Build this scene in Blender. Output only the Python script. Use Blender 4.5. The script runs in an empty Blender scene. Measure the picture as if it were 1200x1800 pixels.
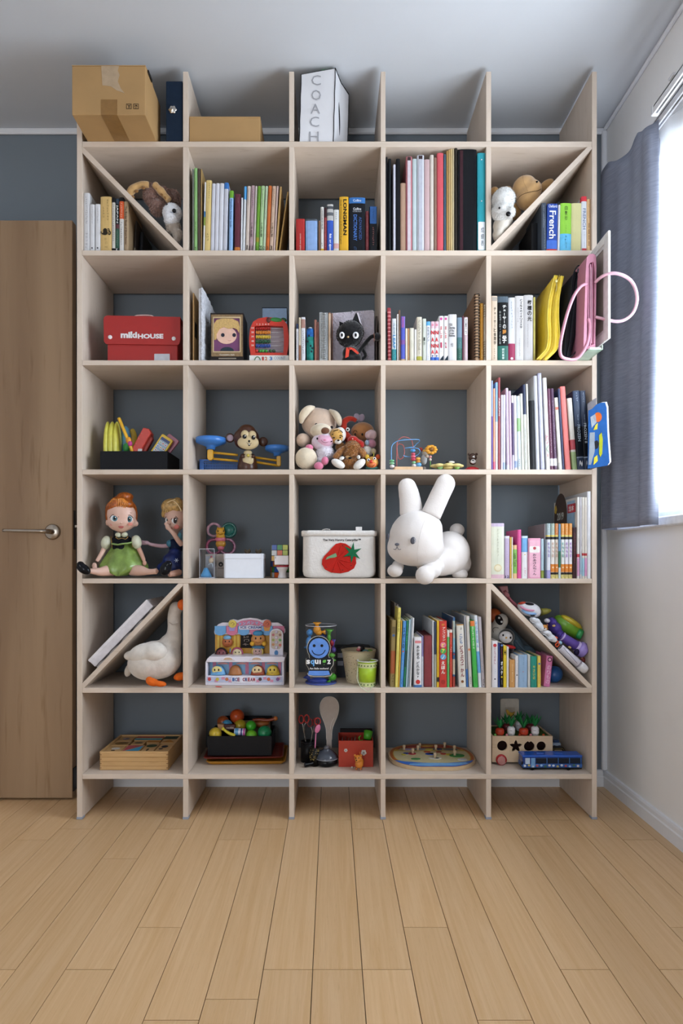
import bpy, bmesh, math, random
from mathutils import Vector, Matrix, Euler
from math import pi, sin, cos, radians as R
sc = bpy.context.scene
C = sc.collection
rng = random.Random(7)

# camera
# metres; x right, y into the room's back wall (y = 0), z up.  24 mm-class lens, level, slightly shifted.
FPX, VX, VY = 1106.0, 583.0, 986.0
CAMH, CAMY = 0.822, -2.301
YF = -0.301                       # front plane of the shelf unit
cam = bpy.data.objects.new('camera', bpy.data.cameras.new('camera'))
C.objects.link(cam); sc.camera = cam
cam.location = (0, CAMY, CAMH); cam.rotation_euler = (pi/2, 0, 0)
cam.data.sensor_fit = 'VERTICAL'; cam.data.sensor_height = 24.0
cam.data.lens = 24.0*FPX/1800.0
cam.data.shift_x = (600-VX)/1800.0; cam.data.shift_y = (VY-900)/1800.0
cam.data.clip_start = 0.05

# daylight, added rear fill and exposure
w = bpy.data.worlds.new('overcast_sky'); sc.world = w; w.use_nodes = True
bg = w.node_tree.nodes['Background']; bg.inputs[0].default_value = (0.86, 0.93, 1.0, 1); bg.inputs[1].default_value = 1.5
def area(name, loc, rot, sx, sy, power, col=(1, 1, 1)):
    l = bpy.data.lights.new(name, 'AREA'); l.shape = 'RECTANGLE'; l.size = sx; l.size_y = sy; l.energy = power; l.color = col
    o = bpy.data.objects.new(name, l); C.objects.link(o); o.location = loc; o.rotation_euler = rot; return o
area('window_daylight', (1.19, -.80, 1.46), (0, R(112), 0), .98, 1.25, 72, (0.86, 0.93, 1.0))       # outside the window in the right wall
area('balcony_daylight', (-1.0, -4.72, 1.15), (R(90), 0, R(-14)), 1.1, 1.9, 34, (0.92, 0.96, 1.0))      # fill light added behind the camera, outside an added window
sc.view_settings.view_transform = 'Standard'; sc.view_settings.look = 'None'
sc.view_settings.gamma = 1.0; sc.view_settings.use_curve_mapping = False
sc.view_settings.exposure = -0.22
sc.cycles.use_denoising = True
sc.cycles.max_bounces = 8; sc.cycles.transparent_max_bounces = 12; sc.cycles.sample_clamp_indirect = 6

# materials
def s2l(c): return c/12.92 if c <= .04045 else ((c+.055)/1.055)**2.4
def rgb(h):
    h = h.lstrip('#'); return tuple(s2l(int(h[i:i+2], 16)/255) for i in (0, 2, 4))+(1,)
MATS = {}
def M(h, rough=.55, kind='plain', metal=0.0, amt=.06, scale=60):
    """procedural material: colour with a little mottling, optional bump per kind"""
    k = (h, rough, kind, metal, amt, scale)
    if k in MATS: return MATS[k]
    m = bpy.data.materials.new(kind+'_'+h.lstrip('#')); m.use_nodes = True; MATS[k] = m
    nt = m.node_tree; N = nt.nodes; L = nt.links; b = N['Principled BSDF']
    b.inputs['Roughness'].default_value = rough; b.inputs['Metallic'].default_value = metal
    if not metal and max(rgb(h)[:3]) < .06: b.inputs['Specular IOR Level'].default_value = .22
    if kind == 'glass_clear':
        out = N['Material Output']; t = N.new('ShaderNodeBsdfTransparent'); t.inputs[0].default_value = (.96, .97, .98, 1)
        g = N.new('ShaderNodeBsdfGlossy'); g.inputs['Roughness'].default_value = .06
        mx = N.new('ShaderNodeMixShader'); fr = N.new('ShaderNodeLayerWeight'); fr.inputs[0].default_value = .06
        L.new(fr.outputs[1], mx.inputs[0]); L.new(t.outputs[0], mx.inputs[1]); L.new(g.outputs[0], mx.inputs[2]); L.new(mx.outputs[0], out.inputs[0])
        return m
    tc = N.new('ShaderNodeTexCoord'); nz = N.new('ShaderNodeTexNoise'); L.new(tc.outputs['Object'], nz.inputs['Vector'])
    nz.inputs['Scale'].default_value = scale; nz.inputs['Detail'].default_value = 3
    rp = N.new('ShaderNodeValToRGB'); c = rgb(h)
    lo = tuple(max(0, x*(1-amt*1.6)) for x in c[:3])+(1,); hi = tuple(min(1, x*(1+amt)) for x in c[:3])+(1,)
    rp.color_ramp.elements[0].color = lo; rp.color_ramp.elements[0].position = .3
    rp.color_ramp.elements[1].color = hi; rp.color_ramp.elements[1].position = .7
    L.new(nz.outputs['Fac'], rp.inputs[0]); L.new(rp.outputs[0], b.inputs['Base Color'])
    def bump(strength, dist, sc_, det=3, src=None):
        bp = N.new('ShaderNodeBump'); bp.inputs['Strength'].default_value = strength; bp.inputs['Distance'].default_value = dist
        if src is None:
            n2 = N.new('ShaderNodeTexNoise'); n2.inputs['Scale'].default_value = sc_; n2.inputs['Detail'].default_value = det
            L.new(tc.outputs['Object'], n2.inputs['Vector']); src = n2.outputs['Fac']
        L.new(src, bp.inputs['Height']); L.new(bp.outputs[0], b.inputs['Normal'])
    if kind == 'plush':
        bump(.3, .002, 260); b.inputs['Sheen Weight'].default_value = .5; b.inputs['Specular IOR Level'].default_value = .1
    elif kind == 'shag':
        bump(1, .012, 120, 5); b.inputs['Sheen Weight'].default_value = .5; b.inputs['Specular IOR Level'].default_value = .1
    elif kind == 'cloth':
        bump(.35, .002, 420); b.inputs['Specular IOR Level'].default_value = .15
    elif kind == 'wall':
        bump(.12, .001, 220, 4); b.inputs['Specular IOR Level'].default_value = .25
    elif kind == 'pages':
        wv = N.new('ShaderNodeTexWave'); wv.inputs['Scale'].default_value = 500; wv.bands_direction = 'X'
        L.new(tc.outputs['Object'], wv.inputs['Vector']); bump(.3, .0006, 1, 1, wv.outputs['Fac'])
    elif kind == 'canvas':
        bump(.5, .003, 160, 2); b.inputs['Specular IOR Level'].default_value = .1
    return m
def wood(name, c0, c1, grain=(18, 18, 1.2), rough=.5, rnd=0.0, bump=.1, axis=None, spec=.35, fleck=.22):
    """pale timber: stretched noise grain; rnd adds colour variation from object to object"""
    if name in MATS: return MATS[name]
    m = bpy.data.materials.new(name); m.use_nodes = True; MATS[name] = m
    nt = m.node_tree; N = nt.nodes; L = nt.links; b = N['Principled BSDF']; b.inputs['Roughness'].default_value = rough
    b.inputs['Specular IOR Level'].default_value = spec
    tc = N.new('ShaderNodeTexCoord'); mp = N.new('ShaderNodeMapping'); oi = N.new('ShaderNodeObjectInfo')
    L.new(tc.outputs['Object'], mp.inputs[0]); mp.inputs['Scale'].default_value = grain
    vm = N.new('ShaderNodeVectorMath'); vm.operation = 'SCALE'; vm.inputs[0].default_value = (31, 17, 23); L.new(oi.outputs['Random'], vm.inputs['Scale'])
    L.new(vm.outputs[0], mp.inputs['Location'])
    n1 = N.new('ShaderNodeTexNoise'); n1.inputs['Scale'].default_value = 1; n1.inputs['Detail'].default_value = 6; n1.inputs['Distortion'].default_value = .8
    L.new(mp.outputs[0], n1.inputs['Vector'])
    rp = N.new('ShaderNodeValToRGB'); rp.color_ramp.elements[0].color = rgb(c0); rp.color_ramp.elements[1].color = rgb(c1)
    rp.color_ramp.elements[0].position = .32; rp.color_ramp.elements[1].position = .68
    L.new(n1.outputs['Fac'], rp.inputs[0]); col = rp.outputs[0]
    if rnd:
        hs = N.new('ShaderNodeHueSaturation'); mr = N.new('ShaderNodeMapRange'); mr.inputs[3].default_value = 1-rnd; mr.inputs[4].default_value = 1+rnd
        L.new(oi.outputs['Random'], mr.inputs[0]); L.new(mr.outputs[0], hs.inputs['Value']); L.new(col, hs.inputs['Color']); col = hs.outputs[0]
    # fine short dark flecks
    mp2 = N.new('ShaderNodeMapping'); L.new(tc.outputs['Object'], mp2.inputs[0]); mp2.inputs['Scale'].default_value = tuple(g*9 for g in grain); L.new(vm.outputs[0], mp2.inputs['Location'])
    n2 = N.new('ShaderNodeTexNoise'); n2.inputs['Scale'].default_value = 1; n2.inputs['Detail'].default_value = 3; L.new(mp2.outputs[0], n2.inputs['Vector'])
    r2 = N.new('ShaderNodeValToRGB'); r2.color_ramp.elements[0].position = .25; r2.color_ramp.elements[0].color = (1-fleck, 1-fleck*1.2, 1-fleck*1.5, 1); r2.color_ramp.elements[1].position = .42; r2.color_ramp.elements[1].color = (1, 1, 1, 1)
    L.new(n2.outputs['Fac'], r2.inputs[0])
    mx = N.new('ShaderNodeMix'); mx.data_type = 'RGBA'; mx.blend_type = 'MULTIPLY'; mx.inputs[0].default_value = 1
    L.new(col, mx.inputs[6]); L.new(r2.outputs[0], mx.inputs[7]); L.new(mx.outputs[2], b.inputs['Base Color'])
    bp = N.new('ShaderNodeBump'); bp.inputs['Strength'].default_value = bump; bp.inputs['Distance'].default_value = .001
    L.new(n1.outputs['Fac'], bp.inputs['Height']); L.new(bp.outputs[0], b.inputs['Normal'])
    return m

# mesh helpers
def smooth(bm, on=True):
    for f in bm.faces: f.smooth = on
def obj(name, bm, mat, parent=None, loc=None, rot=None, sm=False, **props):
    """link a bmesh as ONE mesh object"""
    if sm: smooth(bm)
    me = bpy.data.meshes.new(name); bm.to_mesh(me); bm.free()
    for m_ in (mat if isinstance(mat, (list, tuple)) else [mat]): me.materials.append(m_)
    o = bpy.data.objects.new(name, me); C.objects.link(o)
    if parent: o.parent = parent
    if loc is not None: o.location = loc
    if rot is not None: o.rotation_euler = rot
    for k, v in props.items(): o[k] = v
    return o
def thing(name, label, cat, loc=(0, 0, 0), rot=(0, 0, 0), group=None):
    o = bpy.data.objects.new(name, None); C.objects.link(o); o.empty_display_size = .02
    o.location = loc; o.rotation_euler = rot; o['label'] = label; o['category'] = cat
    if group: o['group'] = group
    return o
def tag(o, label, cat, group=None):
    o['label'] = label; o['category'] = cat
    if group: o['group'] = group
    return o
def struct(name, bm, mat, parent=None, **k):
    o = obj(name, bm, mat, parent, **k)
    if parent is None: o['kind'] = 'structure'
    return o
def box(x0, x1, y0, y1, z0, z1, bev=0, seg=1, bm=None):
    n = bmesh.new()
    bmesh.ops.create_cube(n, size=1, matrix=Matrix.Translation(((x0+x1)/2, (y0+y1)/2, (z0+z1)/2)) @ Matrix.Diagonal((abs(x1-x0), abs(y1-y0), abs(z1-z0), 1)))
    if bev: bmesh.ops.bevel(n, geom=n.edges[:], offset=bev, segments=seg, profile=.5, affect='EDGES')
    if bm is None: return n
    return join(bm, n)
def join(a, b, mi=None):
    me = bpy.data.meshes.new('tmp'); b.to_mesh(me); b.free(); k = len(a.faces); a.from_mesh(me); bpy.data.meshes.remove(me)
    if mi is not None:
        a.faces.ensure_lookup_table()
        for f in a.faces[k:]: f.material_index = mi
    return a
def xf(bm, m): bmesh.ops.transform(bm, matrix=m, verts=bm.verts[:]); return bm
def ell(c, r, rot=(0, 0, 0), u=20, v=14, bm=None):
    n = bmesh.new()
    bmesh.ops.create_uvsphere(n, u_segments=u, v_segments=v, radius=1, matrix=Matrix.Translation(c) @ Euler(rot).to_matrix().to_4x4() @ Matrix.Diagonal((r[0], r[1], r[2], 1)))
    smooth(n)
    return n if bm is None else join(bm, n)
def lathe(prof, seg=28, c=(0, 0, 0), cap=True, sx=1, sy=1):
    """revolve (r, z) profile about z"""
    bm = bmesh.new(); rings = []
    for r, z in prof:
        rings.append([bm.verts.new((c[0]+sx*r*cos(2*pi*i/seg), c[1]+sy*r*sin(2*pi*i/seg), c[2]+z)) for i in range(seg)])
    for a, b in zip(rings, rings[1:]):
        for i in range(seg): bm.faces.new((a[i], a[(i+1) % seg], b[(i+1) % seg], b[i])).smooth = True
    if cap:
        if prof[0][0] > 1e-5: bm.faces.new(rings[0][::-1])
        if prof[-1][0] > 1e-5: bm.faces.new(rings[-1])
    bmesh.ops.remove_doubles(bm, verts=bm.verts[:], dist=1e-6)
    return bm
def catmull(pts, n=6, closed=False):
    P = [Vector(p) for p in pts]; out = []; m = len(P)
    rngi = range(m) if closed else range(m-1)
    for i in rngi:
        p1, p2 = P[i], P[(i+1) % m]
        p0 = P[i-1] if (i > 0 or closed) else p1; p3 = P[(i+2) % m] if (i+2 < m or closed) else p2
        for k in range(n):
            t = k/n
            out.append(.5*((2*p1)+(p2-p0)*t+(2*p0-5*p1+4*p2-p3)*t*t+(3*p1-p0-3*p2+p3)*t**3))
    if not closed: out.append(P[-1])
    return out
def tube(pts, r, seg=8, closed=False, n=5, flat=None, bm=None):
    """round (or flat: (half width, half thickness)) section swept along a smooth path"""
    pp = catmull(pts, n, closed) if n else [Vector(p) for p in pts]
    b = bmesh.new(); rings = []; m = len(pp); up = Vector((0, 0, 1))
    t0 = (pp[1]-pp[0]).normalized()
    nrm = t0.cross(up)
    if nrm.length < 1e-3: nrm = t0.cross(Vector((0, 1, 0)))
    nrm.normalize()
    for i, p in enumerate(pp):
        a = pp[(i-1) % m] if (i or closed) else p; c = pp[(i+1) % m] if (i < m-1 or closed) else p
        t = (c-a).normalized(); nrm = (nrm-t*nrm.dot(t)).normalized(); bi = t.cross(nrm)
        rr = r(i/(m-1)) if callable(r) else r
        if flat: rings.append([b.verts.new(p+nrm*flat[0]*cos(2*pi*k/seg+pi/seg)*1.3+bi*flat[1]*sin(2*pi*k/seg+pi/seg)*1.3) for k in range(seg)])
        else: rings.append([b.verts.new(p+nrm*rr*cos(2*pi*k/seg)+bi*rr*sin(2*pi*k/seg)) for k in range(seg)])
    q = list(zip(rings, rings[1:]+([rings[0]] if closed else [])))
    if not closed: q = q[:m-1]
    for A, B in q:
        for k in range(seg): b.faces.new((A[k], A[(k+1) % seg], B[(k+1) % seg], B[k])).smooth = True
    if not closed: b.faces.new(rings[0][::-1]); b.faces.new(rings[-1])
    bmesh.ops.recalc_face_normals(b, faces=b.faces[:])
    return b if bm is None else join(bm, b)
def prism(poly, y0, y1, bev=0, seg=2, bm=None):
    """polygon given in (x, z), extruded from y0 (front) to y1 (back)"""
    n = bmesh.new(); a = [n.verts.new((p[0], y0, p[1])) for p in poly]; b = [n.verts.new((p[0], y1, p[1])) for p in poly]
    f1 = n.faces.new(a); f2 = n.faces.new(b[::-1]); k = len(poly)
    for i in range(k): n.faces.new((a[i], b[i], b[(i+1) % k], a[(i+1) % k]))
    bmesh.ops.recalc_face_normals(n, faces=n.faces[:])
    if bev: bmesh.ops.bevel(n, geom=list(f1.edges)+list(f2.edges), offset=bev, segments=seg, profile=.5, affect='EDGES')
    bmesh.ops.triangulate(n, faces=[f for f in n.faces if len(f.verts) > 4])
    return n if bm is None else join(bm, n)
def rrect(x0, x1, z0, z1, r, n=5):
    out = []
    for cx, cz, a0 in ((x1-r, z1-r, 0), (x0+r, z1-r, pi/2), (x0+r, z0+r, pi), (x1-r, z0+r, 3*pi/2)):
        for i in range(n+1): a = a0+pi/2*i/n; out.append((cx+r*cos(a), cz+r*sin(a)))
    return out
def circ(cx, cz, rx, rz=None, n=24):
    rz = rx if rz is None else rz
    return [(cx+rx*cos(2*pi*i/n), cz+rz*sin(2*pi*i/n)) for i in range(n)]
def frame(outer, inner, y0, y1):
    """ring between two loops of equal length in (x, z)"""
    b = bmesh.new(); k = len(outer)
    O0 = [b.verts.new((p[0], y0, p[1])) for p in outer]; I0 = [b.verts.new((p[0], y0, p[1])) for p in inner]
    O1 = [b.verts.new((p[0], y1, p[1])) for p in outer]; I1 = [b.verts.new((p[0], y1, p[1])) for p in inner]
    for i in range(k):
        j = (i+1) % k
        b.faces.new((O0[i], O0[j], I0[j], I0[i])); b.faces.new((O1[j], O1[i], I1[i], I1[j]))
        b.faces.new((O0[j], O0[i], O1[i], O1[j])); b.faces.new((I0[i], I0[j], I1[j], I1[i]))
    bmesh.ops.recalc_face_normals(b, faces=b.faces[:])
    return b
def openbox(w_, d_, h_, t, bev=0):
    """open-topped box: base at z = 0, centred in x, front at y = 0"""
    b = box(-w_/2, w_/2, 0, d_, 0, t)
    box(-w_/2, w_/2, 0, t, t, h_, bm=b); box(-w_/2, w_/2, d_-t, d_, t, h_, bm=b)
    box(-w_/2, -w_/2+t, t, d_-t, t, h_, bm=b); box(w_/2-t, w_/2, t, d_-t, t, h_, bm=b)
    return b
def blob(name, parts, mat, parent=None, vox=.005, it=4, noise=0, **props):
    """one continuous skin over overlapping ellipsoids / tubes (voxel remesh, smoothed) baked to a mesh"""
    b = bmesh.new()
    for p in parts:
        if isinstance(p, bmesh.types.BMesh): join(b, p)
        else: ell(*p, u=18, v=12, bm=b)
    me = bpy.data.meshes.new(name); b.to_mesh(me); b.free()
    o = bpy.data.objects.new(name, me); C.objects.link(o)
    m1 = o.modifiers.new('r', 'REMESH'); m1.mode = 'VOXEL'; m1.voxel_size = vox; m1.use_smooth_shade = True
    m2 = o.modifiers.new('s', 'SMOOTH'); m2.factor = .6; m2.iterations = it
    dg = bpy.context.evaluated_depsgraph_get(); me2 = bpy.data.meshes.new_from_object(o.evaluated_get(dg))
    o.modifiers.clear(); o.data = me2; bpy.data.meshes.remove(me)
    me2.name = name; me2.materials.clear(); me2.materials.append(mat)
    if noise:
        import mathutils.noise as mn
        for v in me2.vertices: v.co += v.normal*noise*mn.noise(v.co*60)
    if parent: o.parent = parent
    for k, v in props.items(): o[k] = v
    return o
def fur(name, src, n, L, mat, parent=None, wd=.0012, seed=3, droop=.3):
    """tufts standing on a mesh, joined as one object nobody could count"""
    r = random.Random(seed); me = src.data; polys = list(me.polygons); areas = [p.area for p in polys]
    b = bmesh.new()
    for p in r.choices(polys, weights=areas, k=n):
        c = p.center; nn = p.normal.copy()+Vector((r.uniform(-.6, .6), r.uniform(-.6, .6), r.uniform(-.6, .6)-droop)); nn.normalize()
        s = nn.cross(Vector((r.random(), r.random(), r.random()+.1))).normalized()*wd; l = L*r.uniform(.6, 1.2)
        mid = c+nn*l*.55+Vector((0, 0, -l*.08)); tip = c+nn*l+Vector((0, 0, -l*.3))+s*r.uniform(-2, 2)
        v = [b.verts.new(q) for q in (c-s, c+s, mid+s*.8, mid-s*.8, tip)]
        b.faces.new(v[:4]); b.faces.new((v[3], v[2], v[4]))
    return obj(name, b, mat, parent, kind='stuff')

# lettering
TXT = {}
def glyphs(s, bold=.0):
    """triangles of a string set in the built-in font: (verts, faces, bounds)"""
    k = (s, bold)
    if k in TXT: return TXT[k]
    cu = bpy.data.curves.new('t', 'FONT'); cu.body = s; cu.resolution_u = 2; cu.offset = bold; cu.size = 1
    o = bpy.data.objects.new('t', cu); C.objects.link(o)
    dg = bpy.context.evaluated_depsgraph_get(); me = bpy.data.meshes.new_from_object(o.evaluated_get(dg))
    v = [(p.co.x, p.co.y) for p in me.vertices]; f = [tuple(p.vertices) for p in me.polygons]
    bpy.data.objects.remove(o); bpy.data.curves.remove(cu); bpy.data.meshes.remove(me)
    if not v: v = [(0, 0), (.1, 0), (0, .1)]; f = []
    bd = (min(p[0] for p in v), max(p[0] for p in v), min(p[1] for p in v), max(p[1] for p in v))
    TXT[k] = (v, f, bd); return TXT[k]
def put_glyph(bm, s, cx, cz, w_, h_, y, bold=0, rot=0, keep=False):
    """fit string s into a w_ x h_ rectangle about (cx, cz) in the x-z plane at depth y; rot in quarter turns clockwise"""
    v, f, bd = glyphs(s, bold); gw = max(bd[1]-bd[0], 1e-3); gh = max(bd[3]-bd[2], 1e-3)
    if rot % 2: sx, sz = h_/gw, w_/gh
    else: sx, sz = w_/gw, h_/gh
    if keep: sx = sz = min(sx, sz)
    mx, mz = (bd[0]+bd[1])/2, (bd[2]+bd[3])/2; vs = []
    for a, b in v:
        p, q = (a-mx)*sx, (b-mz)*sz
        if rot == 1: p, q = q, -p
        elif rot == 2: p, q = -p, -q
        elif rot == 3: p, q = -q, p
        vs.append(bm.verts.new((cx+p, y, cz+q)))
    for t in f:
        try: bm.faces.new([vs[i] for i in t])
        except ValueError: pass
def text(name, s, cx, cz, w_, h_, y, mat, parent, bold=.01, mode='h', keep=False, **props):
    """mode h: horizontal, r: turned clockwise (runs down a spine), v: characters stacked"""
    b = bmesh.new()
    if mode == 'v':
        n = len(s); step = h_/n
        for i, ch in enumerate(s):
            if ch in ' 　': continue
            sm_ = .45 if ch in 'ッャュョゃゅょっ、。・!?.' else .86
            if ch in 'ー|': put_glyph(b, '|', cx, cz+h_/2-step*(i+.5), w_*.12, step*.75, y, bold)
            else: put_glyph(b, ch, cx, cz+h_/2-step*(i+.5), w_*min(1, sm_+.1), step*sm_, y, bold)
    else: put_glyph(b, s, cx, cz, w_, h_, y, bold, 1 if mode == 'r' else 0, keep)
    for f in b.faces:
        if f.normal.y > 0: f.normal_flip()
    return obj(name, b, mat, parent, **props)
def marks(bm, cx, z0, z1, w_, y, seed, size=None):
    """small print too small to read: a run of short strokes down the spine"""
    r = random.Random(seed); z = z1; s = size or w_*1.1
    while z > z0+s*.5:
        for _ in range(2):
            a, c = r.uniform(-.5, .2)*w_, r.uniform(.0, .5)*w_; zz = z-r.uniform(.1, .9)*s; th = s*.09
            q = [bm.verts.new(p) for p in ((cx+a, y, zz), (cx+c, y, zz), (cx+c, y, zz+th), (cx+a, y, zz+th))]; bm.faces.new(q)
            a = r.uniform(-.4, .4)*w_; th = w_*.09; zt = z-.1*s; zb = z-r.uniform(.6, .9)*s
            q = [bm.verts.new(p) for p in ((cx+a, y, zb), (cx+a+th, y, zb), (cx+a+th, y, zt), (cx+a, y, zt))]; bm.faces.new(q)
        z -= s*1.12
    for f in bm.faces:
        f.normal_update()
        if f.normal.y > 0: f.normal_flip()

# reading positions: pixel + depth behind the shelf front -> metres
def PX(px, d=0.0): return (px-VX)*(2.0+d)/FPX
def PZ(py, d=0.0): return CAMH+(VY-py)*(2.0+d)/FPX
def PP(px, py, d=0.0): return Vector((PX(px, d), YF+d, PZ(py, d)))
def SZ(n, d=0.0): return n*(2.0+d)/FPX

# THE ROOM
XR, XL, YB, H = 1.0, -1.72, -4.6, 2.40
wall_blue = M('#7b848d', .8, 'wall', amt=.006, scale=14)
wall_white = M('#f4f3f2', .85, 'wall', amt=.006, scale=12)
ceil_white = M('#cdd1d7', .9, 'wall', amt=.006, scale=10)
trim_white = M('#eceef3', .4, amt=.005)
struct('wall_back', box(XL-.1, XR+.12, 0, .1, 0, H), wall_blue)
struct('wall_left', box(XL-.1, XL, YB, 0, 0, H), wall_white)
struct('ceiling', box(XL-.1, XR+.12, YB-.1, .1, H, H+.08), ceil_white)
# right wall with its window opening
WY0, WY1, WZ0, WZ1 = -1.46, -.14, .955, 2.02
b = box(XR, XR+.12, YB, WY0, 0, H); box(XR, XR+.12, WY1, 0, 0, H, bm=b); box(XR, XR+.12, WY0, WY1, 0, WZ0, bm=b); box(XR, XR+.12, WY0, WY1, WZ1, H, bm=b)
struct('wall_right', b, wall_white)
# rear wall (behind the camera) with an opening added to let in the fill light
b = box(XL-.1, -1.6, YB-.1, YB, 0, H); box(-.4, XR+.12, YB-.1, YB, 0, H, bm=b); box(-1.6, -.4, YB-.1, YB, 2.05, H, bm=b); box(-1.6, -.4, YB-.1, YB, 0, .12, bm=b)
struct('wall_rear', b, wall_white)
# planked floor
struct('floor', box(XL-.1, XR+.12, YB-.1, .1, -.06, -.012), M('#4a3018', .8))
fl = bpy.data.objects['floor']
plank_m = wood('maple_plank', '#d6ae7e', '#e0bc91', (9, 2.2, 9), .34, rnd=.05, bump=.02, spec=.5, fleck=.12)
PWD = .0995; me = None
bmP = box(-.5, .5, -.5, .5, -.5, .5)
bmesh.ops.bevel(bmP, geom=[e for e in bmP.edges if all(v.co.z > 0 for v in e.verts)], offset=.008, segments=1, affect='EDGES')
seamD = {-9: [1.855], -8: [1.93], -7: [1.266], -5: [1.93, 1.266], -4: [1.4115], -3: [1.855, 1.1264], -2: [1.93], -1: [1.266], 0: [1.266], 1: [1.93, 1.266],
         2: [1.4115], 3: [1.855, 1.1264], 4: [1.93], 5: [1.266], 7: [1.266], 8: [1.4115], 9: [1.855]}
first = None
for s in range(-17, 11):
    xa, xb = -.0384+PWD*s, -.0384+PWD*(s+1)
    xa, xb = max(xa, XL), min(xb, XR)
    if xb-xa < .004: continue
    ys = sorted([CAMY+D for D in seamD.get(s, [1.5+.4*rng.random()])])
    while ys[0] > YB: ys.insert(0, ys[0]-rng.choice([.6, .75, .9]))
    while ys[-1] < 0: ys.append(ys[-1]+rng.choice([.73, .9]))
    for a, c in zip(ys, ys[1:]):
        a, c = max(a, YB), min(c, 0)
        if c-a < .02: continue
        if first is None: o = first = obj('plank', bmP, plank_m, fl)
        else: o = first.copy(); C.objects.link(o)
        o.parent = fl; g = .0016
        o.location = ((xa+xb)/2, (a+c)/2, -.006); o.scale = (xb-xa-g, c-a-g, .012)
# ceiling cove moulding, corner trim, baseboards
struct('trim_1', box(XL, XR, -.012, 0, H-.022, H, .004), trim_white)
struct('trim_2', box(XR-.012, XR, YB, -.012, H-.012, H, .003), trim_white)
struct('trim_3', box(XR-.018, XR, -.018, 0, .06, H-.012, .004), trim_white)
def skirting(name, x0, x1, y0, y1, along):
    b = bmesh.new()
    prof = [(0, 0), (.012, 0), (.012, .036), (.009, .040), (.009, .052), (.0065, .058), (0, .060)]
    ends = []
    for t in (0, 1):
        if along == 'x': ends.append([b.verts.new((x0+(x1-x0)*t, y1-p, z)) for p, z in prof])
        else: ends.append([b.verts.new((x1-p, y0+(y1-y0)*t, z)) for p, z in prof])
    k = len(prof)
    for i in range(k): b.faces.new((ends[0][i], ends[0][(i+1) % k], ends[1][(i+1) % k], ends[1][i]))
    b.faces.new(ends[0]); b.faces.new(ends[1][::-1]); bmesh.ops.recalc_face_normals(b, faces=b.faces[:])
    struct(name, b, trim_white)
skirting('baseboard_back', XL, XR-.012, 0, 0, 'x'); skirting('baseboard_right', 0, XR, YB, 0, 'y')
# window in the right wall: lining, sashes, glass
fw = M('#eef1f6', .35)
b = box(XR-.012, XR+.12, WY0-.035, WY0, WZ0-.03, WZ1+.03, .003); box(XR-.012, XR+.12, WY1, WY1+.035, WZ0-.03, WZ1+.03, .003, bm=b)
box(XR-.012, XR+.12, WY0, WY1, WZ1, WZ1+.03, .003, bm=b); box(XR-.022, XR+.12, WY0-.035, WY1+.035, WZ0-.03, WZ0, .004, bm=b)
wn = struct('window_1', b, fw)
def sash(y0, y1, x):
    b = box(x, x+.028, y0, y0+.045, WZ0+.005, WZ1-.005, .003); box(x, x+.028, y1-.045, y1, WZ0+.005, WZ1-.005, .003, bm=b)
    box(x, x+.028, y0+.045, y1-.045, WZ0+.005, WZ0+.055, .003, bm=b); box(x, x+.028, y0+.045, y1-.045, WZ1-.05, WZ1-.005, .003, bm=b)
    s_ = obj('sash', b, fw, wn)
    obj('pane', box(x+.011, x+.016, y0+.04, y1-.04, WZ0+.05, WZ1-.045), M('#ffffff', .05, 'glass_clear'), s_)
sash(-.82, WY1, XR+.045); sash(WY0, -.78, XR+.08)
# unseen window added behind the camera to carry the fill light
b = box(-1.6, -1.56, YB-.08, YB+.01, .12, 2.05, .003); box(-.44, -.4, YB-.08, YB+.01, .12, 2.05, .003, bm=b); box(-1.56, -.44, YB-.08, YB+.01, 2.01, 2.05, .003, bm=b); box(-1.56, -.44, YB-.08, YB+.01, .12, .16, .003, bm=b)
w2 = struct('window_2', b, fw)
obj('pane', box(-1.56, -.44, YB-.045, YB-.04, .16, 2.01), M('#ffffff', .05, 'glass_clear'), w2)

# curtain rail (double) on the right wall
t = thing('curtain_rail', 'white double curtain rail above the window on the right wall', 'curtain rail', (XR, -1.2, 2.115))
for dx, dz, nm in ((-.072, 0, 'front_rail'), (-.035, .0, 'rear_rail')):
    b = box(dx-.008, dx-.003, -1.15, .70+(.0 if dx < -.05 else .16), dz-.012, dz+.010); box(dx+.003, dx+.008, -1.15, .70+(.0 if dx < -.05 else .16), dz-.012, dz+.010, bm=b)
    box(dx-.008, dx+.008, -1.15, .70+(.0 if dx < -.05 else .16), dz+.006, dz+.012, bm=b)
    r_ = obj(nm, b, M('#e9eaee', .35), t)
    obj('slot', box(dx-.003, dx+.003, -1.15, .69, dz-.006, dz+.006), M('#15161a', .6), r_)
    obj('end_cap', box(dx-.01, dx+.01, .70+(.0 if dx < -.05 else .16), .712+(.0 if dx < -.05 else .16), dz-.014, dz+.014, .002), M('#dfe1e5', .4), r_)
for yy in (-.95, -.1, .6):
    b = box(-.085, 0, yy-.012, yy+.012, .013, .019); box(-.004, 0, yy-.012, yy+.012, -.02, .019, bm=b); obj('bracket', b, M('#d5d6da', .4), t)
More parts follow.
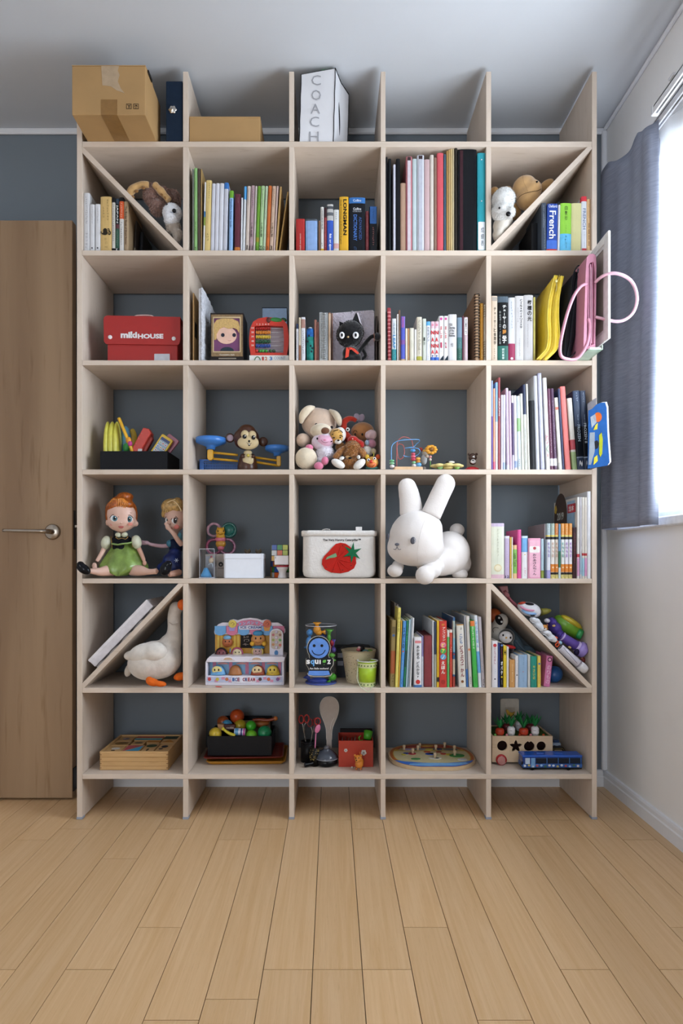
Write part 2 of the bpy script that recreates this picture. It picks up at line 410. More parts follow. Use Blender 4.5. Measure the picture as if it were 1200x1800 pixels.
# dark curtain drawn to the corner
t = thing('dark_curtain', 'charcoal grey blackout curtain gathered between shelf unit and window', 'curtain', (0, 0, 0))
def sheet(cols, zt, zb, nz, amp, seed, th, thick=.003, sag=None):
    """cols: plan curve [(x, y)]; folds deepen and wander with height"""
    pl = catmull([(x, y, 0) for x, y in cols], 9); b = bmesh.new(); rows = []; r = random.Random(seed); m = len(pl)
    ph = [r.uniform(0, 6) for _ in range(4)]
    for j in range(nz+1):
        f = j/nz; row = []
        for i, p in enumerate(pl):
            u = i/(m-1); a = pl[max(0, i-1)]; c = pl[min(m-1, i+1)]; tn = (c-a).normalized(); nn = Vector((-tn.y, tn.x, 0))
            dis = amp*(sin(u*th+ph[0]+1.3*sin(f*2+ph[1]))*(.55+.45*sin(f*3+ph[2]))+.35*sin(u*th*2.3+ph[3]+f*3))
            top = zt - (sag(u) if sag else 0); z = top+(zb-top)*f
            row.append(b.verts.new((p.x+nn.x*dis, p.y+nn.y*dis, z)))
        rows.append(row)
    for A, B in zip(rows, rows[1:]):
        for i in range(m-1): b.faces.new((A[i], A[i+1], B[i+1], B[i])).smooth = True
    return b
cb = sheet([(.975, -.155), (.925, -.175), (.897, -.205), (.908, -.26), (.925, -.305), (.932, -.36), (.930, -.41), (.935, -.452), (.955, -.46)], 2.135, .928, 40, .007, 5, 16,
           sag=lambda u: .012+.022*abs(sin(u*9)))
def curtain_mat(h, tr):
    m = M(h, .8, 'cloth', amt=.10, scale=30)
    for n in m.node_tree.nodes:
        if n.type == 'TEX_NOISE':
            mp = m.node_tree.nodes.new('ShaderNodeMapping'); mp.inputs['Scale'].default_value = (1, 1, 9); src = [l.from_socket for l in m.node_tree.links if l.to_node == n][0]
            m.node_tree.links.new(src, mp.inputs[0]); m.node_tree.links.new(mp.outputs[0], n.inputs['Vector'])
    return m
co = obj('cloth_panel', cb, curtain_mat('#8d93a5', 0), t); sd = co.modifiers.new('thick', 'SOLIDIFY'); sd.thickness = .003
obj('hem', tube([(.937, -.452, 2.10), (.937, -.4535, 1.7), (.937, -.4535, 1.3), (.937, -.452, .935)], .002, 6), M('#b9bcd0', .8, 'cloth'), t)
# sheer
def sheer_mat():
    m = bpy.data.materials.new('sheer_voile'); m.use_nodes = True; nt = m.node_tree; N = nt.nodes; L = nt.links
    out = N['Material Output']; N.remove(N['Principled BSDF'])
    tr = N.new('ShaderNodeBsdfTransparent'); tl = N.new('ShaderNodeBsdfTranslucent'); tl.inputs[0].default_value = (.95, .96, .98, 1); df = N.new('ShaderNodeBsdfDiffuse'); df.inputs[0].default_value = (.85, .87, .9, 1)
    a = N.new('ShaderNodeMixShader'); a.inputs[0].default_value = .4; L.new(tl.outputs[0], a.inputs[1]); L.new(df.outputs[0], a.inputs[2])
    c = N.new('ShaderNodeMixShader'); L.new(tr.outputs[0], c.inputs[1]); L.new(a.outputs[0], c.inputs[2]); L.new(c.outputs[0], out.inputs[0])
    tc = N.new('ShaderNodeTexCoord'); nz = N.new('ShaderNodeTexNoise'); mp = N.new('ShaderNodeMapping'); mp.inputs['Scale'].default_value = (1, 1, .3)
    L.new(tc.outputs['Object'], mp.inputs[0]); L.new(mp.outputs[0], nz.inputs['Vector']); nz.inputs['Scale'].default_value = 9
    mr = N.new('ShaderNodeMapRange'); mr.inputs[3].default_value = .40; mr.inputs[4].default_value = .62; L.new(nz.outputs[0], mr.inputs[0]); L.new(mr.outputs[0], c.inputs[0])
    return m
sb = sheet([(.968, -.36), (.966, -.6), (.968, -.85), (.965, -1.1), (.968, -1.3), (.966, -1.5)], 2.085, .965, 24, .010, 9, 62)
so = tag(obj('sheer_curtain', sb, sheer_mat()), 'white translucent sheer curtain hanging over the bright window', 'curtain')

# door leaf standing open, parallel to the back wall
t = struct('door_1', box(-1.69, -.890, -.142, -.109, .008, 1.991, .0015), wood('door_timber', '#8f7358', '#a88c6e', (7, 7, .55), .45, rnd=0, bump=.04))
mt = M('#a39a8f', .25, 'plain', metal=1, amt=.02)
hz = PZ(935, .16); hx = -.957
h1 = obj('handle_rose', lathe([(0, .0), (.027, 0), (.027, .004), (.022, .008), (0, .008)], 28), mt, t, loc=(hx, -.142, hz), rot=(pi/2, 0, 0), sm=False)
lv = tube([(0, 0, 0), (0, -.035, 0), (-.012, -.050, 0), (-.06, -.052, .001), (-.145, -.050, .003)], lambda u: .0095-.0045*u, 12)
obj('lever', lv, mt, t, loc=(hx, -.142, hz))
obj('latch_plate', box(-.8905, -.8885, -.134, -.117, hz-.06, hz+.075, .0005), M('#4a3d30', .4, metal=.6), t)
obj('latch_bolt', box(-.889, -.877, -.130, -.120, hz+.014, hz+.026, .002), mt, t)
obj('lower_catch', box(-.8895, -.886, -.140, -.112, .03, .11, .001), M('#17161a', .4), t)

# socket plate on the back wall
t = thing('wall_socket', 'cream wall socket plate on the blue wall behind the vegetable toy', 'socket', (PX(895, .297), -.001, PZ(1254, .297)))
obj('plate', prism(rrect(-.034, .034, -.058, .055, .007), -.008, 0, .002), M('#d9d2c6', .4), t)
for q in (-.02, .015): obj('outlet', prism(rrect(-.018, .018, q-.009, q+.009, .003), -.010, -.007), M('#cbc3b6', .4), t)

# THE SHELF UNIT
HY = [(248.5, 258), (440, 449), (633.3, 642), (825.3, 834), (1017, 1025.5), (1209.3, 1218), (1361, 1369.5)]     # shelf boards, top and under edge
VXs = [(321.5, 330.5), (508, 516.5), (669, 677.3), (854.2, 863)]
ply = wood('birch_ply', '#cfbfaf', '#dacbbd', (1.6, 9, 14), .5, rnd=.02, bump=.04, spec=.2, fleck=.1)
plyv = wood('birch_ply_upright', '#cfbfaf', '#dacbbd', (14, 9, 1.6), .5, rnd=.02, bump=.04, spec=.2, fleck=.1)
unit = thing('shelf_unit', 'tall pale birch plywood shelf unit of open square compartments', 'bookshelf', (PX(592), YF, 0))
ux = unit.location.x
def up(o): o.location.x -= ux; o.location.y -= YF; return o
Y0, Y1 = YF, -.0135
PT = 2.378
shelfz = [(PZ(b_), PZ(a_)) for a_, b_ in HY]          # (under, top)
for x0, x1 in ((135, 144.3), (1040.2, 1048.8)):
    up(obj('side_panel', box(PX(x0), PX(x1), Y0, Y1, .004, PT, .0008), plyv, unit))
XA, XB = PX(144.3)+.0004, PX(1040.2)-.0004
for z0, z1 in shelfz: up(obj('shelf_board', box(XA, XB, Y0, Y1, z0, z1, .0008), ply, unit))
lev = [PT]+[q for z in shelfz for q in (z[1], z[0])]+[.004]
for x0, x1 in VXs:
    for i in range(0, len(lev), 2):
        up(obj('divider', box(PX(x0), PX(x1), Y0, Y1, lev[i+1]+.0003, lev[i]-.0003, .0006), plyv, unit))
def diag(p0, p1, th=.0148):
    """diagonal board between two corners of a compartment; p0 and p1 on its centre line"""
    a, c = Vector((p0[0], p0[1])), Vector((p1[0], p1[1])); d = (c-a).normalized(); n = Vector((-d.y, d.x))*th/2
    poly = [tuple(a+n), tuple(a-n), tuple(c-n), tuple(c+n)]
    return poly
def clipd(poly, x0, x1, z0, z1):
    def clip(pl, f, inter):
        out = []
        for i in range(len(pl)):
            a, c = pl[i-1], pl[i]
            if f(c):
                if not f(a): out.append(inter(a, c))
                out.append(c)
            elif f(a): out.append(inter(a, c))
        return out
    def ix(v): return lambda a, c: (v, a[1]+(c[1]-a[1])*(v-a[0])/(c[0]-a[0]))
    def iz(v): return lambda a, c: (a[0]+(c[0]-a[0])*(v-a[1])/(c[1]-a[1]), v)
    poly = clip(poly, lambda p: p[0] >= x0, ix(x0)); poly = clip(poly, lambda p: p[0] <= x1, ix(x1))
    poly = clip(poly, lambda p: p[1] >= z0, iz(z0)); poly = clip(poly, lambda p: p[1] <= z1, iz(z1)); return poly
def cell(c, r):
    """inside limits of compartment column c (0-4), row r (0-7): x0, x1, zfloor, zceil"""
    xs = [144.3]+[v for p in VXs for v in p]+[1040.2]
    return PX(xs[2*c]), PX(xs[2*c+1]), (shelfz[r][1] if r < 7 else 0), (shelfz[r-1][0] if r > 0 else H)
for c_, r_, k in ((0, 1, 'tl'), (4, 1, 'tr'), (0, 5, 'tr'), (4, 5, 'tl')):
    x0, x1, z0, z1 = cell(c_, r_)
    e = .25
    if k == 'tl': p0, p1 = (x0, z1-.008), (x1-.004, z0)
    else: p0, p1 = (x0, z0+.004), (x1-.004, z1)
    v = Vector((p1[0]-p0[0], p1[1]-p0[1])); q0 = (p0[0]-v.x*e, p0[1]-v.y*e); q1 = (p1[0]+v.x*e, p1[1]+v.y*e)
    up(obj('diagonal_board', prism(clipd(diag(q0, q1), x0+.0003, x1-.0003, z0+.0003, z1-.0003), Y0+.0005, Y1), ply, unit))
for x0, x1 in [(135, 144.3)]+VXs+[(1040.2, 1048.8)]:
    up(obj('felt_foot', box(PX(x0)-.0012, PX(x1)+.0012, Y0-.001, Y0+.02, 0, .008, .001), M('#9aa0ae', .8), unit))
FL = {r: shelfz[r][1] for r in range(7)}

# BOOKS
BK = 0; LAST = {}
def book(row, x0, x1, yt, col, label, deco=(), d=.010, dep=.15, lean=0, yaw=0, name='book', cat='book', pg='#ddd6c4', hard=None, group=None, base=None, rough=.45, side=None, lift=0):
    """one book standing on shelf `row`: x0, x1 spine limits, yt top; deco = printing on the spine.  cover > (pages, band, lettering)"""
    global BK; BK += 1
    zf = FL[row] if base is None else base
    xa, xb = PX(x0, d), PX(x1, d); t = xb-xa-.0003; z0 = zf+.0002+lift
    h = PZ(yt, d)-z0; dx = SZ(lean, d)
    if base is None:
        for c_ in range(5):
            cx0, cx1, cz0, cz1 = cell(c_, row)
            if cx0 < (xa+xb)/2 < cx1:
                xa = max(xa, cx0+.0004+max(0, -dx)); xb = min(xb, cx1-.0001-max(0, dx)); h = min(h, cz1-.0012-z0) if d >= 0 else h
        t = xb-xa-.0003
    a = math.atan2(dx, h); h = h/cos(a) if a else h
    p_ = LAST.get(row)
    if p_ and abs(p_[3]-d) < .05 and 0 < (xa+xb)/2-p_[0] < .06:
        xa = max(xa, p_[0]+.0002); xb = max(xb, xa+.0015); t = xb-xa-.0003; zm = min(h, p_[2]); a = max(a, math.atan((p_[0]+math.tan(p_[1])*zm-xa+.0003)/zm))
    LAST[row] = (xb, a, h, d)
    hard = (t > .011) if hard is None else hard
    c = min(.0018 if hard else .0008, t*.28); bl = min(.0025, t*.3)
    o_ = [(-t/2, dep), (-t/2, bl), (-t*.32, bl*.22), (0, 0), (t*.32, bl*.22), (t/2, bl), (t/2, dep)]
    i_ = [(t/2-c, dep), (t/2-c, bl+c*.7), (-t/2+c, bl+c*.7), (-t/2+c, dep)]
    b = bmesh.new(); lo = [b.verts.new((p[0], p[1], 0)) for p in o_+i_]; hi = [b.verts.new((p[0], p[1], h)) for p in o_+i_]; n = len(lo)
    for i in range(n): b.faces.new((lo[i], lo[(i+1) % n], hi[(i+1) % n], hi[i]))
    # top and foot of the cover: quads between outer and inner outline
    for L_, fl_ in ((hi, False), (lo, True)):
        q = [(0, 1, 9, 10), (1, 2, 3, 9), (3, 4, 5, 8), (3, 8, 9), (5, 6, 7, 8)]
        for f in q:
            vs = [L_[k] for k in f]; b.faces.new(vs[::-1] if fl_ else vs)
    bmesh.ops.recalc_face_normals(b, faces=b.faces[:])
    mc = M(col, rough, 'plain', amt=.04, scale=25)
    o = obj(name, b, mc, None)
    lift_ = t/2*abs(sin(a))
    o.location = ((xa+xb)/2, YF+d, z0+lift_); o.rotation_euler = (0, a, R(yaw))
    o['label'] = label; o['category'] = cat
    if group: o['group'] = group
    ins = .003 if hard else .0004
    if t-2*c > .0008: obj('pages', box(-t/2+c, t/2-c, bl+c*.7, dep-(.003 if hard else .0002), ins, h-ins), M(pg, .8, 'pages'), o)
    for k, dc in enumerate(deco):
        w_ = t*.82; f0, f1 = dc[1], dc[2]; za, zb = h*(1-f1), h*(1-f0)
        if dc[0] == 'b':      # printed band round the spine: f0, f1 from the top, colour
            e = .00015+.00005*k; pts = [(-t/2-e, bl+.012), (-t/2-e, bl), (-t*.32, bl*.22-e), (0, -e), (t*.32, bl*.22-e), (t/2+e, bl), (t/2+e, bl+.012)]
            nb = bmesh.new(); A = [nb.verts.new((p[0], p[1], za)) for p in pts]; B = [nb.verts.new((p[0], p[1], zb)) for p in pts]
            if len(dc) > 4: A, B, = A[1:6], B[1:6]
            for i in range(len(A)-1): nb.faces.new((A[i], A[i+1], B[i+1], B[i]))
            obj('band', nb, M(dc[3], rough), o)
        elif dc[0] == 't':    # lettering: f0, f1, string, colour, mode, (width share, x offset, bold)
            ws = dc[6] if len(dc) > 6 else .62; xo = dc[7] if len(dc) > 7 else 0; bo = dc[8] if len(dc) > 8 else .012
            text('lettering', dc[3], xo*t, (za+zb)/2, t*ws, zb-za, -.0007-.0001*k, M(dc[4], .6), o, bo, dc[5] if len(dc) > 5 else 'r')
        elif dc[0] == 'm':    # small print
            nb = bmesh.new(); marks(nb, (dc[5] if len(dc) > 5 else 0)*t, za, zb, t*(dc[4] if len(dc) > 4 else .4), -.0006, BK*7+k)
            obj('small_print', nb, M(dc[3], .6), o)
        elif dc[0] == 'c':    # round emblem
            text_r = min(t*.4, (zb-za)/2) if len(dc) < 5 else t*dc[4]
            obj('emblem', prism(circ(0, (za+zb)/2, text_r, n=18), -.0006-.0001*k, -.0002), M(dc[3], .5), o)
        elif dc[0] == 'r':    # rectangular label
            obj('spine_label', prism(rrect(-t*.42, t*.42, za, zb, t*.1, 3), -.0006-.0001*k, -.0001), M(dc[3], .5), o)
    return o
W, K = '#d9dade', '#17181b'
# ---- top book row, under the slanted board by the door
L1 = ' under the top slanted board by the door'
book(1, 146, 157.2, 339, '#d3d4d8', 'tallest white book'+L1, [('m', .06, .55, '#7c7e86', .3), ('m', .68, .95, '#9a9ca5', .45)])
book(1, 157.6, 166, 359, W, 'slim white book second from the side panel'+L1, [('m', .05, .4, '#8d8f97', .25), ('c', .88, .96, '#44464d', .16)])
book(1, 167, 176, 358.5, W, 'slim white book against the tan book'+L1, [('m', .05, .4, '#8d8f97', .25), ('c', .88, .96, '#44464d', .16)])
book(1, 176.4, 195.6, 345.5, '#d3b272', 'tan book with dark tree silhouette'+L1, [('m', .05, .42, '#8a7040', .2, .18), ('m', .18, .4, '#9c8148', .22, -.2), ('t', .575, .70, '☙', '#2a241a', 'h', .95), ('m', .74, .95, '#b39659', .3)])
book(1, 196.2, 202.3, 347, '#cfcbc2', 'slim white book with black cap'+L1, [('b', 0, .09, '#16171b'), ('m', .12, .8, '#26272c', .45), ('b', .93, 1, '#16171b')], d=.012)
book(1, 202.8, 209, 349, '#16201f', 'black and green travel book marked JAPAN'+L1, [('b', 0, .10, '#26384a'), ('t', .12, .46, 'JAPAN', '#e8e8ea', 'r', .6), ('b', .48, .56, '#5d2b34'), ('b', .56, .92, '#22503d'), ('m', .6, .88, '#cfd8d2', .3), ('t', .93, .99, 'K', '#d9d9db', 'h', .6)], d=.012)
book(1, 209.4, 217.2, 347, '#d5d3d0', 'orange and white book with black cap'+L1, [('b', 0, .07, '#1b1b1e'), ('b', .07, .39, '#d85a26'), ('m', .1, .36, '#f0d2c0', .4), ('m', .45, .88, '#3d3f46', .4)], d=.012)
book(1, 217.6, 225.2, 354, '#a58d6e', 'brown paperback with dark title'+L1, [('t', .10, .85, 'The Border Book of Short Stories', '#4c2f1e', 'r', .5)], d=.012)
book(1, 232, 236.5, 388, '#2b241f', 'dark magazine leaning behind the brown paperback'+L1, [('b', .7, .95, '#6d6454')], d=.06, lean=4, dep=.12)
book(1, 243, 249, 408, '#1b1d22', 'black booklet pushed deepest'+L1, [('b', .6, .8, '#3b4048')], d=.09, lean=3, dep=.10)
# ---- below the flat carton
L2 = ' below the flat carton'
book(1, 337.5, 340.6, 297, '#6d7268', 'thin grey green folder against the divider'+L2, d=.012, dep=.22, name='folder', cat='folder')
book(1, 341, 346.6, 295, '#8cba76', 'tall light green album'+L2, [('m', .12, .3, '#35452c', .25), ('m', .64, .8, '#1f2a1c', .5), ('t', .94, .99, '2', '#26301f', 'h', .4)], d=.012, dep=.22)
book(1, 347, 352.4, 296, '#4e4038', 'tall dark brown album'+L2, [('m', .55, .85, '#7d6c5e', .3)], d=.012, dep=.22)
book(1, 352.8, 354.6, 297, '#a98b58', 'tall thin kraft folder'+L2, d=.012, dep=.22, name='folder', cat='folder')
book(1, 356.4, 359, 320, '#dcdcd8', 'thin white booklet with blue foot'+L2, [('b', .42, .5, '#3c74a8'), ('b', .5, .62, '#8aa04a')], lean=3)
book(1, 359.4, 369, 316.7, '#d6bd7a', 'pale yellow textbook'+L2, [('m', .04, .25, '#6a5a33', .3, .1), ('m', .3, .62, '#b27f3a', .2, -.1), ('m', .74, .86, '#3b3323', .4)], lean=2.8, dep=.19)
book(1, 369.4, 375.8, 322.5, '#c9cad4', 'white file next to the yellow textbook'+L2, lean=3, dep=.2)
book(1, 376.2, 383, 322, '#cfd0da', 'white file in a clear sleeve'+L2, lean=3, dep=.2)
book(1, 383.4, 390.8, 322, '#d3d5de', 'white file beside the file with the blue tab'+L2, lean=3, dep=.2)
book(1, 391.2, 398.5, 321, '#bfc1cc', 'grey white file with blue tab'+L2, [('b', 0, .09, '#2f6fb8')], lean=3, dep=.2)
book(1, 401.7, 408.5, 335, '#8fb6e2', 'sky blue guidebook with green cap'+L2, [('b', 0, .12, '#6aa32c'), ('t', .14, .6, 'Travellers Survival Guide', '#2c4c7e', 'r', .5), ('m', .65, .95, '#6f97c4', .3)], lean=1.5)
book(1, 411.7, 421.6, 341, '#5c2233', 'maroon hardback'+L2, [('m', .06, .16, '#c9b2b4', .12, .1), ('b', .92, 1, '#c8762e', 1)], lean=.8)
book(1, 422.4, 425.2, 347.5, '#dfe2e8', 'thin white booklet beside the maroon hardback'+L2, lean=1.5)
book(1, 425.8, 430, 327.5, '#d3d6da', 'slim white workbook with blue top'+L2, [('b', 0, .2, '#4d9bd6'), ('m', .22, .45, '#7f99b2', .4)], lean=3.2)
book(1, 431, 436.9, 327, '#cbbcb2', 'cream workbook with number one'+L2, [('m', .04, .3, '#7b6a62', .35), ('t', .90, .97, '1', '#2b2524', 'h', .3)], lean=3.6)
book(1, 437.6, 444, 326, '#a98f95', 'mauve workbook numbered eleven'+L2, [('m', .05, .33, '#5b3f48', .5), ('t', .56, .78, '漢字練習', '#33252a', 'v', .5), ('t', .91, .975, '11', '#221c1e', 'h', .8)], lean=3.8)
book(1, 444.6, 448, 327, '#c3bab4', 'thin light grey workbook beside the mauve one'+L2, [('m', .05, .6, '#7d746e', .4)], lean=3.8)
book(1, 448.6, 454, 327, '#67992c', 'strong green workbook'+L2, [('m', .04, .3, '#2f4a14', .35), ('b', .78, .85, '#9a8a2c'), ('t', .92, .97, '2', '#20300f', 'h', .4)], lean=4.2)
book(1, 454.7, 461, 326.5, '#a4c191', 'pale green workbook numbered twenty two'+L2, [('m', .05, .33, '#4f6b40', .4), ('t', .56, .78, '漢字練習', '#20301a', 'v', .5), ('t', .91, .975, '22', '#1b2417', 'h', .8)], lean=4.3)
book(1, 461.6, 466, 327, '#b3c7aa', 'thin pale green workbook beside the orange one'+L2, [('m', .05, .5, '#5f7a55', .4), ('t', .92, .97, '2', '#1b2417', 'h', .5)], lean=4.6)
book(1, 466.6, 472.5, 326.5, '#bf6429', 'orange workbook'+L2, [('m', .04, .3, '#5b2a0f', .3), ('m', .7, .8, '#4b240f', .5), ('t', .92, .97, '3', '#3c1c0b', 'h', .3)], lean=5)
book(1, 473, 479.6, 327, '#c4a893', 'peach workbook numbered three'+L2, [('m', .05, .33, '#7b5c4b', .4), ('t', .56, .78, '漢字練習', '#3b2518', 'v', .5), ('t', .91, .975, '3', '#2a1c14', 'h', .5)], lean=5.6)
book(1, 480, 483, 327, '#c9b2ac', 'thin pinkish workbook beside the peach one'+L2, [('m', .05, .6, '#8a6f69', .4)], lean=6.2)
book(1, 483.4, 486.6, 328, '#b5925a', 'thin kraft folder leaning on the workbooks'+L2, lean=8.5, name='folder', cat='folder')
book(1, 489, 491.6, 337, '#b08c50', 'kraft folder tilted against the divider'+L2, lean=15.5, name='folder', cat='folder', d=.016)
# ---- below the white shopping bag
L3 = ' below the white shopping bag'
book(1, 520, 535.4, 384.5, '#a8221f', 'short red book with white script'+L3, [('t', .45, .98, 'conte nova sylvain', '#d9b9b0', 'r', .22)])
o = book(1, 537, 557.5, 385, '#cfd2d6', 'thick light blue cloth covered book'+L3, [('b', .05, 1, '#86a5d3', 1), ('b', 0, .05, '#4c5560')], rough=.8)
book(1, 559.5, 562.6, 388, '#7c5a40', 'thin brown booklet beside the light blue book'+L3)
book(1, 563.3, 569, 363.7, '#d6d4cf', 'slim white paperback with yellow foot'+L3, [('t', .05, .5, 'LANGUAGE FILES', '#33343a', 'r', .45), ('m', .8, .9, '#55565c', .5), ('b', .93, 1, '#d9b12e')])
book(1, 569.3, 574, 365, '#84222a', 'slim dark red paperback'+L3, [('b', 0, .22, '#372226'), ('m', .25, .9, '#d7a8a8', .35)])
book(1, 574.6, 585.4, 359, '#2b52b4', 'blue paperback with streaked grey top'+L3, [('b', 0, .34, '#b9b8b6'), ('b', .04, .1, '#44474d'), ('b', .17, .24, '#5b5e64'), ('t', .62, .99, 'fisk og sjove', '#f0f2f6', 'r', .45, 0, .03)])
book(1, 586, 595.4, 368.5, '#d3d5d4', 'white book with pink mottled foot'+L3, [('m', .06, .25, '#6d6f74', .3), ('b', .8, .92, '#cfa3a3')])
book(1, 596.4, 612.2, 345.6, '#d9a521', 'thick yellow dictionary with big black title'+L3, [('t', .05, .70, 'LONGMAN', '#18160f', 'r', .40, .12, .03), ('t', .06, .86, 'Study Dictionary of American English', '#3d3010', 'r', .16, -.34)])
book(1, 613.4, 641.6, 347, '#111319', 'thick black dictionary with blue lettering'+L3, [('b', 0, .107, '#2b6bb0'), ('t', .035, .08, 'Collins', '#dfe8f4', 'h', .5), ('t', .19, .235, 'Collins', '#e3e5ea', 'h', .5), ('t', .245, .272, 'COBUILD', '#9fa3ab', 'h', .55), ('t', .36, .78, 'ADVANCED', '#39558f', 'r', .17, .2), ('t', .32, .80, 'DICTIONARY', '#4779c9', 'r', .22, -.12), ('m', .91, .99, '#3c5f8f', .3, -.1)])
book(1, 642.2, 647.8, 371, '#601b21', 'slim dark red book beside the black dictionary'+L3, [('m', .1, .9, '#b57f7c', .35)])
book(1, 648.8, 662.6, 363, '#121419', 'black book with blue oval on its spine'+L3, [('r', .0, .38, '#1f4f8a'), ('m', .05, .3, '#a9c3e2', .2), ('m', .45, .85, '#a86a62', .22)])
# ---- ring binder compartment
L4 = ' in the ring binder compartment'
A4 = dict(dep=.24, d=.008)
book(1, 677.6, 681, 276, '#0f1117', 'thin black folder against the divider'+L4, name='folder', cat='folder', **A4)
book(1, 682, 687.4, 279, '#10151a', 'black folder beside the thin white one'+L4, name='folder', cat='folder', **A4)
book(1, 690.8, 695, 289, '#c3c4d2', 'thin white folder between black ones'+L4, name='folder', cat='folder', **A4)
book(1, 696, 703, 279, '#0e0f14', 'black folder beside the brown notebook'+L4, name='folder', cat='folder', **A4)
book(1, 703.6, 713.2, 321.7, '#b08f78', 'short brown notebook'+L4, d=.008, dep=.2)
def boxfile(x0, x1, yt, col, incol, label):
    o = book(1, x0, x1, yt, col, label, dep=.24, d=.006, name='binder', cat='binder', hard=True, pg=incol)
    t = PX(x1, .006)-PX(x0, .006); h = PZ(yt, .006)-FL[1]
    obj('insert', box(-t*.26, t*.26, -.0012, .002, .002, h*.955), M(incol, .6), o)
    obj('top_hollow', box(-t*.27, t*.27, -.0009, .002, h*.956, h*.992), M('#3d2f31', .8), o)
boxfile(713.5, 724, 275, '#b56b72', '#cfc4cc', 'pink binder with white insert among the ring binders')
book(1, 724.4, 732.6, 279, '#bccbcd', 'pale green grey binder'+L4, name='binder', cat='binder', **A4)
boxfile(733, 745, 272.5, '#cccfd9', '#b9bcc8', 'white binder with open clip top among the ring binders')
book(1, 745.4, 755, 280, '#c4a7a8', 'dusty pink binder'+L4, name='binder', cat='binder', **A4)
book(1, 755.6, 762, 272, '#d2c8be', 'cream binder beside the dusty pink one'+L4, name='binder', cat='binder', **A4)
book(1, 762.4, 767.4, 277, '#8a6a5a', 'thin brown folder'+L4, name='folder', cat='folder', **A4)
book(1, 767.9, 779, 268.7, '#cf525c', 'coral red binder'+L4, name='binder', cat='binder', **A4)
book(1, 779.4, 783.8, 271, '#3c566b', 'slim blue grey folder beside the coral binder'+L4, name='folder', cat='folder', **A4)
book(1, 784.2, 787.4, 265, '#a9834a', 'darkest of four kraft envelopes'+L4, name='envelope_file', cat='envelope', **A4)
book(1, 787.7, 790.9, 263, '#bb9b64', 'second kraft envelope from the coral binder'+L4, name='envelope_file', cat='envelope', **A4)
book(1, 791.2, 794.6, 261, '#c8b17e', 'third kraft envelope from the coral binder'+L4, name='envelope_file', cat='envelope', **A4)
book(1, 794.9, 798.4, 260, '#d0c29b', 'palest kraft envelope'+L4, name='envelope_file', cat='envelope', **A4)
book(1, 798.8, 803.8, 258.8, '#2c2822', 'tallest folder, olive black'+L4, name='folder', cat='folder', d=.004, dep=.24)
o = book(1, 805, 837.4, 262.5, '#0d0f14', 'thick black binder with maroon edge'+L4, name='binder', cat='binder', hard=True, **A4)
t_ = PX(837.4, .008)-PX(805, .008); obj('maroon_edge', box(-t_*.40, -t_*.24, -.0004, .001, .002, PZ(263, .008)-FL[1]-.003), M('#3d1f26', .5), o)
o = book(1, 839, 853.7, 268.7, '#229aa8', 'teal binder with handwritten white label'+L4, [('r', .70, .985, '#e6ecf2'), ('t', .75, .95, '成績表', '#2b2f38', 'v', .42, .1, 0)], name='binder', cat='binder', **A4)
t_ = PX(853.7, .008)-PX(839, .008); h_ = PZ(268.7, .008)-FL[1]
for f in (.93, .51): obj('rivet', lathe([(0, 0), (.0022, 0), (.0018, .0012), (0, .0016)], 10), M('#e3e8ea', .3), o, loc=(0, -.0004, h_*f), rot=(pi/2, 0, 0))
# ---- under the slanted board by the window
L5 = ' under the top slanted board by the window'
book(1, 934, 950, 392, '#16181d', 'black book pushed back deepest'+L5, d=.05, dep=.14)
book(1, 951.6, 960, 356.7, '#3b4553', 'slate grey book with white small print'+L5, [('m', .04, .5, '#b5bcc6', .25, -.1), ('m', .3, .95, '#9aa2ae', .3, .15)], dep=.16)
book(1, 960.6, 979, 358, '#1d429a', 'blue dictionary marked French'+L5, [('t', .025, .085, 'Oxford', '#e8ecf5', 'h', .8), ('t', .15, .73, 'French', '#f4f6fa', 'r', .62, 0, .015), ('b', .76, .94, '#3f6cc8', 1), ('m', .88, .93, '#dfe6f4', .5), ('b', .945, 1, '#c9392f')], lean=1.5)
book(1, 979.5, 983.4, 360, '#d5d6da', 'slim white book between blue and lime'+L5, [('m', .04, .3, '#7d7f86', .4)], lean=1.5)
book(1, 984.2, 1003.4, 357, '#8cc840', 'lime green book with light blue wrapper'+L5, [('t', .05, .36, '白夜行', '#39511d', 'v', .26), ('m', .45, .6, '#5f8a2c', .12), ('b', .63, .97, '#5fb6de'), ('m', .66, .93, '#3b7fa3', .25)], lean=1)
book(1, 1003.8, 1021, 357, '#cdc893', 'plain cream yellow book'+L5, lean=.6, rough=.8)
book(1, 1021.6, 1030.8, 345, '#d6d8de', 'white and red book marked FRENCH'+L5, [('b', 0, .09, '#cf3440'), ('t', .22, .60, 'FRENCH', '#6f7f9e', 'r', .55), ('m', .64, .9, '#9aa4b8', .3), ('r', .94, .99, '#c23640')])
book(1, 1031.2, 1038.8, 349.7, '#d6b082', 'tan book against the side panel'+L5, [('m', .1, .35, '#8a6236', .3), ('t', .45, .9, '英語の友', '#5b3c1e', 'v', .3)])
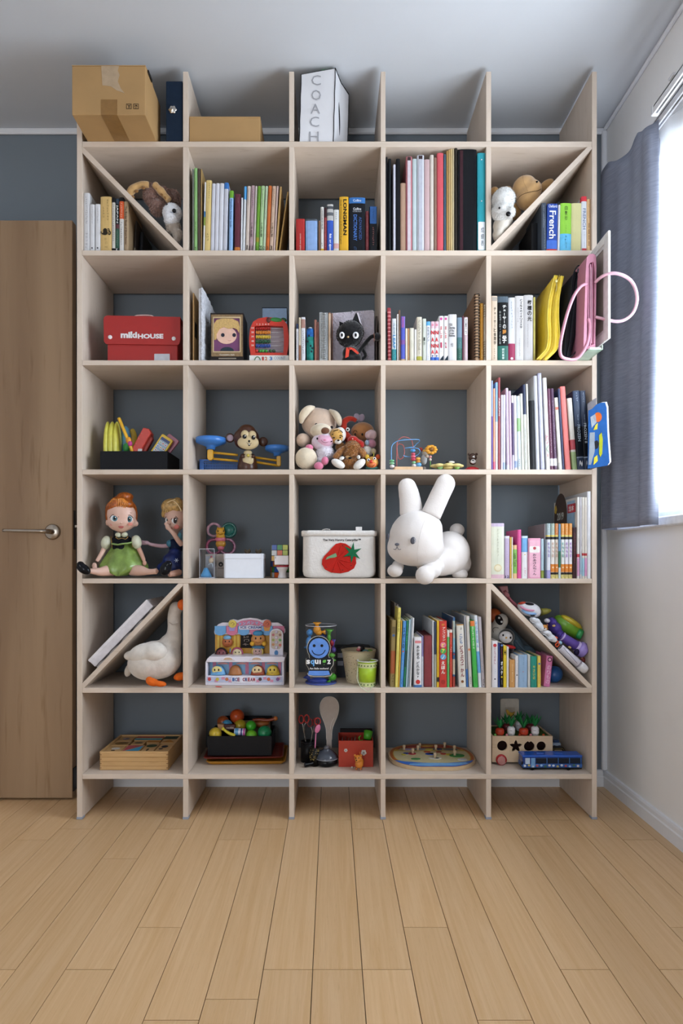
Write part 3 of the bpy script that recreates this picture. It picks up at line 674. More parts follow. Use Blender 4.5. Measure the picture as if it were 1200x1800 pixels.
# ---- beside the black cat plush
L6 = ' beside the black cat plush'
book(2, 520, 524.4, 569, '#c3c4ca', 'shortest paperback, white with navy top,'+L6, [('b', 0, .13, '#1c2c4c'), ('m', .2, .9, '#33353b', .4)], d=.02)
book(2, 524.9, 528.4, 558, '#cabfa8', 'slim cream paperback with brown foot'+L6, [('m', .05, .5, '#3d382e', .4), ('b', .62, 1, '#8d5f44')], d=.02)
book(2, 529, 536.2, 555.4, '#d0d2d9', 'white paperback with pinkish picture'+L6, [('b', .07, .26, '#a67f74'), ('m', .32, .85, '#2f3138', .4), ('b', 0, .025, '#2a2a2e')], d=.02)
book(2, 552.3, 556.8, 562, '#8f5f52', 'reddish brown slim notebook'+L6, d=.02, lean=-.5)
book(2, 557.2, 559.8, 566, '#7a4b44', 'dark rose slim notebook'+L6, d=.02)
book(2, 576.8, 581, 549.7, '#a07259', 'tan slim notebook next to the ring notebook'+L6, [('b', .02, .98, '#c9ab90', 1)], d=.02, dep=.17)
book(2, 659.6, 663.0, 556, '#4a3d38', 'thin dark brown notebook behind the tail'+L6, d=.075, dep=.16)
# ---- two shelves above the rabbit
L7 = ' two shelves above the white rabbit'
book(2, 677.6, 680.2, 548, '#1c1b1d', 'thin black notebook at the divider'+L7, lean=0, d=.02)
o = book(2, 681.8, 688, 541, '#93303a', 'red tartan notebook'+L7, [('b', k/14, k/14+.02, '#d28c8c') for k in range(1, 14)], lean=-1.5, d=.02)
book(2, 688.6, 696.2, 560, '#c8cfd6', 'white and teal paperback with blue letters'+L7, [('t', .10, .36, 'いわる', '#3b6f8c', 'v', .4), ('t', .38, .70, 'LEAP', '#2e7fb4', 'r', .6, 0, .03), ('b', .71, 1, '#1d7f88'), ('m', .74, .95, '#8fd0d4', .3)], d=.015)
book(2, 697.6, 700, 552, '#d9d8d4', 'thin white booklet beside the slim brown book'+L7, d=.015)
book(2, 700.3, 703.5, 545, '#6b5142', 'slim brown book'+L7, [('m', .4, .9, '#d9c9a8', .45)], d=.015)
book(2, 704.2, 711.7, 556, '#4c57b6', 'violet blue notebook'+L7, [('b', 0, .25, '#6f62b4'), ('t', .03, .25, 'NOTES', '#c2548e', 'r', .5), ('b', .52, .62, '#7a4f96'), ('b', .94, 1, '#c9a57a')], d=.015)
book(2, 712.2, 716, 577, '#ded3c0', 'short cream paperback beside the violet notebook'+L7, d=.015)
book(2, 716.2, 719, 577, '#b0865c', 'short thin tan paperback'+L7, d=.015)
book(2, 719.7, 727.4, 576.5, '#d2cebc', 'short cream book with tiny grey title'+L7, [('m', .35, .6, '#8a8676', .2)], d=.015)
book(2, 728, 731.6, 579, '#e3e2e2', 'shortest slim white book'+L7, [('m', .05, .1, '#555555', .3)], d=.015)
book(2, 732, 741.4, 557, '#cfc8b6', 'cream book with grey letters and olive foot'+L7, [('t', .06, .84, 'パシフィックブルー', '#8d887a', 'v', .5), ('b', .88, 1, '#aaa53e')], d=.015)
book(2, 742.4, 748.7, 560, '#c6ccc1', 'pale grey green paperback'+L7, [('t', .43, .62, '1分', '#2e3130', 'v', .4)], d=.015)
book(2, 749, 756.2, 565, '#dcdfe6', 'white paperback with light blue cap'+L7, [('b', 0, .1, '#5fa8de'), ('t', .13, .5, 'カモカノン', '#3b4766', 'v', .5), ('m', .8, .95, '#b8a9b2', .4)], d=.015)
for x0, x1, n_, w_ in ((756.8, 763.6, '1', 'first'), (763.9, 770.8, '2', 'second')):
    book(2, x0, x1, 565, '#e4dfe3', w_+' white comic with red stacked letters'+L7, [('b', 0, .17, '#e0bcc8'), ('c', .04, .14, '#d9869c', .3), ('t', .23, .33, 'N', '#c4242e', 'h', .85, 0, .04), ('t', .40, .51, 'A', '#c4242e', 'h', .8, 0, .04), ('t', .56, .66, 'N', '#c4242e', 'h', .85, 0, .04), ('t', .71, .81, 'A', '#c4242e', 'h', .8, 0, .04), ('b', .89, 1, '#3565bd'), ('c', .83, .89, '#25447c', .2)], d=.014, group='comics with red stacked letters')
for x0, x1, n_, w_ in ((771.2, 779.3, '1', 'volume one'), (779.7, 787.2, '2', 'volume two')):
    book(2, x0, x1, 555.3, '#e4e2e3', 'white comic '+w_+' with dark animal silhouette'+L7, [('c', .03, .10, '#c84f92', .3), ('t', .22, .5, 'ましま', '#c23a3c', 'v', .5), ('t', .58, .70, n_, '#b02a52', 'h', .35, 0, .03), ('m', .7, .8, '#3d3f45', .2), ('t', .86, .99, '◢', '#1c2a38', 'h', .95)], d=.014)
book(2, 787.7, 802.4, 552.5, '#d2d0d2', 'thick white book of ballet stories with black title'+L7, [('t', .19, .25, '101', '#2a2a2e', 'h', .34, -.22), ('t', .255, .315, 'Stories', '#2a2a2e', 'h', .72, -.04), ('t', .32, .37, 'of the', '#2a2a2e', 'h', .6, -.1), ('t', .375, .42, 'Great', '#2a2a2e', 'h', .58, -.1), ('t', .425, .475, 'Ballets', '#2a2a2e', 'h', .72, -.04), ('m', .6, .75, '#4a4a50', .5, -.15)], d=.014)
book(2, 803.2, 812, 558, '#71889a', 'blue green book fading to dark foot'+L7, [('b', .45, .7, '#3f6b70'), ('b', .7, 1, '#27584c'), ('m', .55, .95, '#7fa89a', .35)], d=.014)
book(2, 812.4, 814.8, 555, '#633143', 'thin maroon book'+L7, d=.014)
book(2, 815.2, 822, 557.5, '#bda9af', 'mauve paperback with black title strip'+L7, [('r', .03, .4, '#dcd6d8'), ('t', .05, .38, 'ROMEO ET', '#25252a', 'r', .4)], d=.014)
book(2, 843.4, 849.8, 533, '#b57d1d', 'mustard notebook'+L7, [('m', .02, .1, '#e8c87a', .5), ('m', .8, .95, '#e8d08a', .4)], d=.012)
# ---- beside the yellow document case
L8 = ' beside the yellow document case'
book(2, 863.4, 874, 520, '#cdbba6', 'beige book with dark Japanese title'+L8, [('r', .02, .08, '#a39a90'), ('t', .17, .75, 'チョーサーと倫理学', '#2b241e', 'v', .4, .08), ('m', .8, .97, '#6a5a48', .3)], d=.012)
o = book(2, 874.8, 893, 521, '#101214', 'black book with white title and green wrapper'+L8, [('b', 0, .09, '#4b5a66'), ('t', .13, .42, 'チョーサー', '#e6e6e2', 'v', .36, .12, .02), ('t', .43, .5, 'の', '#e6e6e2', 'h', .3, .12), ('t', .51, .58, '詩', '#d8923c', 'h', .36, .12, .02), ('t', .60, .72, '学', '#e6e6e2', 'h', .4, .12, .02), ('t', .22, .74, '中世ヨーロッパの伝統', '#9aa09e', 'v', .16, -.3), ('b', .76, 1, '#1f6257'), ('t', .80, .97, '研究叢書', '#cfe3dc', 'v', .25)], d=.012)
book(2, 893.5, 905, 523, '#cfd2d8', 'white book with magenta wrapper'+L8, [('m', .06, .5, '#8d9aae', .35), ('b', .72, 1, '#93254f'), ('c', .93, .98, '#e8c8d6', .2)], d=.012)
book(2, 905.5, 920.2, 520, '#cac8c8', 'grey white book with two column Japanese title'+L8, [('t', .05, .50, 'C.S.のイギリス文学', '#2c2a2c', 'v', .3, .18), ('m', .18, .4, '#7a787a', .16, -.2), ('m', .65, .92, '#6a686a', .16)], d=.012)
book(2, 920.7, 936.8, 518.5, '#c4c2c3', 'grey white book with large brush written title'+L8, [('t', .07, .40, '栴檀の光', '#201e20', 'v', .5, .1, .02), ('m', .44, .8, '#77757a', .14, -.1), ('m', .96, .99, '#77757a', .5)], d=.012)
# ---- picture books on the shelf of the blue cloth book
L9 = ' on the shelf with the blue cloth book'
P9 = dict(dep=.2)
book(3, 863.4, 866.2, 669, '#8fa3d2', 'thin periwinkle book at the divider'+L9, [('b', .4, 1, '#5f4d99')], **P9)
book(3, 866.5, 870.2, 682.7, '#de9c7b', 'thin peach book'+L9, [('m', .1, .6, '#7a4a3c', .4), ('b', .9, 1, '#d9607a')], **P9)
book(3, 870.6, 874.6, 672, '#84addc', 'thin sky blue book'+L9, [('b', .45, 1, '#d3dbe4')], **P9)
book(3, 875, 879.2, 663.5, '#933c43', 'slim dark red book near the divider'+L9, [('t', .22, .42, 'ABRAMS', '#ecd9d8', 'r', .5)], **P9)
book(3, 880, 883.8, 694, '#cfcbe0', 'slim lilac white picture book'+L9, [('m', .1, .8, '#8b86a8', .3)], **P9)
book(3, 884.1, 887.9, 694, '#e1e2ea', 'slim bright white picture book'+L9, [('b', .9, 1, '#9fb4cf')], **P9)
book(3, 890.6, 895.4, 682, '#cdbbd1', 'lilac picture book with white foot'+L9, [('m', .05, .6, '#9383a0', .3), ('b', .94, 1, '#dcdbe4')], lean=-2.3, **P9)
book(3, 895.8, 900, 687, '#c7adc1', 'mauve picture book'+L9, lean=-2.3, **P9)
book(3, 900.3, 903.9, 695, '#e3e0e6', 'white picture book with purple stripe'+L9, [('b', .1, .8, '#4c3a66', 1), ('b', .8, 1, '#c7c3d8')], lean=-1.8, **P9)
book(3, 904.3, 909.4, 695, '#dcd5da', 'pinkish white picture book'+L9, [('m', .1, .7, '#b08aa4', .3), ('b', .88, .97, '#8fa0c4')], lean=-2.4, **P9)
book(3, 910, 916, 696, '#c6d2da', 'pale blue picture book with green patch'+L9, [('b', .3, .48, '#8ab27c'), ('m', .05, .28, '#6f8796', .3), ('m', .85, .97, '#44586f', .5)], lean=-2.6, **P9)
book(3, 916.6, 921.3, 692, '#d6d5c9', 'greyish cream picture book'+L9, [('m', .15, .8, '#8d8c7e', .3)], lean=-3.6, **P9)
book(3, 921.8, 927.4, 676, '#202c4c', 'tall navy picture book'+L9, [('b', .35, 1, '#c9cbc4'), ('m', .5, .95, '#4c6a5c', .4)], lean=-6.5, **P9)
book(3, 927.8, 931.4, 675, '#dad8cb', 'tall thin cream picture book'+L9, [('m', .2, .9, '#55564a', .35)], lean=-7, **P9)
book(3, 932, 941.5, 704, '#14161b', 'black square book'+L9, lean=-2.5, dep=.2)
book(3, 942, 948.8, 660.7, '#b9bbc2', 'tall grey magazine file'+L9, lean=-9.5, dep=.22, d=.014)
book(3, 950.4, 957.4, 656, '#a1a3be', 'tallest lavender clear file'+L9, [('b', .02, .98, '#b5b6c9', 1)], lean=-7.5, dep=.22, d=.012)
book(3, 960.2, 967, 664, '#dddcda', 'tall white picture book with pink letters'+L9, [('m', .1, .5, '#b5b3b3', .3), ('t', .62, .72, 'り', '#c98a96', 'h', .7), ('t', .73, .82, 'く', '#8fae90', 'h', .7), ('t', .83, .86, 'x', '#c47f78', 'h', .5)], lean=-6.5, **P9)
book(3, 967.4, 972.9, 683, '#5e2c48', 'maroon book nearest the white picture book'+L9, [('m', .15, .8, '#d6bccb', .35), ('b', .86, .95, '#dcd9dc')], lean=-6, **P9)
book(3, 973.4, 979.4, 683, '#4b294a', 'purple book with white foot'+L9, [('m', .15, .8, '#c9b2c7', .35), ('b', .86, .95, '#dcd9dc')], lean=-6.5, **P9)
book(3, 982, 988.2, 699, '#d8d3cb', 'off white book with red speck'+L9, [('r', .13, .17, '#c46a58'), ('b', .9, 1, '#c9c7c2')], lean=-8, **P9)
book(3, 988.6, 992.3, 683, '#3a4364', 'slim dark blue book behind the coral one'+L9, lean=-8.5, **P9)
book(3, 994, 1003.2, 679.5, '#de7570', 'thick coral book'+L9, [('m', .25, .75, '#e9a8a0', .2)], lean=-10, **P9)
book(3, 1006, 1014.6, 700, '#d2cdc4', 'white book with red and green picture'+L9, [('b', .58, .72, '#b8454f'), ('b', .75, 1, '#93aa76')], lean=-9.5, **P9)
book(3, 1015.4, 1027.2, 687, '#2c3d5a', 'navy art book farther from the side panel'+L9, [('b', .45, .83, '#141a26'), ('t', .3, .42, 'THE ART OF', '#9fb2cc', 'r', .18), ('t', .43, .64, 'FROZEN', '#c9dcee', 'r', .42), ('m', .02, .15, '#9fb2cc', .3), ('b', .835, .85, '#8fa0b8'), ('t', .88, .96, '~', '#e6ecf4', 'h', .5)], lean=-9, **P9)
book(3, 1027.8, 1039.6, 687, '#273650', 'navy art book against the side panel'+L9, [('b', .45, .83, '#10151f'), ('t', .3, .40, 'THE ART OF', '#9fb2cc', 'r', .18), ('t', .41, .66, 'FROZEN II', '#e4eef8', 'r', .45), ('m', .02, .15, '#9fb2cc', .3), ('b', .835, .85, '#8fa0b8'), ('t', .88, .96, '~', '#aab4c4', 'h', .5)], lean=-9, **P9)
# ---- compartment beside the rabbit
L10 = ' in the compartment beside the white rabbit'
P10 = dict(d=.008, dep=.13)
book(4, 863.6, 886, 919.7, '#d8dbc9', 'pale green boxed book with round emblem'+L10, [('b', 0, .06, '#c8b8d2'), ('m', .1, .6, '#b8bba4', .2), ('c', .72, .9, '#d9cba0', .3), ('c', .74, .88, '#e4dcc0', .22), ('b', .93, 1, '#d7b3bf')], **P10)
book(4, 886.8, 895.4, 942, '#bcabc9', 'lilac paperback with black numbers'+L10, [('b', 0, .06, '#d9d6e0'), ('m', .2, .75, '#d9cfe4', .3), ('t', .93, .99, '12', '#1f1c22', 'h', .8)], **P10)
book(4, 895.8, 898.8, 944, '#d2aa4c', 'thin golden yellow paperback'+L10, **P10)
book(4, 899.1, 901.2, 944, '#e2e0da', 'thin white paperback beside the golden one'+L10, **P10)
book(4, 901.6, 908.6, 958, '#dcb487', 'short peach book with green panel'+L10, [('b', .13, .85, '#82b759', 1), ('t', .25, .65, 'Little Tomb', '#2d4a20', 'r', .45)], **P10)
book(4, 909, 916, 931, '#d44c90', 'bright pink book'+L10, [('m', .05, .9, '#e690b8', .3)], **P10)
book(4, 916.8, 927.4, 942, '#e3e3e6', 'blue topped white book with flowers'+L10, [('b', 0, .05, '#c9dcec'), ('b', .05, .38, '#70a8da'), ('c', .42, .46, '#d9b45c', .1), ('m', .75, .95, '#d07c98', .3), ('m', .97, .99, '#555555', .3)], **P10)
o = book(4, 928, 950, 946, '#e39fbb', 'pink boxed book with white framed title'+L10, [('r', .05, .97, '#eab3c8'), ('r', .20, .36, '#e9e4e0'), ('t', .38, .92, 'おかあさんちゃん', '#4a3040', 'v', .3, 0, .02), ('m', .09, .13, '#f3e4ea', .5), ('c', .21, .29, '#b8404c', .12)], d=.004, dep=.12)
book(4, 950.5, 955.8, 947, '#adc7d2', 'slim pale blue book with olive foot'+L10, [('m', .3, .5, '#3d5a58', .2), ('b', .8, .99, '#8a9a44')], **P10)
book(4, 956.4, 960.6, 921, '#8d8285', 'tall slim grey brown book'+L10, d=.03, dep=.17)
ser = [(961, 967.4, '#d7dbe4', '#9fb3b8', '#9c94c0', 'white lilac comic'), (968.2, 974.8, '#dfdcd6', '#9fb0a4', '#c9ad9c', 'white comic with pinkish middle'), (975.4, 981, '#cfc4b8', '#c87a3c', '#b58c78', 'brown orange comic'),
       (986, 992, '#dfe2e0', '#d9933f', '#7fb0a8', 'orange topped comic with teal letters'), (992.8, 998.8, '#e0dde4', '#d9933f', '#a486c0', 'orange topped comic with violet letters'), (999.6, 1005.6, '#e4e2e6', '#d9933f', '#b38cc9', 'orange topped comic with mauve letters')]
for i, (x0, x1, c0, ct, cm, lb) in enumerate(ser):
    book(4, x0, x1, 920, c0, lb+L10, [('b', 0, .21, ct), ('m', .02, .19, '#f4efe4', .4), ('b', .215, .24, '#d9c23c'), ('b', .245, .29, '#26282c'), ('t', .34, .62, '動物物語', cm, 'v', .55, 0, .03)] + ([('b', .74, .885, '#d9832f'), ('c', .77, .83, '#e9c9a4', .25), ('b', .89, .93, '#2b2725'), ('b', .93, 1, '#cfc27c'), ('m', .94, .99, '#2b2725', .5)] if i else [('b', .85, 1, '#a7a4d9')]), group='comics of one set', **P10)
book(4, 981.5, 985.6, 921, '#6189ab', 'thin blue and green book between comics'+L10, [('b', .5, .8, '#2f6b54'), ('b', .8, 1, '#c3d0d4')], **P10)
book(4, 1006.4, 1013.2, 927, '#3b262a', 'dark maroon book'+L10, [('m', .1, .7, '#a05458', .35)], **P10)
o = book(4, 1013.8, 1018.6, 873.6, '#dcdad6', 'tall magazine with brown and blue cover picture'+L10, [('m', .1, .6, '#b59b84', .3), ('b', .7, .74, '#c23a48'), ('b', .75, .97, '#cf9cc0', 1)], d=.004, dep=.21)
t_ = PX(1018.6, .004)-PX(1013.8, .004); h_ = PZ(873.6, .004)-FL[4]
m_ = Matrix.Translation((-t_/2-.0004, 0, 0)) @ Matrix.Rotation(-pi/2, 4, 'Z')      # onto the cover that faces the room
def on_cover(name, bm, mat): return obj(name, xf(bm, m_), mat, o)
on_cover('cover_arch', prism([(-.205+p[0], h_*.62+p[1]) for p in [(0, 0), (.12, 0), (.12, .05)]+[(.06+.06*cos(a*.26), .05+.075*sin(a*.26)) for a in range(13)]], -.0002, 0), M('#4c3a2f', .5))
on_cover('cover_panel', box(-.085, -.02, -.0002, 0, h_*.45, h_*.97), M('#8fb0cc', .5))
on_cover('cover_label', box(-.08, -.012, -.0005, -.0002, h_*.82, h_*.93), M('#b9303c', .5))
on_cover('cover_star', prism(circ(-.190, h_*.90, .012, .016, 5), -.0006, -.0002), M('#d9b83a', .5))
b = bmesh.new(); put_glyph(b, '2019', -.145, h_*.80, .06, .026, -.0008, .02); on_cover('lettering', b, M('#dfe6e2', .6))
b = bmesh.new(); put_glyph(b, '絵本', -.046, h_*.875, .045, .02, -.0008, .02); on_cover('lettering', b, M('#f2e8e8', .6))
book(4, 1019.2, 1022.4, 874, '#c9c7cc', 'tall thin magazine second from the picture cover'+L10, [('m', .1, .6, '#8a90a4', .3), ('b', .72, .95, '#9fb8cc', 1)], d=.004, dep=.21)
book(4, 1022.8, 1027.2, 873.8, '#dbd6cd', 'tall beige white magazine'+L10, [('m', .1, .6, '#b58a64', .3), ('b', .69, .72, '#b83c42'), ('b', .75, .97, '#9fc8d9', 1)], d=.004, dep=.21)
book(4, 1027.6, 1031.8, 874, '#dcd5cb', 'tall cream magazine with pink foot'+L10, [('m', .1, .6, '#a8734c', .3), ('b', .69, .72, '#b83c42'), ('b', .75, .97, '#d79ac2', 1)], d=.004, dep=.21)
book(4, 1032.3, 1038.4, 863.7, '#e3e4ea', 'tallest white magazine against the side panel'+L10, [('m', .3, .6, '#b9bcc6', .3)], d=.004, dep=.23)
# ---- below the rabbit
L11 = ' below the white rabbit'
book(5, 692, 694.8, 1060, '#756b66', 'taupe board book standing deep'+L11, d=.11, dep=.15, lean=1)
book(5, 696, 699.2, 1063, '#a5969c', 'mauve grey board book standing deep'+L11, d=.11, dep=.15, lean=1)
book(5, 685.3, 693.2, 1090, '#8f7c4b', 'olive gold picture book near the divider'+L11, [('r', .1, .2, '#6a5a34'), ('c', .2, .26, '#3b5f9a', .3), ('b', .46, .8, '#a2552c', 1), ('m', .82, .95, '#2b2416', .5)], lean=3, dep=.2, d=.014, hard=True)
book(5, 694, 699.2, 1068.5, '#e2d56c', 'tall yellow picture book'+L11, [('t', .05, .3, 'えほんのき', '#8a7d2c', 'v', .5), ('m', .55, .7, '#8a7d2c', .3)], lean=5.5, dep=.16, d=.010)
book(5, 699.6, 701.8, 1091, '#dcab3c', 'thin orange yellow picture book'+L11, lean=5, dep=.16)
book(5, 702.2, 708, 1091.7, '#5293d6', 'blue picture book with dark title'+L11, [('t', .1, .42, 'スポんの', '#1b2c58', 'v', .6, 0, .02), ('c', .43, .49, '#c9503c', .25), ('m', .6, .75, '#d9e6f2', .3), ('m', .88, .95, '#1b2c58', .4)], lean=6, dep=.16, d=.010)
book(5, 708.4, 712.2, 1091, '#1f7a55', 'green picture book'+L11, [('t', .15, .35, 'みどり', '#46c086', 'v', .6, 0, .02), ('b', .45, .7, '#1c4a42')], lean=6, dep=.16, d=.014)
book(5, 712.6, 716, 1089, '#a7c3d0', 'thin pale blue picture book'+L11, lean=5.5, dep=.17, d=.014)
book(5, 716.4, 719.2, 1086.5, '#8c98a2', 'thin steel grey picture book'+L11, lean=5.2, dep=.18, d=.016)
book(5, 719.5, 722.6, 1086.5, '#dcdde0', 'thin white picture book'+L11, lean=5.2, dep=.18, d=.016)
book(5, 727.8, 740.8, 1120, '#e2e3e8', 'white board book with red disc and black title'+L11, [('r', .07, .12, '#d9868c'), ('t', .16, .44, 'あかまる', '#22242e', 'v', .42, 0, .02), ('t', .48, .82, 'どれかな?', '#22242e', 'v', .42, 0, .02), ('c', .84, .94, '#c9322e', .3), ('b', .95, 1, '#4a78b0')], dep=.14, d=.008)
book(5, 741.2, 744, 1118, '#8f86b4', 'thin violet board book'+L11, [('b', .4, 1, '#c9cdd9')], dep=.14, d=.012)
book(5, 745.2, 758.6, 1116.7, '#6c2327', 'maroon boxed album'+L11, [('b', .02, .98, '#82323a', 1)], dep=.17, d=.012, hard=True, pg='#6c2327')
book(5, 759.2, 762.6, 1091, '#c6c9cc', 'tall thin white board book beside the maroon album'+L11, dep=.22, d=.014)
book(5, 763, 767.2, 1093, '#2b3752', 'thin dark blue picture book'+L11, [('b', .5, 1, '#a5a89a')], dep=.2, d=.012)
book(5, 767.6, 771.8, 1090.5, '#e2b72b', 'yellow picture book beside the red one'+L11, [('b', .85, .92, '#3b3a34', 1)], dep=.18, d=.010)
book(5, 772.2, 785, 1091.7, '#cb3a30', 'thick red picture book with circled letters'+L11, [('t', .04, .07, 'NEW', '#e8b04c', 'h', .4), ('t', .09, .30, 'アンパンマン', '#f2ece4', 'v', .42, .1, .02), ('c', .32, .40, '#e07aa4', .4), ('c', .41, .49, '#4fae5a', .4), ('c', .50, .58, '#5ea8d6', .4), ('t', .33, .39, 'ピ', '#f6e85a', 'h', .4, 0, .03), ('t', .42, .48, 'ア', '#f6e85a', 'h', .4, 0, .03), ('t', .51, .57, 'ノ', '#f2ece4', 'h', .4, 0, .03), ('t', .60, .80, 'えほん', '#f2ece4', 'v', .55, 0, .03), ('c', .88, .96, '#a8281f', .3)], dep=.18, d=.008)
book(5, 785.4, 789.8, 1107.5, '#62b165', 'slim green and white picture book'+L11, [('b', 0, .12, '#dcdad2'), ('m', .2, .6, '#e3efe2', .4)], dep=.15)
book(5, 790.2, 794.6, 1107, '#cc422f', 'slim red picture book'+L11, [('b', 0, .05, '#eae4de'), ('m', .07, .25, '#f2d6cc', .3), ('m', .3, .4, '#f2ece4', .6), ('m', .5, .75, '#f0d0c4', .3)], dep=.15)
book(5, 795.6, 799.6, 1085, '#36618d', 'tall blue picture book with patterned spine'+L11, [('b', .05, .3, '#a8b4ac'), ('b', .3, .5, '#7fb0c4'), ('c', .5, .56, '#b83c34', .35), ('b', .6, .82, '#c3b9a4'), ('b', .85, 1, '#a8443a')], dep=.2, d=.014)
book(5, 806.7, 819, 1098, '#dfdbd3', 'thick white animal picture dictionary'+L11, [('b', 0, .012, '#d99a2c'), ('m', .04, .1, '#6a6c70', .5), ('t', .15, .31, 'こども', '#3a6fa8', 'v', .42, .05, .02), ('t', .33, .84, 'どうぶつずかん', '#7d1f2c', 'v', .5, .05, .03), ('c', .88, .94, '#8a5a34', .2)], lean=-4.5, dep=.17, d=.010)
book(5, 819.6, 823.2, 1082, '#98999f', 'thin grey picture book beside the animal dictionary'+L11, [('b', .75, 1, '#3f6fae')], lean=-4.8, dep=.22, d=.014)
book(5, 824.2, 830.2, 1083.5, '#d2cdc9', 'white picture book with orange oval'+L11, [('c', .42, .52, '#d98a5c', .35), ('m', .85, .95, '#55565c', .5)], lean=-6, dep=.22, d=.012)
book(5, 832.4, 840, 1091.7, '#42b24c', 'bright green picture book'+L11, [('b', 0, .08, '#e07a3c', 1), ('t', .08, .42, 'はじめてのえほん', '#e6f2e0', 'v', .4), ('m', .8, .95, '#24702c', .3)], lean=-8.5, dep=.19, d=.006)
book(5, 841, 846.6, 1082, '#dbe3ec', 'white picture book with blue title'+L11, [('t', .08, .45, 'そらのえほん', '#4f92cf', 'v', .6, 0, .02), ('b', .5, .8, '#6aa9dc', 1)], lean=-8.5, dep=.21, d=.008)
book(5, 847.2, 853, 1084.5, '#b8b0b6', 'grey mauve picture book against the divider'+L11, [('m', .2, .8, '#6a6672', .4), ('m', .88, .98, '#22242a', .6)], lean=-7.5, dep=.22, d=.008)
# ---- under the lower slanted board
L12 = ' under the lower slanted board'
P12 = dict(dep=.12, d=.008)
book(5, 864.4, 874.8, 1126.7, '#e4e4ea', 'tallest white book'+L12, [('c', .07, .12, '#c43c44', .3), ('t', .14, .5, 'ひとつのほし', '#b06a74', 'v', .3), ('m', .6, .72, '#9fb8d6', .25), ('c', .8, .84, '#34363c', .12)], **P12)
book(5, 875.2, 878.6, 1130, '#1e3c7c', 'slim navy book'+L12, **P12)
book(5, 878.9, 884.2, 1130.5, '#17161c', 'black book with bold white letters'+L12, [('c', .02, .08, '#5f84c4', .35), ('m', .1, .38, '#b03040', .5), ('t', .40, .72, 'オバケ', '#f2f2f4', 'v', .75, 0, .04), ('c', .73, .80, '#e6d23c', .3), ('m', .83, .95, '#d9d9dc', .35)], **P12)
book(5, 884.6, 890, 1135, '#e8cb2f', 'yellow book'+L12, [('t', .1, .22, 'H', '#2b2818', 'h', .6, 0, .03), ('m', .3, .75, '#a08c1c', .3)], **P12)
book(5, 890.4, 894, 1137, '#e6e6ea', 'slim white book'+L12, **P12)
book(5, 895.4, 904.8, 1160, '#cd9859', 'shortest orange tan book'+L12, [('t', .15, .8, 'Good Morning', '#e8cfa0', 'r', .3)], **P12)
book(5, 905.4, 911, 1153, '#e2e2e6', 'small white book with dark dots'+L12, [('m', .05, .6, '#7d7f86', .3), ('c', .58, .64, '#2b2d33', .2)], **P12)
book(5, 911.8, 926.6, 1151, '#92b1d1', 'thick blue grey book'+L12, [('m', .08, .3, '#6f8fb0', .2), ('c', .5, .54, '#c48a9c', .06), ('m', .7, .85, '#6a8098', .15)], hard=True, **P12)
book(5, 927.4, 932, 1151, '#c9cac6', 'slim grey white book'+L12, **P12)
book(5, 932.8, 943.6, 1154, '#1f8d7d', 'teal book with yellow title'+L12, [('t', .28, .75, 'やさいの', '#d9cf5a', 'v', .35, 0, .02)], **P12)
book(5, 944.6, 950.6, 1153, '#e3ca5e', 'pale yellow book beside the teal one'+L12, [('c', .2, .3, '#4a7fc0', .3), ('m', .35, .9, '#a8752c', .35)], **P12)
book(5, 955.6, 966.4, 1153.5, '#cb72a3', 'pink book with flower and patterned title'+L12, [('c', .04, .2, '#5c2440', .38), ('c', .07, .17, '#e6a8c8', .22), ('t', .3, .92, 'のりもの', '#e8c4da', 'v', .6, 0, 0)], lean=5.5, dep=.11, d=.016, yaw=0)

# THINGS BUILT FROM SHAPED PARTS
class Kit:
    """a thing = Empty at its base; parts are modelled where they stand and hung under it"""
    def __init__(s, name, label, cat, base, group=None):
        s.root = thing(name, label, cat, base, group=group)
    def hang(s, o, parent=None):
        o.parent = parent or s.root
        if parent is None: o.location = o.location-s.root.location
        return o
    def add(s, name, bm, mat, parent=None, sm=False, **p): return s.hang(obj(name, bm, mat, None, sm=sm, **p), parent)
    def blob(s, name, parts, mat, parent=None, **k): return s.hang(blob(name, parts, mat, None, **k), parent)
    def txt(s, name, st, px, py, w_, h_, d, mat, parent=None, mode='h', bold=.01):
        return s.hang(text(name, st, PX(px, d), PZ(py, d), SZ(w_, d), SZ(h_, d), YF+d, mat, None, bold, mode), parent)
    def fur(s, name, src, n, L, mat, **k):
        o = fur(name, src, n, L, mat, None, **k); o.parent = s.root; o.location = src.location.copy(); return o
def onto(o, px, py, lift=.0005):
    """depth behind the shelf front at which the sight line through (px, py) meets part o"""
    from mathutils.bvhtree import BVHTree
    off = o.location+(o.parent.location if o.parent else Vector())
    t = BVHTree.FromPolygons([v.co+off for v in o.data.vertices], [tuple(p.vertices) for p in o.data.polygons])
    c = Vector((0, CAMY, CAMH)); h = t.ray_cast(c, (PP(px, py, .1)-c).normalized())[0]
    return (h.y-YF-lift) if h else None
def ground(o, row):
    for v in o.data.vertices: v.co.z = max(v.co.z, FL[row]+.0006)
    return o
def E(px, py, rx, ry, d=.05, rd=None, rot=0):
    return (PP(px, py, d), (SZ(rx, d), rd if rd else SZ(min(rx, ry), d), SZ(ry, d)), (0, R(rot), 0))
def eb(*a, **k): return ell(*E(*a, **k))
def base(px, row, d): return Vector((PX(px, d), YF+d, FL[row] if row >= 0 else 0))
def pathp(pts, d): return [PP(p[0], p[1], p[2] if len(p) > 2 else d) for p in pts]
def poly(pts, d): return [(PX(x, d), PZ(y, d)) for x, y in pts]
def rr(x0, x1, y0, y1, r, d, n=5): return rrect(PX(x0, d), PX(x1, d), PZ(y1, d), PZ(y0, d), SZ(r, d), n)
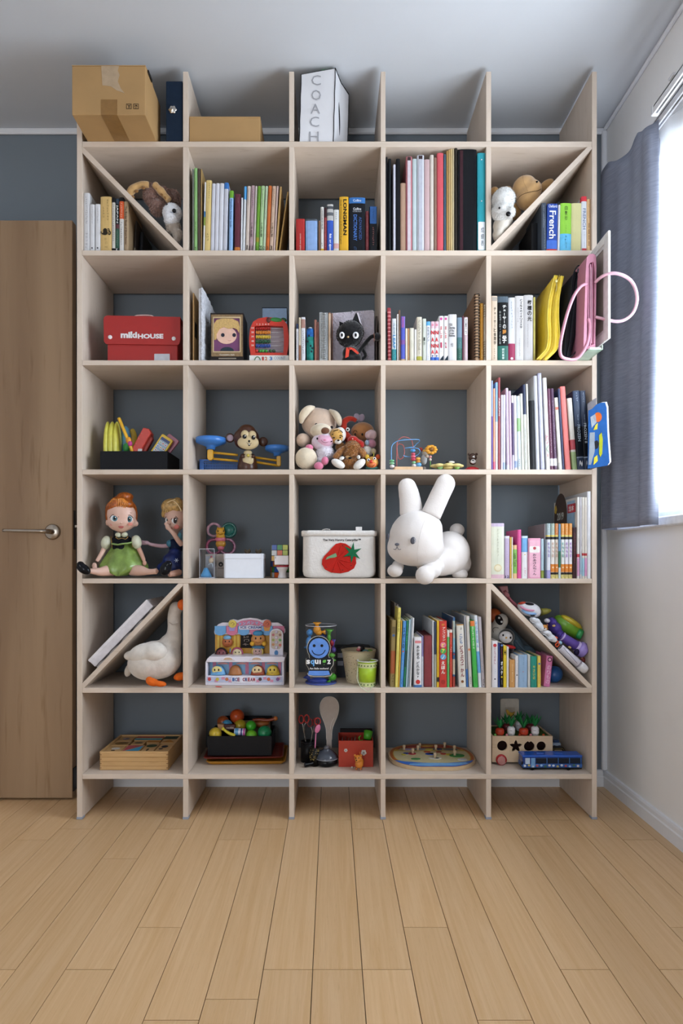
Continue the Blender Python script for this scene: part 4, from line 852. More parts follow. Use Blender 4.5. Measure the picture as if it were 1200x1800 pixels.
def bxp(x0, x1, y0, y1, d, dep, bev=0, zb=None, seg=1):
    return box(PX(x0, d), PX(x1, d), YF+d, YF+d+dep, PZ(y1, d) if zb is None else zb, PZ(y0, d), bev, seg)
def disc(px, py, r, d, th=.0006, ry=None, n=20): return prism([(PX(px, d)+SZ(r, d)*cos(2*pi*i/n), PZ(py, d)+SZ(ry or r, d)*sin(2*pi*i/n)) for i in range(n)], YF+d-th, YF+d)
cardb = M('#b08c5c', .75, 'plain', amt=.05, scale=9); cardd = M('#8f6c3e', .75)

# top row
D0 = -.1184
zb = shelfz[0][1]+.0003
k = Kit('cardboard_box', 'large cardboard box with brown tape jutting out on top by the door', 'cardboard box', Vector((PX(190, D0), YF+D0, zb)))
x0, x1, z1 = PX(126.5, D0), PX(255.5, D0), PZ(116, D0)
k.add('carton', box(x0, x1, YF+D0, YF+D0+.165, zb, z1, .0015), cardb)
k.add('top_flap', box(x0-.0005, x1+.0005, YF+D0-.0005, YF+D0+.08, z1, z1+.0025, .0006), cardb)
k.add('packing_tape', join(box(PX(177.5, D0), PX(206, D0), YF+D0-.0006, YF+D0, zb, PZ(175, D0)), box(PX(177.5, D0), PX(206, D0), YF+D0-.0006, YF+.0-.0005, zb-.0006, zb-.0001)), M('#8f6a3a', .35))
k.add('torn_patch', prism(poly([(178, 116.5), (209, 116.5), (207, 124), (210, 132), (207, 143), (212, 155), (219, 164), (205, 159), (195, 152), (180, 150)], D0), YF+D0-.0008, YF+D0-.0001), M('#b39c80', .8))
for cx, g in ((226.5, 'Y'), (239, '☂')):
    q = k.add('care_mark', frame(rr(cx-4.6, cx+4.6, 182.6, 191.6, .3, D0), rr(cx-3.9, cx+3.9, 183.3, 190.9, .2, D0), YF+D0-.0006, YF+D0), M('#1c1712', .6))
    k.txt('pictogram', g, cx, 187.2, 6.2, 6.4, D0-.0008, M('#1c1712', .6), bold=.02)
k.add('corner_clip', box(x0-.003, x0+.004, YF+D0+.01, YF+D0+.03, z1-.008, z1+.004, .001), M('#1c1a1a', .5))
k.add('corner_clip', box(x1-.002, x1+.004, YF+D0+.02, YF+D0+.06, z1-.004, z1+.005, .001), M('#1c1a1a', .5))
k = Kit('box_file', 'dark navy cloth box file with silver clasp beside the big carton', 'box file', base(305, 0, .004))
k.add('case', bxp(291.5, 320.6, 142.5, 248, .004, .24, .0015, zb=zb), M('#1b2a3e', .8, 'cloth'))
c_ = lathe([(0, 0), (.0125, 0), (.013, .0015), (.009, .004), (.006, .003), (.0045, .0055), (0, .006)], 24)
for i, v in enumerate(c_.verts):
    a_ = math.atan2(v.co.y, v.co.x); f_ = 1+.12*cos(6*a_); v.co.x *= f_; v.co.y *= f_
o = k.add('clasp', c_, M('#d6d2cc', .2, metal=1)); o.rotation_euler = (pi/2, 0, 0); o.location = PP(303.5, 193, .0035)-k.root.location
k = Kit('flat_carton', 'flat brown cardboard carton lying on top of the second column', 'carton', base(394, 0, .012))
k.add('carton', bxp(332.8, 457, 205.5, 248, .012, .2, .0012, zb=zb), cardb)
lid = bxp(332.5, 457.4, 204.6, 209, .0115, .201, .0008); k.add('lid', lid, cardb)
bz = PZ(204.6, .0115); k.add('lid_bulge', ell((PX(395, .1), YF+.1, bz-.001), (.1, .08, .004)), cardb)
k = Kit('shopping_bag', 'tall white paper shopping bag with black piping and grey lettering', 'shopping bag', base(560, 0, .004))
W_ = M('#dcdce0', .55, 'plain', amt=.02, scale=12)
d = .004
def quad3(ps, n=8, wob=0, seed=1):
    b = bmesh.new(); r = random.Random(seed); G = []
    A, B, Cc, Dd = [Vector(p) for p in ps]      # A bottom-left, B bottom-right, Cc top-right, Dd top-left
    nn = (B-A).cross(Dd-A).normalized()
    for j in range(n+1):
        row = []
        for i in range(n+1):
            u, v = i/n, j/n; p = (A*(1-u)+B*u)*(1-v)+(Dd*(1-u)+Cc*u)*v
            if 0 < i < n and 0 < j < n: p = p+nn*wob*(r.random()-.5)
            row.append(b.verts.new(p))
        G.append(row)
    for a, c in zip(G, G[1:]):
        for i in range(n): b.faces.new((a[i], a[i+1], c[i+1], c[i])).smooth = True
    return b
fl_, fr_, tr_, tl_ = PP(525.6, 248.4, d), PP(585.5, 248.4, d), PP(589, 120, d), PP(529, 131, d)
for p in (fl_, fr_): p.z = zb
back = Vector((.046, .10, 0)); trb = tr_+Vector((.046, .10, -.010)); tlb = tl_+Vector((.046, .10, -.008))
k.add('front_panel', quad3((fl_, fr_, tr_, tl_), 8, .003, 2), W_); k.add('back_panel', quad3((fr_+back, fl_+back, tlb, trb), 6, .002, 3), W_)
g1 = (fr_+back*.5)+Vector((-.002, 0, 0)); t1 = (tr_+trb)/2+Vector((-.004, 0, -.004))
k.add('gusset', join(quad3((fr_, g1, t1, tr_), 5, .002, 5), quad3((g1, fr_+back, trb, t1), 5, .003, 6)), W_)
k.add('gusset', quad3((fl_+back, fl_, tl_, tlb), 5, .002, 7), W_); k.add('bottom_panel', quad3((fl_, fr_, fr_+back, fl_+back), 2), W_)
blk = M('#17181b', .6)
for a_, b_ in ((fr_, tr_), (fr_+back, trb), (tr_, t1), (t1, trb), (fl_, tl_), (tl_, tr_)):
    n_ = 6; pts = [a_.lerp(b_, i/n_)+Vector(((i % 2)*.0008, -.0004, 0)) for i in range(n_+1)]; k.add('piping', tube(pts, .0016 if a_ is not tl_ else .0007, 6), blk)
k.add('handle', tube([tr_+Vector((.001, .03, -.05)), tr_+Vector((.010, .035, -.08)), tr_+Vector((.014, .04, -.13)), tr_+Vector((.013, .045, -.18)), fr_+Vector((.01, .05, .015)), fr_+Vector((.006, .06, .004))], .0019, 6), blk)
for i, ch in enumerate('COACH'):
    k.txt('lettering', ch, (555.5, 555.5, 554, 552.5, 551.5)[i], (141, 167, 191, 214, 240)[i], 16.5, 17.5, d-.0022, M('#9d9ea4', .5), bold=-.008)
k.add('tissue', prism([(PX(563, .02), PZ(126, .02)), (PX(566, .02), PZ(116.5, .02)), (PX(577, .02), PZ(113.6, .02)), (PX(582, .02), PZ(118, .02)), (PX(586, .02), PZ(124, .02))], YF+.02, YF+.034, .001), M('#7fc79a', .5))

# second row: soft toys above the slanted boards
k = Kit('shaggy_plush', 'shaggy brown soft toy with spotted tan arms slumped on the slanted board', 'soft toy', Vector((PX(268, .06), YF+.06, PZ(380, .06))))
bb = k.blob('body', [E(268, 342, 14, 18, .06, .03, 8), E(277, 362, 12, 15, .06, .026, 20), E(288, 345, 12, 14, .085, .03), E(305, 350, 11, 14, .11, .03)], M('#a08076', .9, 'shag'), vox=.005)
k.fur('fur', bb, 3800, .0085, M('#b8968a', .9, amt=.25, scale=90), wd=.0007)
for pts in ([(262, 325), (247, 325.5), (234, 332), (227, 343), (231, 351)], [(271, 324), (277, 330), (286, 339.5), (297, 352)]):
    a_ = k.add('arm', tube(pathp(pts, .03), lambda u: .0092+.0025*sin(u*3.1)+.001*sin(u*14), 14), M('#c19a66', .9, 'plush', amt=.12, scale=60))
for (x, y) in ((252, 330), (240, 336), (233, 346), (277, 331), (285, 341), (291, 347)): k.add('spot', eb(x, y, 3.4, 3.0, .0225, .002), M('#8a6236', .9, 'plush'))
k = Kit('white_plush', 'small white soft toy with black nose wedged on the slanted board', 'soft toy', Vector((PX(303, .04), YF+.04, PZ(425, .04))))
wp = M('#eef0f6', .9, 'plush')
hd = k.blob('head', [E(302.5, 374, 16.5, 15, .045, .03), E(301, 385, 13, 12, .04, .026)], wp, vox=.004, noise=.001)
bd = k.blob('body', [E(304, 399, 13, 13, .055, .026), E(312, 412, 8, 10, .05, .02), E(309, 424, 6, 7, .05, .016)], M('#bfb3a8', .9, 'plush'), vox=.004, noise=.002)
k.fur('fur', hd, 1200, .004, wp, wd=.0006); k.fur('fur', bd, 900, .005, M('#c9bfb4', .9), wd=.0006)
k.add('nose', eb(306, 370.5, 3.6, 3.6, .0125, .005), M('#111318', .25)); k.add('eye', eb(294, 360.5, 3, 2.4, .024, .004, 20), M('#15161a', .2))
k.add('mouth', tube(pathp([(299, 372.5), (303, 374), (306, 373.5), (311, 374)], .0135), .0005, 5), M('#6a7f9c', .7))
k = Kit('white_bear_plush', 'white bear soft toy with black nose leaning on the slanted board', 'soft toy', Vector((PX(880, 0), YF+.0, PZ(425, 0))))
wb = M('#dcdcda', .9, 'plush')
hd = k.blob('head', [E(884, 352, 20, 20, .0, .038), E(882, 371, 18, 16, -.004, .034), E(896, 374, 9, 9, -.02, .022), E(893, 336, 6, 6, .0, .014)], wb, vox=.004, noise=.0015)
bd = k.blob('body', [E(881, 396, 15, 14, .025, .03), E(876, 412, 10, 14, .028, .025), E(893, 388, 8, 10, .028, .02, 30)], M('#cfc8bd', .9, 'plush'), vox=.004, noise=.0015)
k.fur('fur', hd, 2200, .004, wb, wd=.0006)
k.add('nose', eb(893, 376, 4.2, 4, -.043, .006), M('#101114', .25)); k.add('eye', eb(877.5, 365.5, 1.8, 2, -.034, .003), M('#2a2a2c', .3))
k.add('mouth', tube(pathp([(893, 380), (891.5, 384), (888, 386)], -.036), .0005, 5), M('#8a8078', .8))
k = Kit('brown_plush', 'tan brown soft toy with long muzzle behind the white bear', 'soft toy', Vector((PX(930, .06), YF+.06, PZ(385, .06))))
tb = M('#c29a68', .85, 'plush', amt=.08, scale=30)
k.blob('head', [E(922, 330, 22, 20, .07, .035, -20), E(928, 348, 21, 22, .06, .034, 25), E(935, 334, 17, 17, .055, .03)], tb, vox=.005, it=6)
k.blob('body', [E(906, 372, 10, 14, .1, .03), E(890, 340, 12, 10, .12, .03), E(868, 336, 8, 6, .12, .02)], M('#a8804e', .85, 'plush'), vox=.005)
k.add('arm', eb(960, 326, 15, 8, .1, .018, -35), tb)
k.add('eye', eb(943.5, 319.5, 1.8, 1.8, .026, .0025), M('#17130f', .3))
k.add('mouth', tube(pathp([(907, 354), (914, 344.5), (924, 339.5), (936, 336.5), (944, 335.5), (951, 332)], .0265), .0008, 5), M('#3f2c1c', .8))
k.add('seam', tube(pathp([(918, 306), (920, 320), (925, 330), (928, 338)], .0285), .0005, 5), M('#a37c4c', .8))

# third row
RED = M('#a5201c', .45, amt=.02)
d = .03; k = Kit('red_case', 'red school case with white lettering and two white snaps', 'case', base(250, 2, d))
k.add('body', box(PX(188.5, d), PX(312, d), YF+d, YF+d+.11, FL[2]+.0003, PZ(560, d), .003, 2), RED)
fp = [(PX(x, d), PZ(y, d)) for x, y in ((182.5, 562), (184, 557.5), (189, 555.3), (317.5, 558))]+[(PX(317.5, d), PZ(y, d)) for y in (585, 597)]+[(PX(311+6*cos(a), d), PZ(600+8*sin(a), d)) for a in (.2, .7, 1.2)]+[(PX(190-7*cos(a), d), PZ(598+8*sin(a), d)) for a in (1.3, .8, .3)]
k.add('flap', prism(fp, YF+d-.005, YF+d-.001, .0012, 2), RED); k.add('lid_top', quad3((PP(184, 556, d-.003), PP(317, 558.3, d-.003), PP(317, 558.3, d-.003)+Vector((0, .12, 0)), PP(184, 556, d-.003)+Vector((0, .12, 0))), 3), RED)
k.add('handle', tube([PP(236, 557.6, d+.02), PP(240, 555.0, d+.02), PP(253, 554.2, d+.02), PP(266, 555.2, d+.02), PP(270, 558, d+.02)], .0025, 8), M('#d8b4ae', .4))
wl = M('#e6e3e6', .4)
k.txt('lettering', 'miki', 226.5, 588.5, 29, 11.5, d-.0056, wl, bold=.05); k.txt('lettering', 'HOUSE', 264.5, 591, 45, 8.6, d-.0056, wl, bold=.05)
for x, y in ((193.5, 592.7), (305.3, 595.3)):
    s_ = k.add('snap', lathe([(0, 0), (.0068, 0), (.0064, .0016), (.0035, .0022), (0, .0022)], 20), wl); s_.rotation_euler = (pi/2, 0, 0); s_.location = PP(x, y, d-.005)-k.root.location
k.add('label_holder', frame(rr(268, 301, 619.5, 637.6, 2.5, d), rr(271, 298.5, 622, 637, 1.2, d), YF+d-.0015, YF+d), RED)
k.add('name_card', bxp(271, 298.5, 621.5, 637.4, d-.0006, .0005, 0), M('#c3c4cc', .6))

k = Kit('fluffy_frame', 'white fluffy edged frame standing sideways beside the divider', 'frame', base(353, 2, .012))
X_ = PX(352.5, .012); zt = PZ(507, .012)
k.add('board', box(X_-.006, X_, YF+.012, YF+.22, FL[2]+.0003, zt, .001), M('#e2e4ea', .7))
fz = k.blob('fleece', [ell((X_+.004, YF+.016+.02*i+.003*(i % 2), FL[2]+.012+(zt-FL[2]-.02)*j/9), (.007, .014, .016), u=8, v=6) for i in range(0, 11) for j in range(10)], M('#cfd2dc', .95, 'shag'), vox=.004, noise=.003)
k = Kit('corrugated_sheet', 'brown cardboard sheet with hand hole leaning on the divider', 'cardboard sheet', base(340, 2, .02))
k.add('sheet', box(PX(338.6, .02), PX(341, .02), YF+.02, YF+.23, FL[2]+.0003, PZ(515, .02), .0004), cardb)
k.add('hand_hole', box(PX(341, .02), PX(341, .02)+.0006, YF+.03, YF+.06, PZ(590, .02), PZ(563, .02), .0002), M('#1b1510', .9))

d = .03; k = Kit('portrait_box', 'dark box framed in gold with blond child portrait on purple', 'box', base(400, 2, d))
k.add('carton', bxp(369.5, 428, 550, 640, d, .09, .001, zb=FL[2]+.0003), M('#231c1b', .4))
GO = M('#8a7150', .4, metal=.3, amt=.15, scale=150)
k.add('gold_frame', frame(rr(371.5, 426.5, 553.5, 627, 1, d), rr(375, 422.5, 558.5, 619, 1, d), YF+d-.003, YF+d), GO)
k.add('inner_border', frame(rr(374.2, 423.3, 557.5, 620, 1, d), rr(376, 421.5, 560, 618, 1, d), YF+d-.0036, YF+d-.001), M('#c7b08a', .35, metal=.3))
k.add('backdrop', bxp(375, 422.5, 558.5, 619, d-.0005, .0005), M('#6e3a66', .5))
k.add('face', disc(398, 590, 18, d-.001, .0015, 15), M('#e0b7a4', .5)); k.add('shoulders', disc(399, 617, 12, d-.0008, .0008, 7), M('#2a3440', .5))
k.add('hair', prism(poly([(377, 598), (375.8, 583), (376.2, 570), (381, 563), (392, 560.5), (409, 561), (419, 566), (421.3, 576), (420, 586), (417, 580), (411, 577), (402, 578.5), (393, 575.5), (386, 579), (381, 588), (380.5, 597)], d), YF+d-.004, YF+d-.001), M('#c9a668', .6, amt=.12, scale=200))
for x in (391.5, 411.5): k.add('eye', disc(x, 589, 3.2, d-.0026, .0006, 3.4), M('#2c2f3c', .3))
k.add('mouth', tube(pathp([(400, 598), (403, 599), (406, 597.8)], d-.0028), .0004, 5), M('#a85a60', .6))
k.txt('lettering', 'Coronation Style', 399, 623.8, 26, 3.5, d-.0036, M('#e6e0d0', .5)); k.add('foot_ornament', bxp(384, 415, 629, 631, d-.0006, .0005), M('#8f8474', .5))

d = .03; k = Kit('toy_abacus', 'red rounded toy abacus with five rows of coloured beads', 'toy abacus', base(473, 2, d))
ox = [(PX(x, d), PZ(y, d)) for x, y in [(441, 626), (438.5, 610), (438, 595), (440, 578), (445, 567), (454, 561), (468, 558.5), (485, 560), (498, 563), (505, 572), (507.5, 590), (507, 608), (504, 626)]]
ix = [(PX(x, d), PZ(y, d)) for x, y in [(449, 621), (448, 610), (448, 597), (448, 584), (448.5, 574.5), (456, 574), (470, 573.5), (485, 574), (497, 574.5), (498.5, 583), (499, 595), (499, 608), (498, 621)]]
RD = M('#c23322', .35)
k.add('frame', frame(ox, ix, YF+d-.006, YF+d+.008), RD); k.add('back_card', prism(ox, YF+d+.009, YF+d+.011), M('#9a8f98', .6))
for i, (y, c) in enumerate([(577.5, '#b8241c'), (584.5, '#e08a2e'), (592.3, '#e0c03c'), (600.3, '#1f5a38'), (608, '#2b4fa8')]):
    q = k.add('wire', tube(pathp([(446, y), (500, y)], d), .0007, 6, n=0), M('#d9d9dd', .3, metal=.5))
    bm_ = bmesh.new()
    for j in range(9): ell(PP(451+2.9*j, y, d), (SZ(1.4, d), SZ(3.4, d), SZ(3.3, d)), u=8, v=6, bm=bm_)
    k.add('beads', bm_, M(c, .35), kind='stuff')
k.add('wire', tube(pathp([(446, 617), (500, 617)], d), .0007, 6, n=0), M('#d9d9dd', .3, metal=.5))
for x, c in ((451, '#c2362c'), (457, '#3f8a3c'), (462, '#4fa04a'), (467.5, '#3f8a3c'), (475, '#2f5a34'), (481, '#2b4a30')): k.add('bead', eb(x, 616.8, 2.8, 2.8, d, SZ(2.8, d)), M(c, .35))
k.add('leaf', eb(485, 562.5, 12, 4.2, d-.004, .005, 5), M('#2b7a34', .4)); k.add('stalk', eb(472, 562.5, 3.8, 5, d-.006, .005), M('#5a2018', .5)); k.add('leaf', eb(499, 562, 5, 3.2, d-.003, .004, 25), M('#1d4a26', .4))
k.txt('lettering', '1 2 3 4 5', 462, 570, 22, 3, d-.0065, M('#e8c0b8', .5))
for i, y in enumerate((576.5, 584, 591.5, 599.5, 607)): k.txt('lettering', str(10*(i+1)), 443.8, y, 4.5, 3, d-.0065, M('#efe4e0', .5))
k.add('base_card', bxp(438, 507.5, 624.5, 640, d-.008, .03, .0005, zb=FL[2]+.0003), M('#dcdbd8', .5))
for s_, x, w_, c in (('1', 462, 3.4, '#b8322c'), ('2', 467.5, 4.4, '#b8682c'), ('3', 476, 5, '#3c6cae')): k.txt('lettering', s_, x, 630.3, w_, 6.5, d-.0086, M(c, .5), bold=.03)
k.txt('lettering', 'COUNT', 491.5, 629.3, 20, 4.8, d-.0086, M('#7f93ac', .5)); k.add('green_arc', tube(pathp([(447, 634), (450, 628), (455, 628), (458, 634)], d-.009), .0012, 6), M('#2f6b34', .5))
k = Kit('blue_box', 'pale blue box lying behind the red abacus', 'box', base(487, 2, .13))
k.add('carton', box(PX(461, .13), PX(504, .13), YF+.13, YF+.22, FL[2]+.0003, PZ(541.5, .13), .001), M('#93aed0', .5)); k.add('dark_edge', box(PX(461, .13)-.001, PX(504, .13), YF+.129, YF+.221, PZ(541.5, .13), PZ(541, .13)+.001), M('#2a3240', .5))

d = .02; k = Kit('pencil_case', 'teal patterned roll pencil case standing upright between notebooks', 'pencil case', base(545, 2, d))
c0 = Vector((PX(545.2, d), YF+d+.012, FL[2]+.0003)); hh = PZ(574, d)-c0.z; r_ = SZ(6.6, d)
k.add('body', lathe([(0, 0), (r_, 0), (r_*1.02, hh*.5), (r_, hh*.72)], 24, c0), M('#2f8a82', .7, 'cloth', amt=.25, scale=90))
k.add('blue_top', lathe([(r_, hh*.72), (r_*1.03, hh*.8), (r_*1.0, hh*.95), (r_*.6, hh*.97)], 24, c0), M('#2b62a8', .7, 'cloth', amt=.4, scale=60)); k.add('cap', lathe([(0, hh), (r_*.55, hh), (r_*.62, hh*.94), (0, hh*.93)], 20, c0), M('#c9d3dc', .5))
for i, (x, y) in enumerate(((540.5, 600), (546, 608), (549, 612), (543, 590), (547.5, 618))): k.add('dark_spot', eb(x, y, 1.6, 2, d-.001+.0005*i, .002), M('#24303a', .7))
k = Kit('ring_notebook', 'grey ring bound notebooks with metal coil beside the fleecy notebook', 'notebook', base(568, 2, .02))
k.add('cover', bxp(561.3, 566.6, 549, 640, .02, .16, .0004, zb=FL[2]+.0003), M('#a9adae', .4)); k.add('cover', bxp(570, 575.8, 549.5, 640, .02, .16, .0004, zb=FL[2]+.0003), M('#9a9ea0', .4)); k.add('pages', bxp(566.7, 569.9, 553, 640, .024, .15, 0, zb=FL[2]+.001), M('#c3c4c2', .7, 'pages'))
def coil(kit, px, y0, y1, w_, n, d, col, r=.0011, row=2):
    b = bmesh.new(); z0, z1 = max(PZ(y1, d), FL[row]+.004), PZ(y0, d); x = PX(px, d); a = SZ(w_, d)/2
    for i in range(n):
        z = z0+(z1-z0)*(i+.5)/n; tube([(x+a*cos(t), YF+d+.002+.005*sin(t)*1.0, z+.0004*t) for t in [j*pi/4 for j in range(8)]], r, 5, closed=True, n=0, bm=b)
    return kit.add('coil', b, M(col, .3, metal=.7), kind='stuff')
coil(k, 568.2, 551, 631, 8.5, 26, .017, '#b9bbbd')
k = Kit('fleecy_notebook', 'lilac grey fleecy notebook standing face out behind the black cat', 'notebook', base(620, 2, .07))
d = .07
nb_ = k.add('cover', prism(poly([(582.5, 640), (582.5, 550), (655, 544.5), (657.5, 547), (658, 640)], d), YF+d, YF+d+.02, .002), M('#d3ccda', .95, 'shag'))
for v in nb_.data.vertices: v.co.z = max(v.co.z, FL[2]+.0004)
k.fur('fleece', nb_, 5200, .0055, M('#e0dae6', .95, amt=.12, scale=60), wd=.0008)
k.add('spine', bxp(581.8, 584.6, 550.5, 640, d-.004, .02, .001, zb=FL[2]+.0003), M('#a07a68', .7))
k = Kit('black_cat_plush', 'black cat soft toy with white eyes and red ribbon', 'soft toy', base(615, 2, .012)); d = .02
BL = M('#131215', .9, 'plush'); hd = k.blob('head', [E(614, 588, 23, 21, d, .036), E(617, 584, 22, 20, d, .034)], BL, vox=.004)
k.blob('body', [E(616, 622, 15, 14, d+.01, .026), E(617, 634, 17, 9, d+.01, .03), E(628, 630, 8, 9, d, .02)], BL, vox=.004)
k.fur('fur', hd, 2600, .0035, M('#1a191c', .95), wd=.0006)
for o_ in k.root.children:
    if o_.name.startswith('body'):
        for v in o_.data.vertices: v.co.z = max(v.co.z, FL[2]+.0006)
k.add('ear', prism(poly([(618, 566), (625.5, 549.5), (633, 565), (635, 574)], d), YF+d-.005, YF+d+.01, .002), BL); k.add('ear_lining', prism(poly([(627, 552), (629, 551), (635.5, 573), (632, 568)], d), YF+d-.007, YF+d-.003, .0005), M('#cfc8d0', .8))
k.add('ear', prism(poly([(597, 578), (596, 565), (606, 569)], d), YF+d-.003, YF+d+.01, .002), BL)
for x, w_ in ((600.8, 4.6), (625, 5.4)):
    e_ = k.add('eye', eb(x, 589.3, w_, 6.0, d-.034, .004), M('#e6e8ee', .4)); k.add('pupil', eb(x, 589.0, 1.9, 3.2, d-.0385, .001), M('#101014', .2), e_)
k.add('nose', eb(611.5, 592.3, 2, 1.7, d-.036, .003), M('#b89a70', .6))
k.add('ribbon', join(prism(poly([(608.5, 611), (614.5, 611.5), (612.5, 627), (606.5, 629.5)], d-.02), YF+d-.022, YF+d-.0205), prism(poly([(617, 611), (623, 613), (631, 621), (628, 623), (618, 615)], d-.02), YF+d-.022, YF+d-.0205)), M('#d2402a', .5))
k.add('knot', eb(615, 612.5, 3.2, 2.4, d-.022, .003), M('#c23824', .5))
k.add('arm', tube(pathp([(628, 622, d+.02), (640, 606, d+.02), (652, 592.5, d+.005), (661, 591, d)], d), .0062, 10), BL); k.add('paw', eb(663, 592, 5.5, 7, d-.004, .012), BL); k.add('cuff', tube(pathp([(656.6, 585.5), (657.6, 592), (657, 599.5)], d-.007), .0009, 6), M('#b3725a', .6))
k.add('tail', tube(pathp([(633, 634, d+.02), (642, 625, d+.02), (637, 612, d+.025), (645, 603, d+.03)], d), .005, 10), BL)

k = Kit('spiral_album', 'tall kraft album bound with black spiral beside the mustard notebook', 'album', base(838, 2, .012)); d = .012
k.add('cover', box(PX(834.6, d), PX(836.6, d), YF+d, YF+d+.2, FL[2]+.0003, PZ(515, d), .0003), M('#8a6a50', .7)); k.add('pages', box(PX(836.8, d), PX(841, d), YF+d+.001, YF+d+.195, FL[2]+.002, PZ(517, d)), M('#b89878', .8, 'pages')); k.add('cover', box(PX(841.1, d), PX(842.3, d), YF+d, YF+d+.2, FL[2]+.0003, PZ(515, d), .0003), M('#8a6a50', .7))
coil(k, 838.2, 516, 631, 9.5, 22, .008, '#1a1a1c', .0014)
k = Kit('cream_notebook', 'cream notebook with tiny gold coil against the divider', 'notebook', base(852, 2, .012))
k.add('cover', bxp(850.2, 853.2, 535, 640, d, .17, .0003, zb=FL[2]+.0003), M('#d6cfbd', .6)); coil(k, 851.6, 534, 560, 4, 6, .010, '#8a7a50', .0007); coil(k, 851.6, 600, 630, 4, 7, .010, '#8a7a50', .0007)

# document cases at the window end
YE = M('#e3c43a', .35, amt=.04); d = .0
k = Kit('yellow_document_case', 'bulging yellow zip document case full of paper', 'document case', base(962, 2, -.005))
path_f = [(944, 631.5), (953, 622), (961, 612), (964, 590), (963, 560), (965, 530), (970, 505), (975, 484)]
def slab(pts, half, d0, d1, mat, name, kit, caps=True):
    """curved upright panel: front edge follows pts (px, py, at depth d0); same curve at depth d1"""
    b = bmesh.new(); P = [PP(x, y, d0) for x, y in pts]; P = [Vector(p) for p in catmull(P, 4)]; R_ = []
    for i, p in enumerate(P):
        t_ = (P[min(i+1, len(P)-1)]-P[max(i-1, 0)]).normalized(); n_ = Vector((t_.z, 0, -t_.x)); h_ = half(i/(len(P)-1)) if callable(half) else half
        R_.append([b.verts.new(q) for q in (p-n_*h_, p+n_*h_, p+n_*h_+Vector((0, d1-d0, 0)), p-n_*h_+Vector((0, d1-d0, 0)))])
    for a_, c_ in zip(R_, R_[1:]):
        for j in range(4): b.faces.new((a_[j], a_[(j+1) % 4], c_[(j+1) % 4], c_[j])).smooth = True
    b.faces.new(R_[0][::-1]); b.faces.new(R_[-1]); bmesh.ops.recalc_face_normals(b, faces=b.faces[:])
    for v in b.verts: v.co.z = max(v.co.z, FL[2]+.0006)
    return kit.add(name, b, mat)
hw = lambda a, c=0: (lambda u: a*(.55+.45*sin(min(u, 1)*pi*.9+.25)))
slab([(x+3, y) for x, y in path_f], hw(.0085), -.01, .17, YE, 'front_gusset', k); slab([(x+13, y+1) for x, y in path_f], hw(.0085), -.012, .17, YE, 'rear_gusset', k)
slab([(x+8, y+1) for x, y in path_f[1:-1]], .004, -.004, .17, M('#b3982c', .6), 'zip_strip', k)
zp = [(x+8, y-.5) for x, y in path_f]; k.add('zip', tube(pathp(zp, -.014), .0011, 6), M('#d2b43a', .5))
k.add('zip_pull', join(tube(pathp([(977, 497), (978, 505), (976.5, 512)], -.019), .0012, 6), eb(977.5, 494, 2.6, 3, -.019, .003)), M('#e0d08a', .3, metal=.4))
for q in (-1, 19): k.add('edge_piping', tube(pathp([(x+q*(.55+.45*sin(min(i/7, 1)*pi*.9+.25)), y+(1 if q > 0 else 0)) for i, (x, y) in enumerate(path_f)], -.0115), .0016, 6), M('#f0da5c', .35))
k = Kit('paper_folder', 'olive yellow paper folder pressed against the yellow document case', 'folder', base(938, 2, .01))
k.add('stack', box(PX(937.4, .012), PX(940.5, .012), YF+.012, YF+.2, FL[2]+.0006, PZ(522, .012), .0005), M('#bfb464', .8, 'pages'))
k = Kit('black_document_case', 'soft black zip document case between yellow and pink bags', 'document case', base(1000, 2, .0))
DK = M('#15181f', .5); pb = [(989, 628), (993, 610), (997, 590), (1000, 560), (1003, 530), (1006, 500), (1011, 478)]
slab([(x+2, y) for x, y in pb], hw(.009), -.02, .17, DK, 'front_gusset', k); slab([(x+9, y) for x, y in pb], hw(.009), -.022, .17, DK, 'rear_gusset', k)
k.add('edge_piping', tube(pathp([(992, 628), (994, 600), (998, 560), (1003, 520), (1007, 485), (1014, 468.5), (1021, 470), (1025, 490), (1024, 530), (1021, 580), (1012, 617), (1000, 628)], -.0235), .002, 6), M('#20242c', .45))
k.add('zip', tube(pathp([(x+6.5, y) for x, y in pb], -.022), .0013, 6), M('#2c3038', .4)); k.add('zip_pull', eb(1016, 476, 2, 4, -.026, .003), M('#4a4e58', .3, metal=.6))
PK = M('#c4849a', .4, amt=.03); k = Kit('pink_bag', 'pink satchel with long looped straps hanging over the shelf edge', 'bag', Vector((PX(1035, -.088), YF-.088, FL[2]+.0004)))
dp = -.088
po = poly([(1025, 626), (1026.5, 560), (1029, 480), (1031, 452), (1036, 446.5), (1043, 446), (1047, 450), (1048, 470), (1047, 560), (1046, 611), (1030, 614)], dp)
pi_ = poly([(1031, 606), (1031.5, 560), (1033, 490), (1034, 468), (1036.5, 462), (1042, 460), (1044, 464), (1045, 480), (1044, 560), (1043, 605), (1033, 609)], dp)
fz_ = frame(po, pi_, YF+dp, YF+dp+.2)
ground(k.add('shell', fz_, PK), 2)
for i, x in enumerate((1034, 1037.5, 1041)): k.add('pocket', box(PX(x, dp), PX(x+2.3, dp), YF+dp+.004, YF+dp+.18, PZ(608, dp), PZ(466-3*i, dp), .0006), M(('#b87a90', '#d29ab0', '#b8728a')[i], .45))
k.add('stitching', tube(pathp([(1039.4, 470), (1039.8, 540), (1039.2, 603)], dp-.0005), .0006, 5), M('#e6c3d0', .5))
st = M('#d193a8', .35); ft = (.0044, .0036)
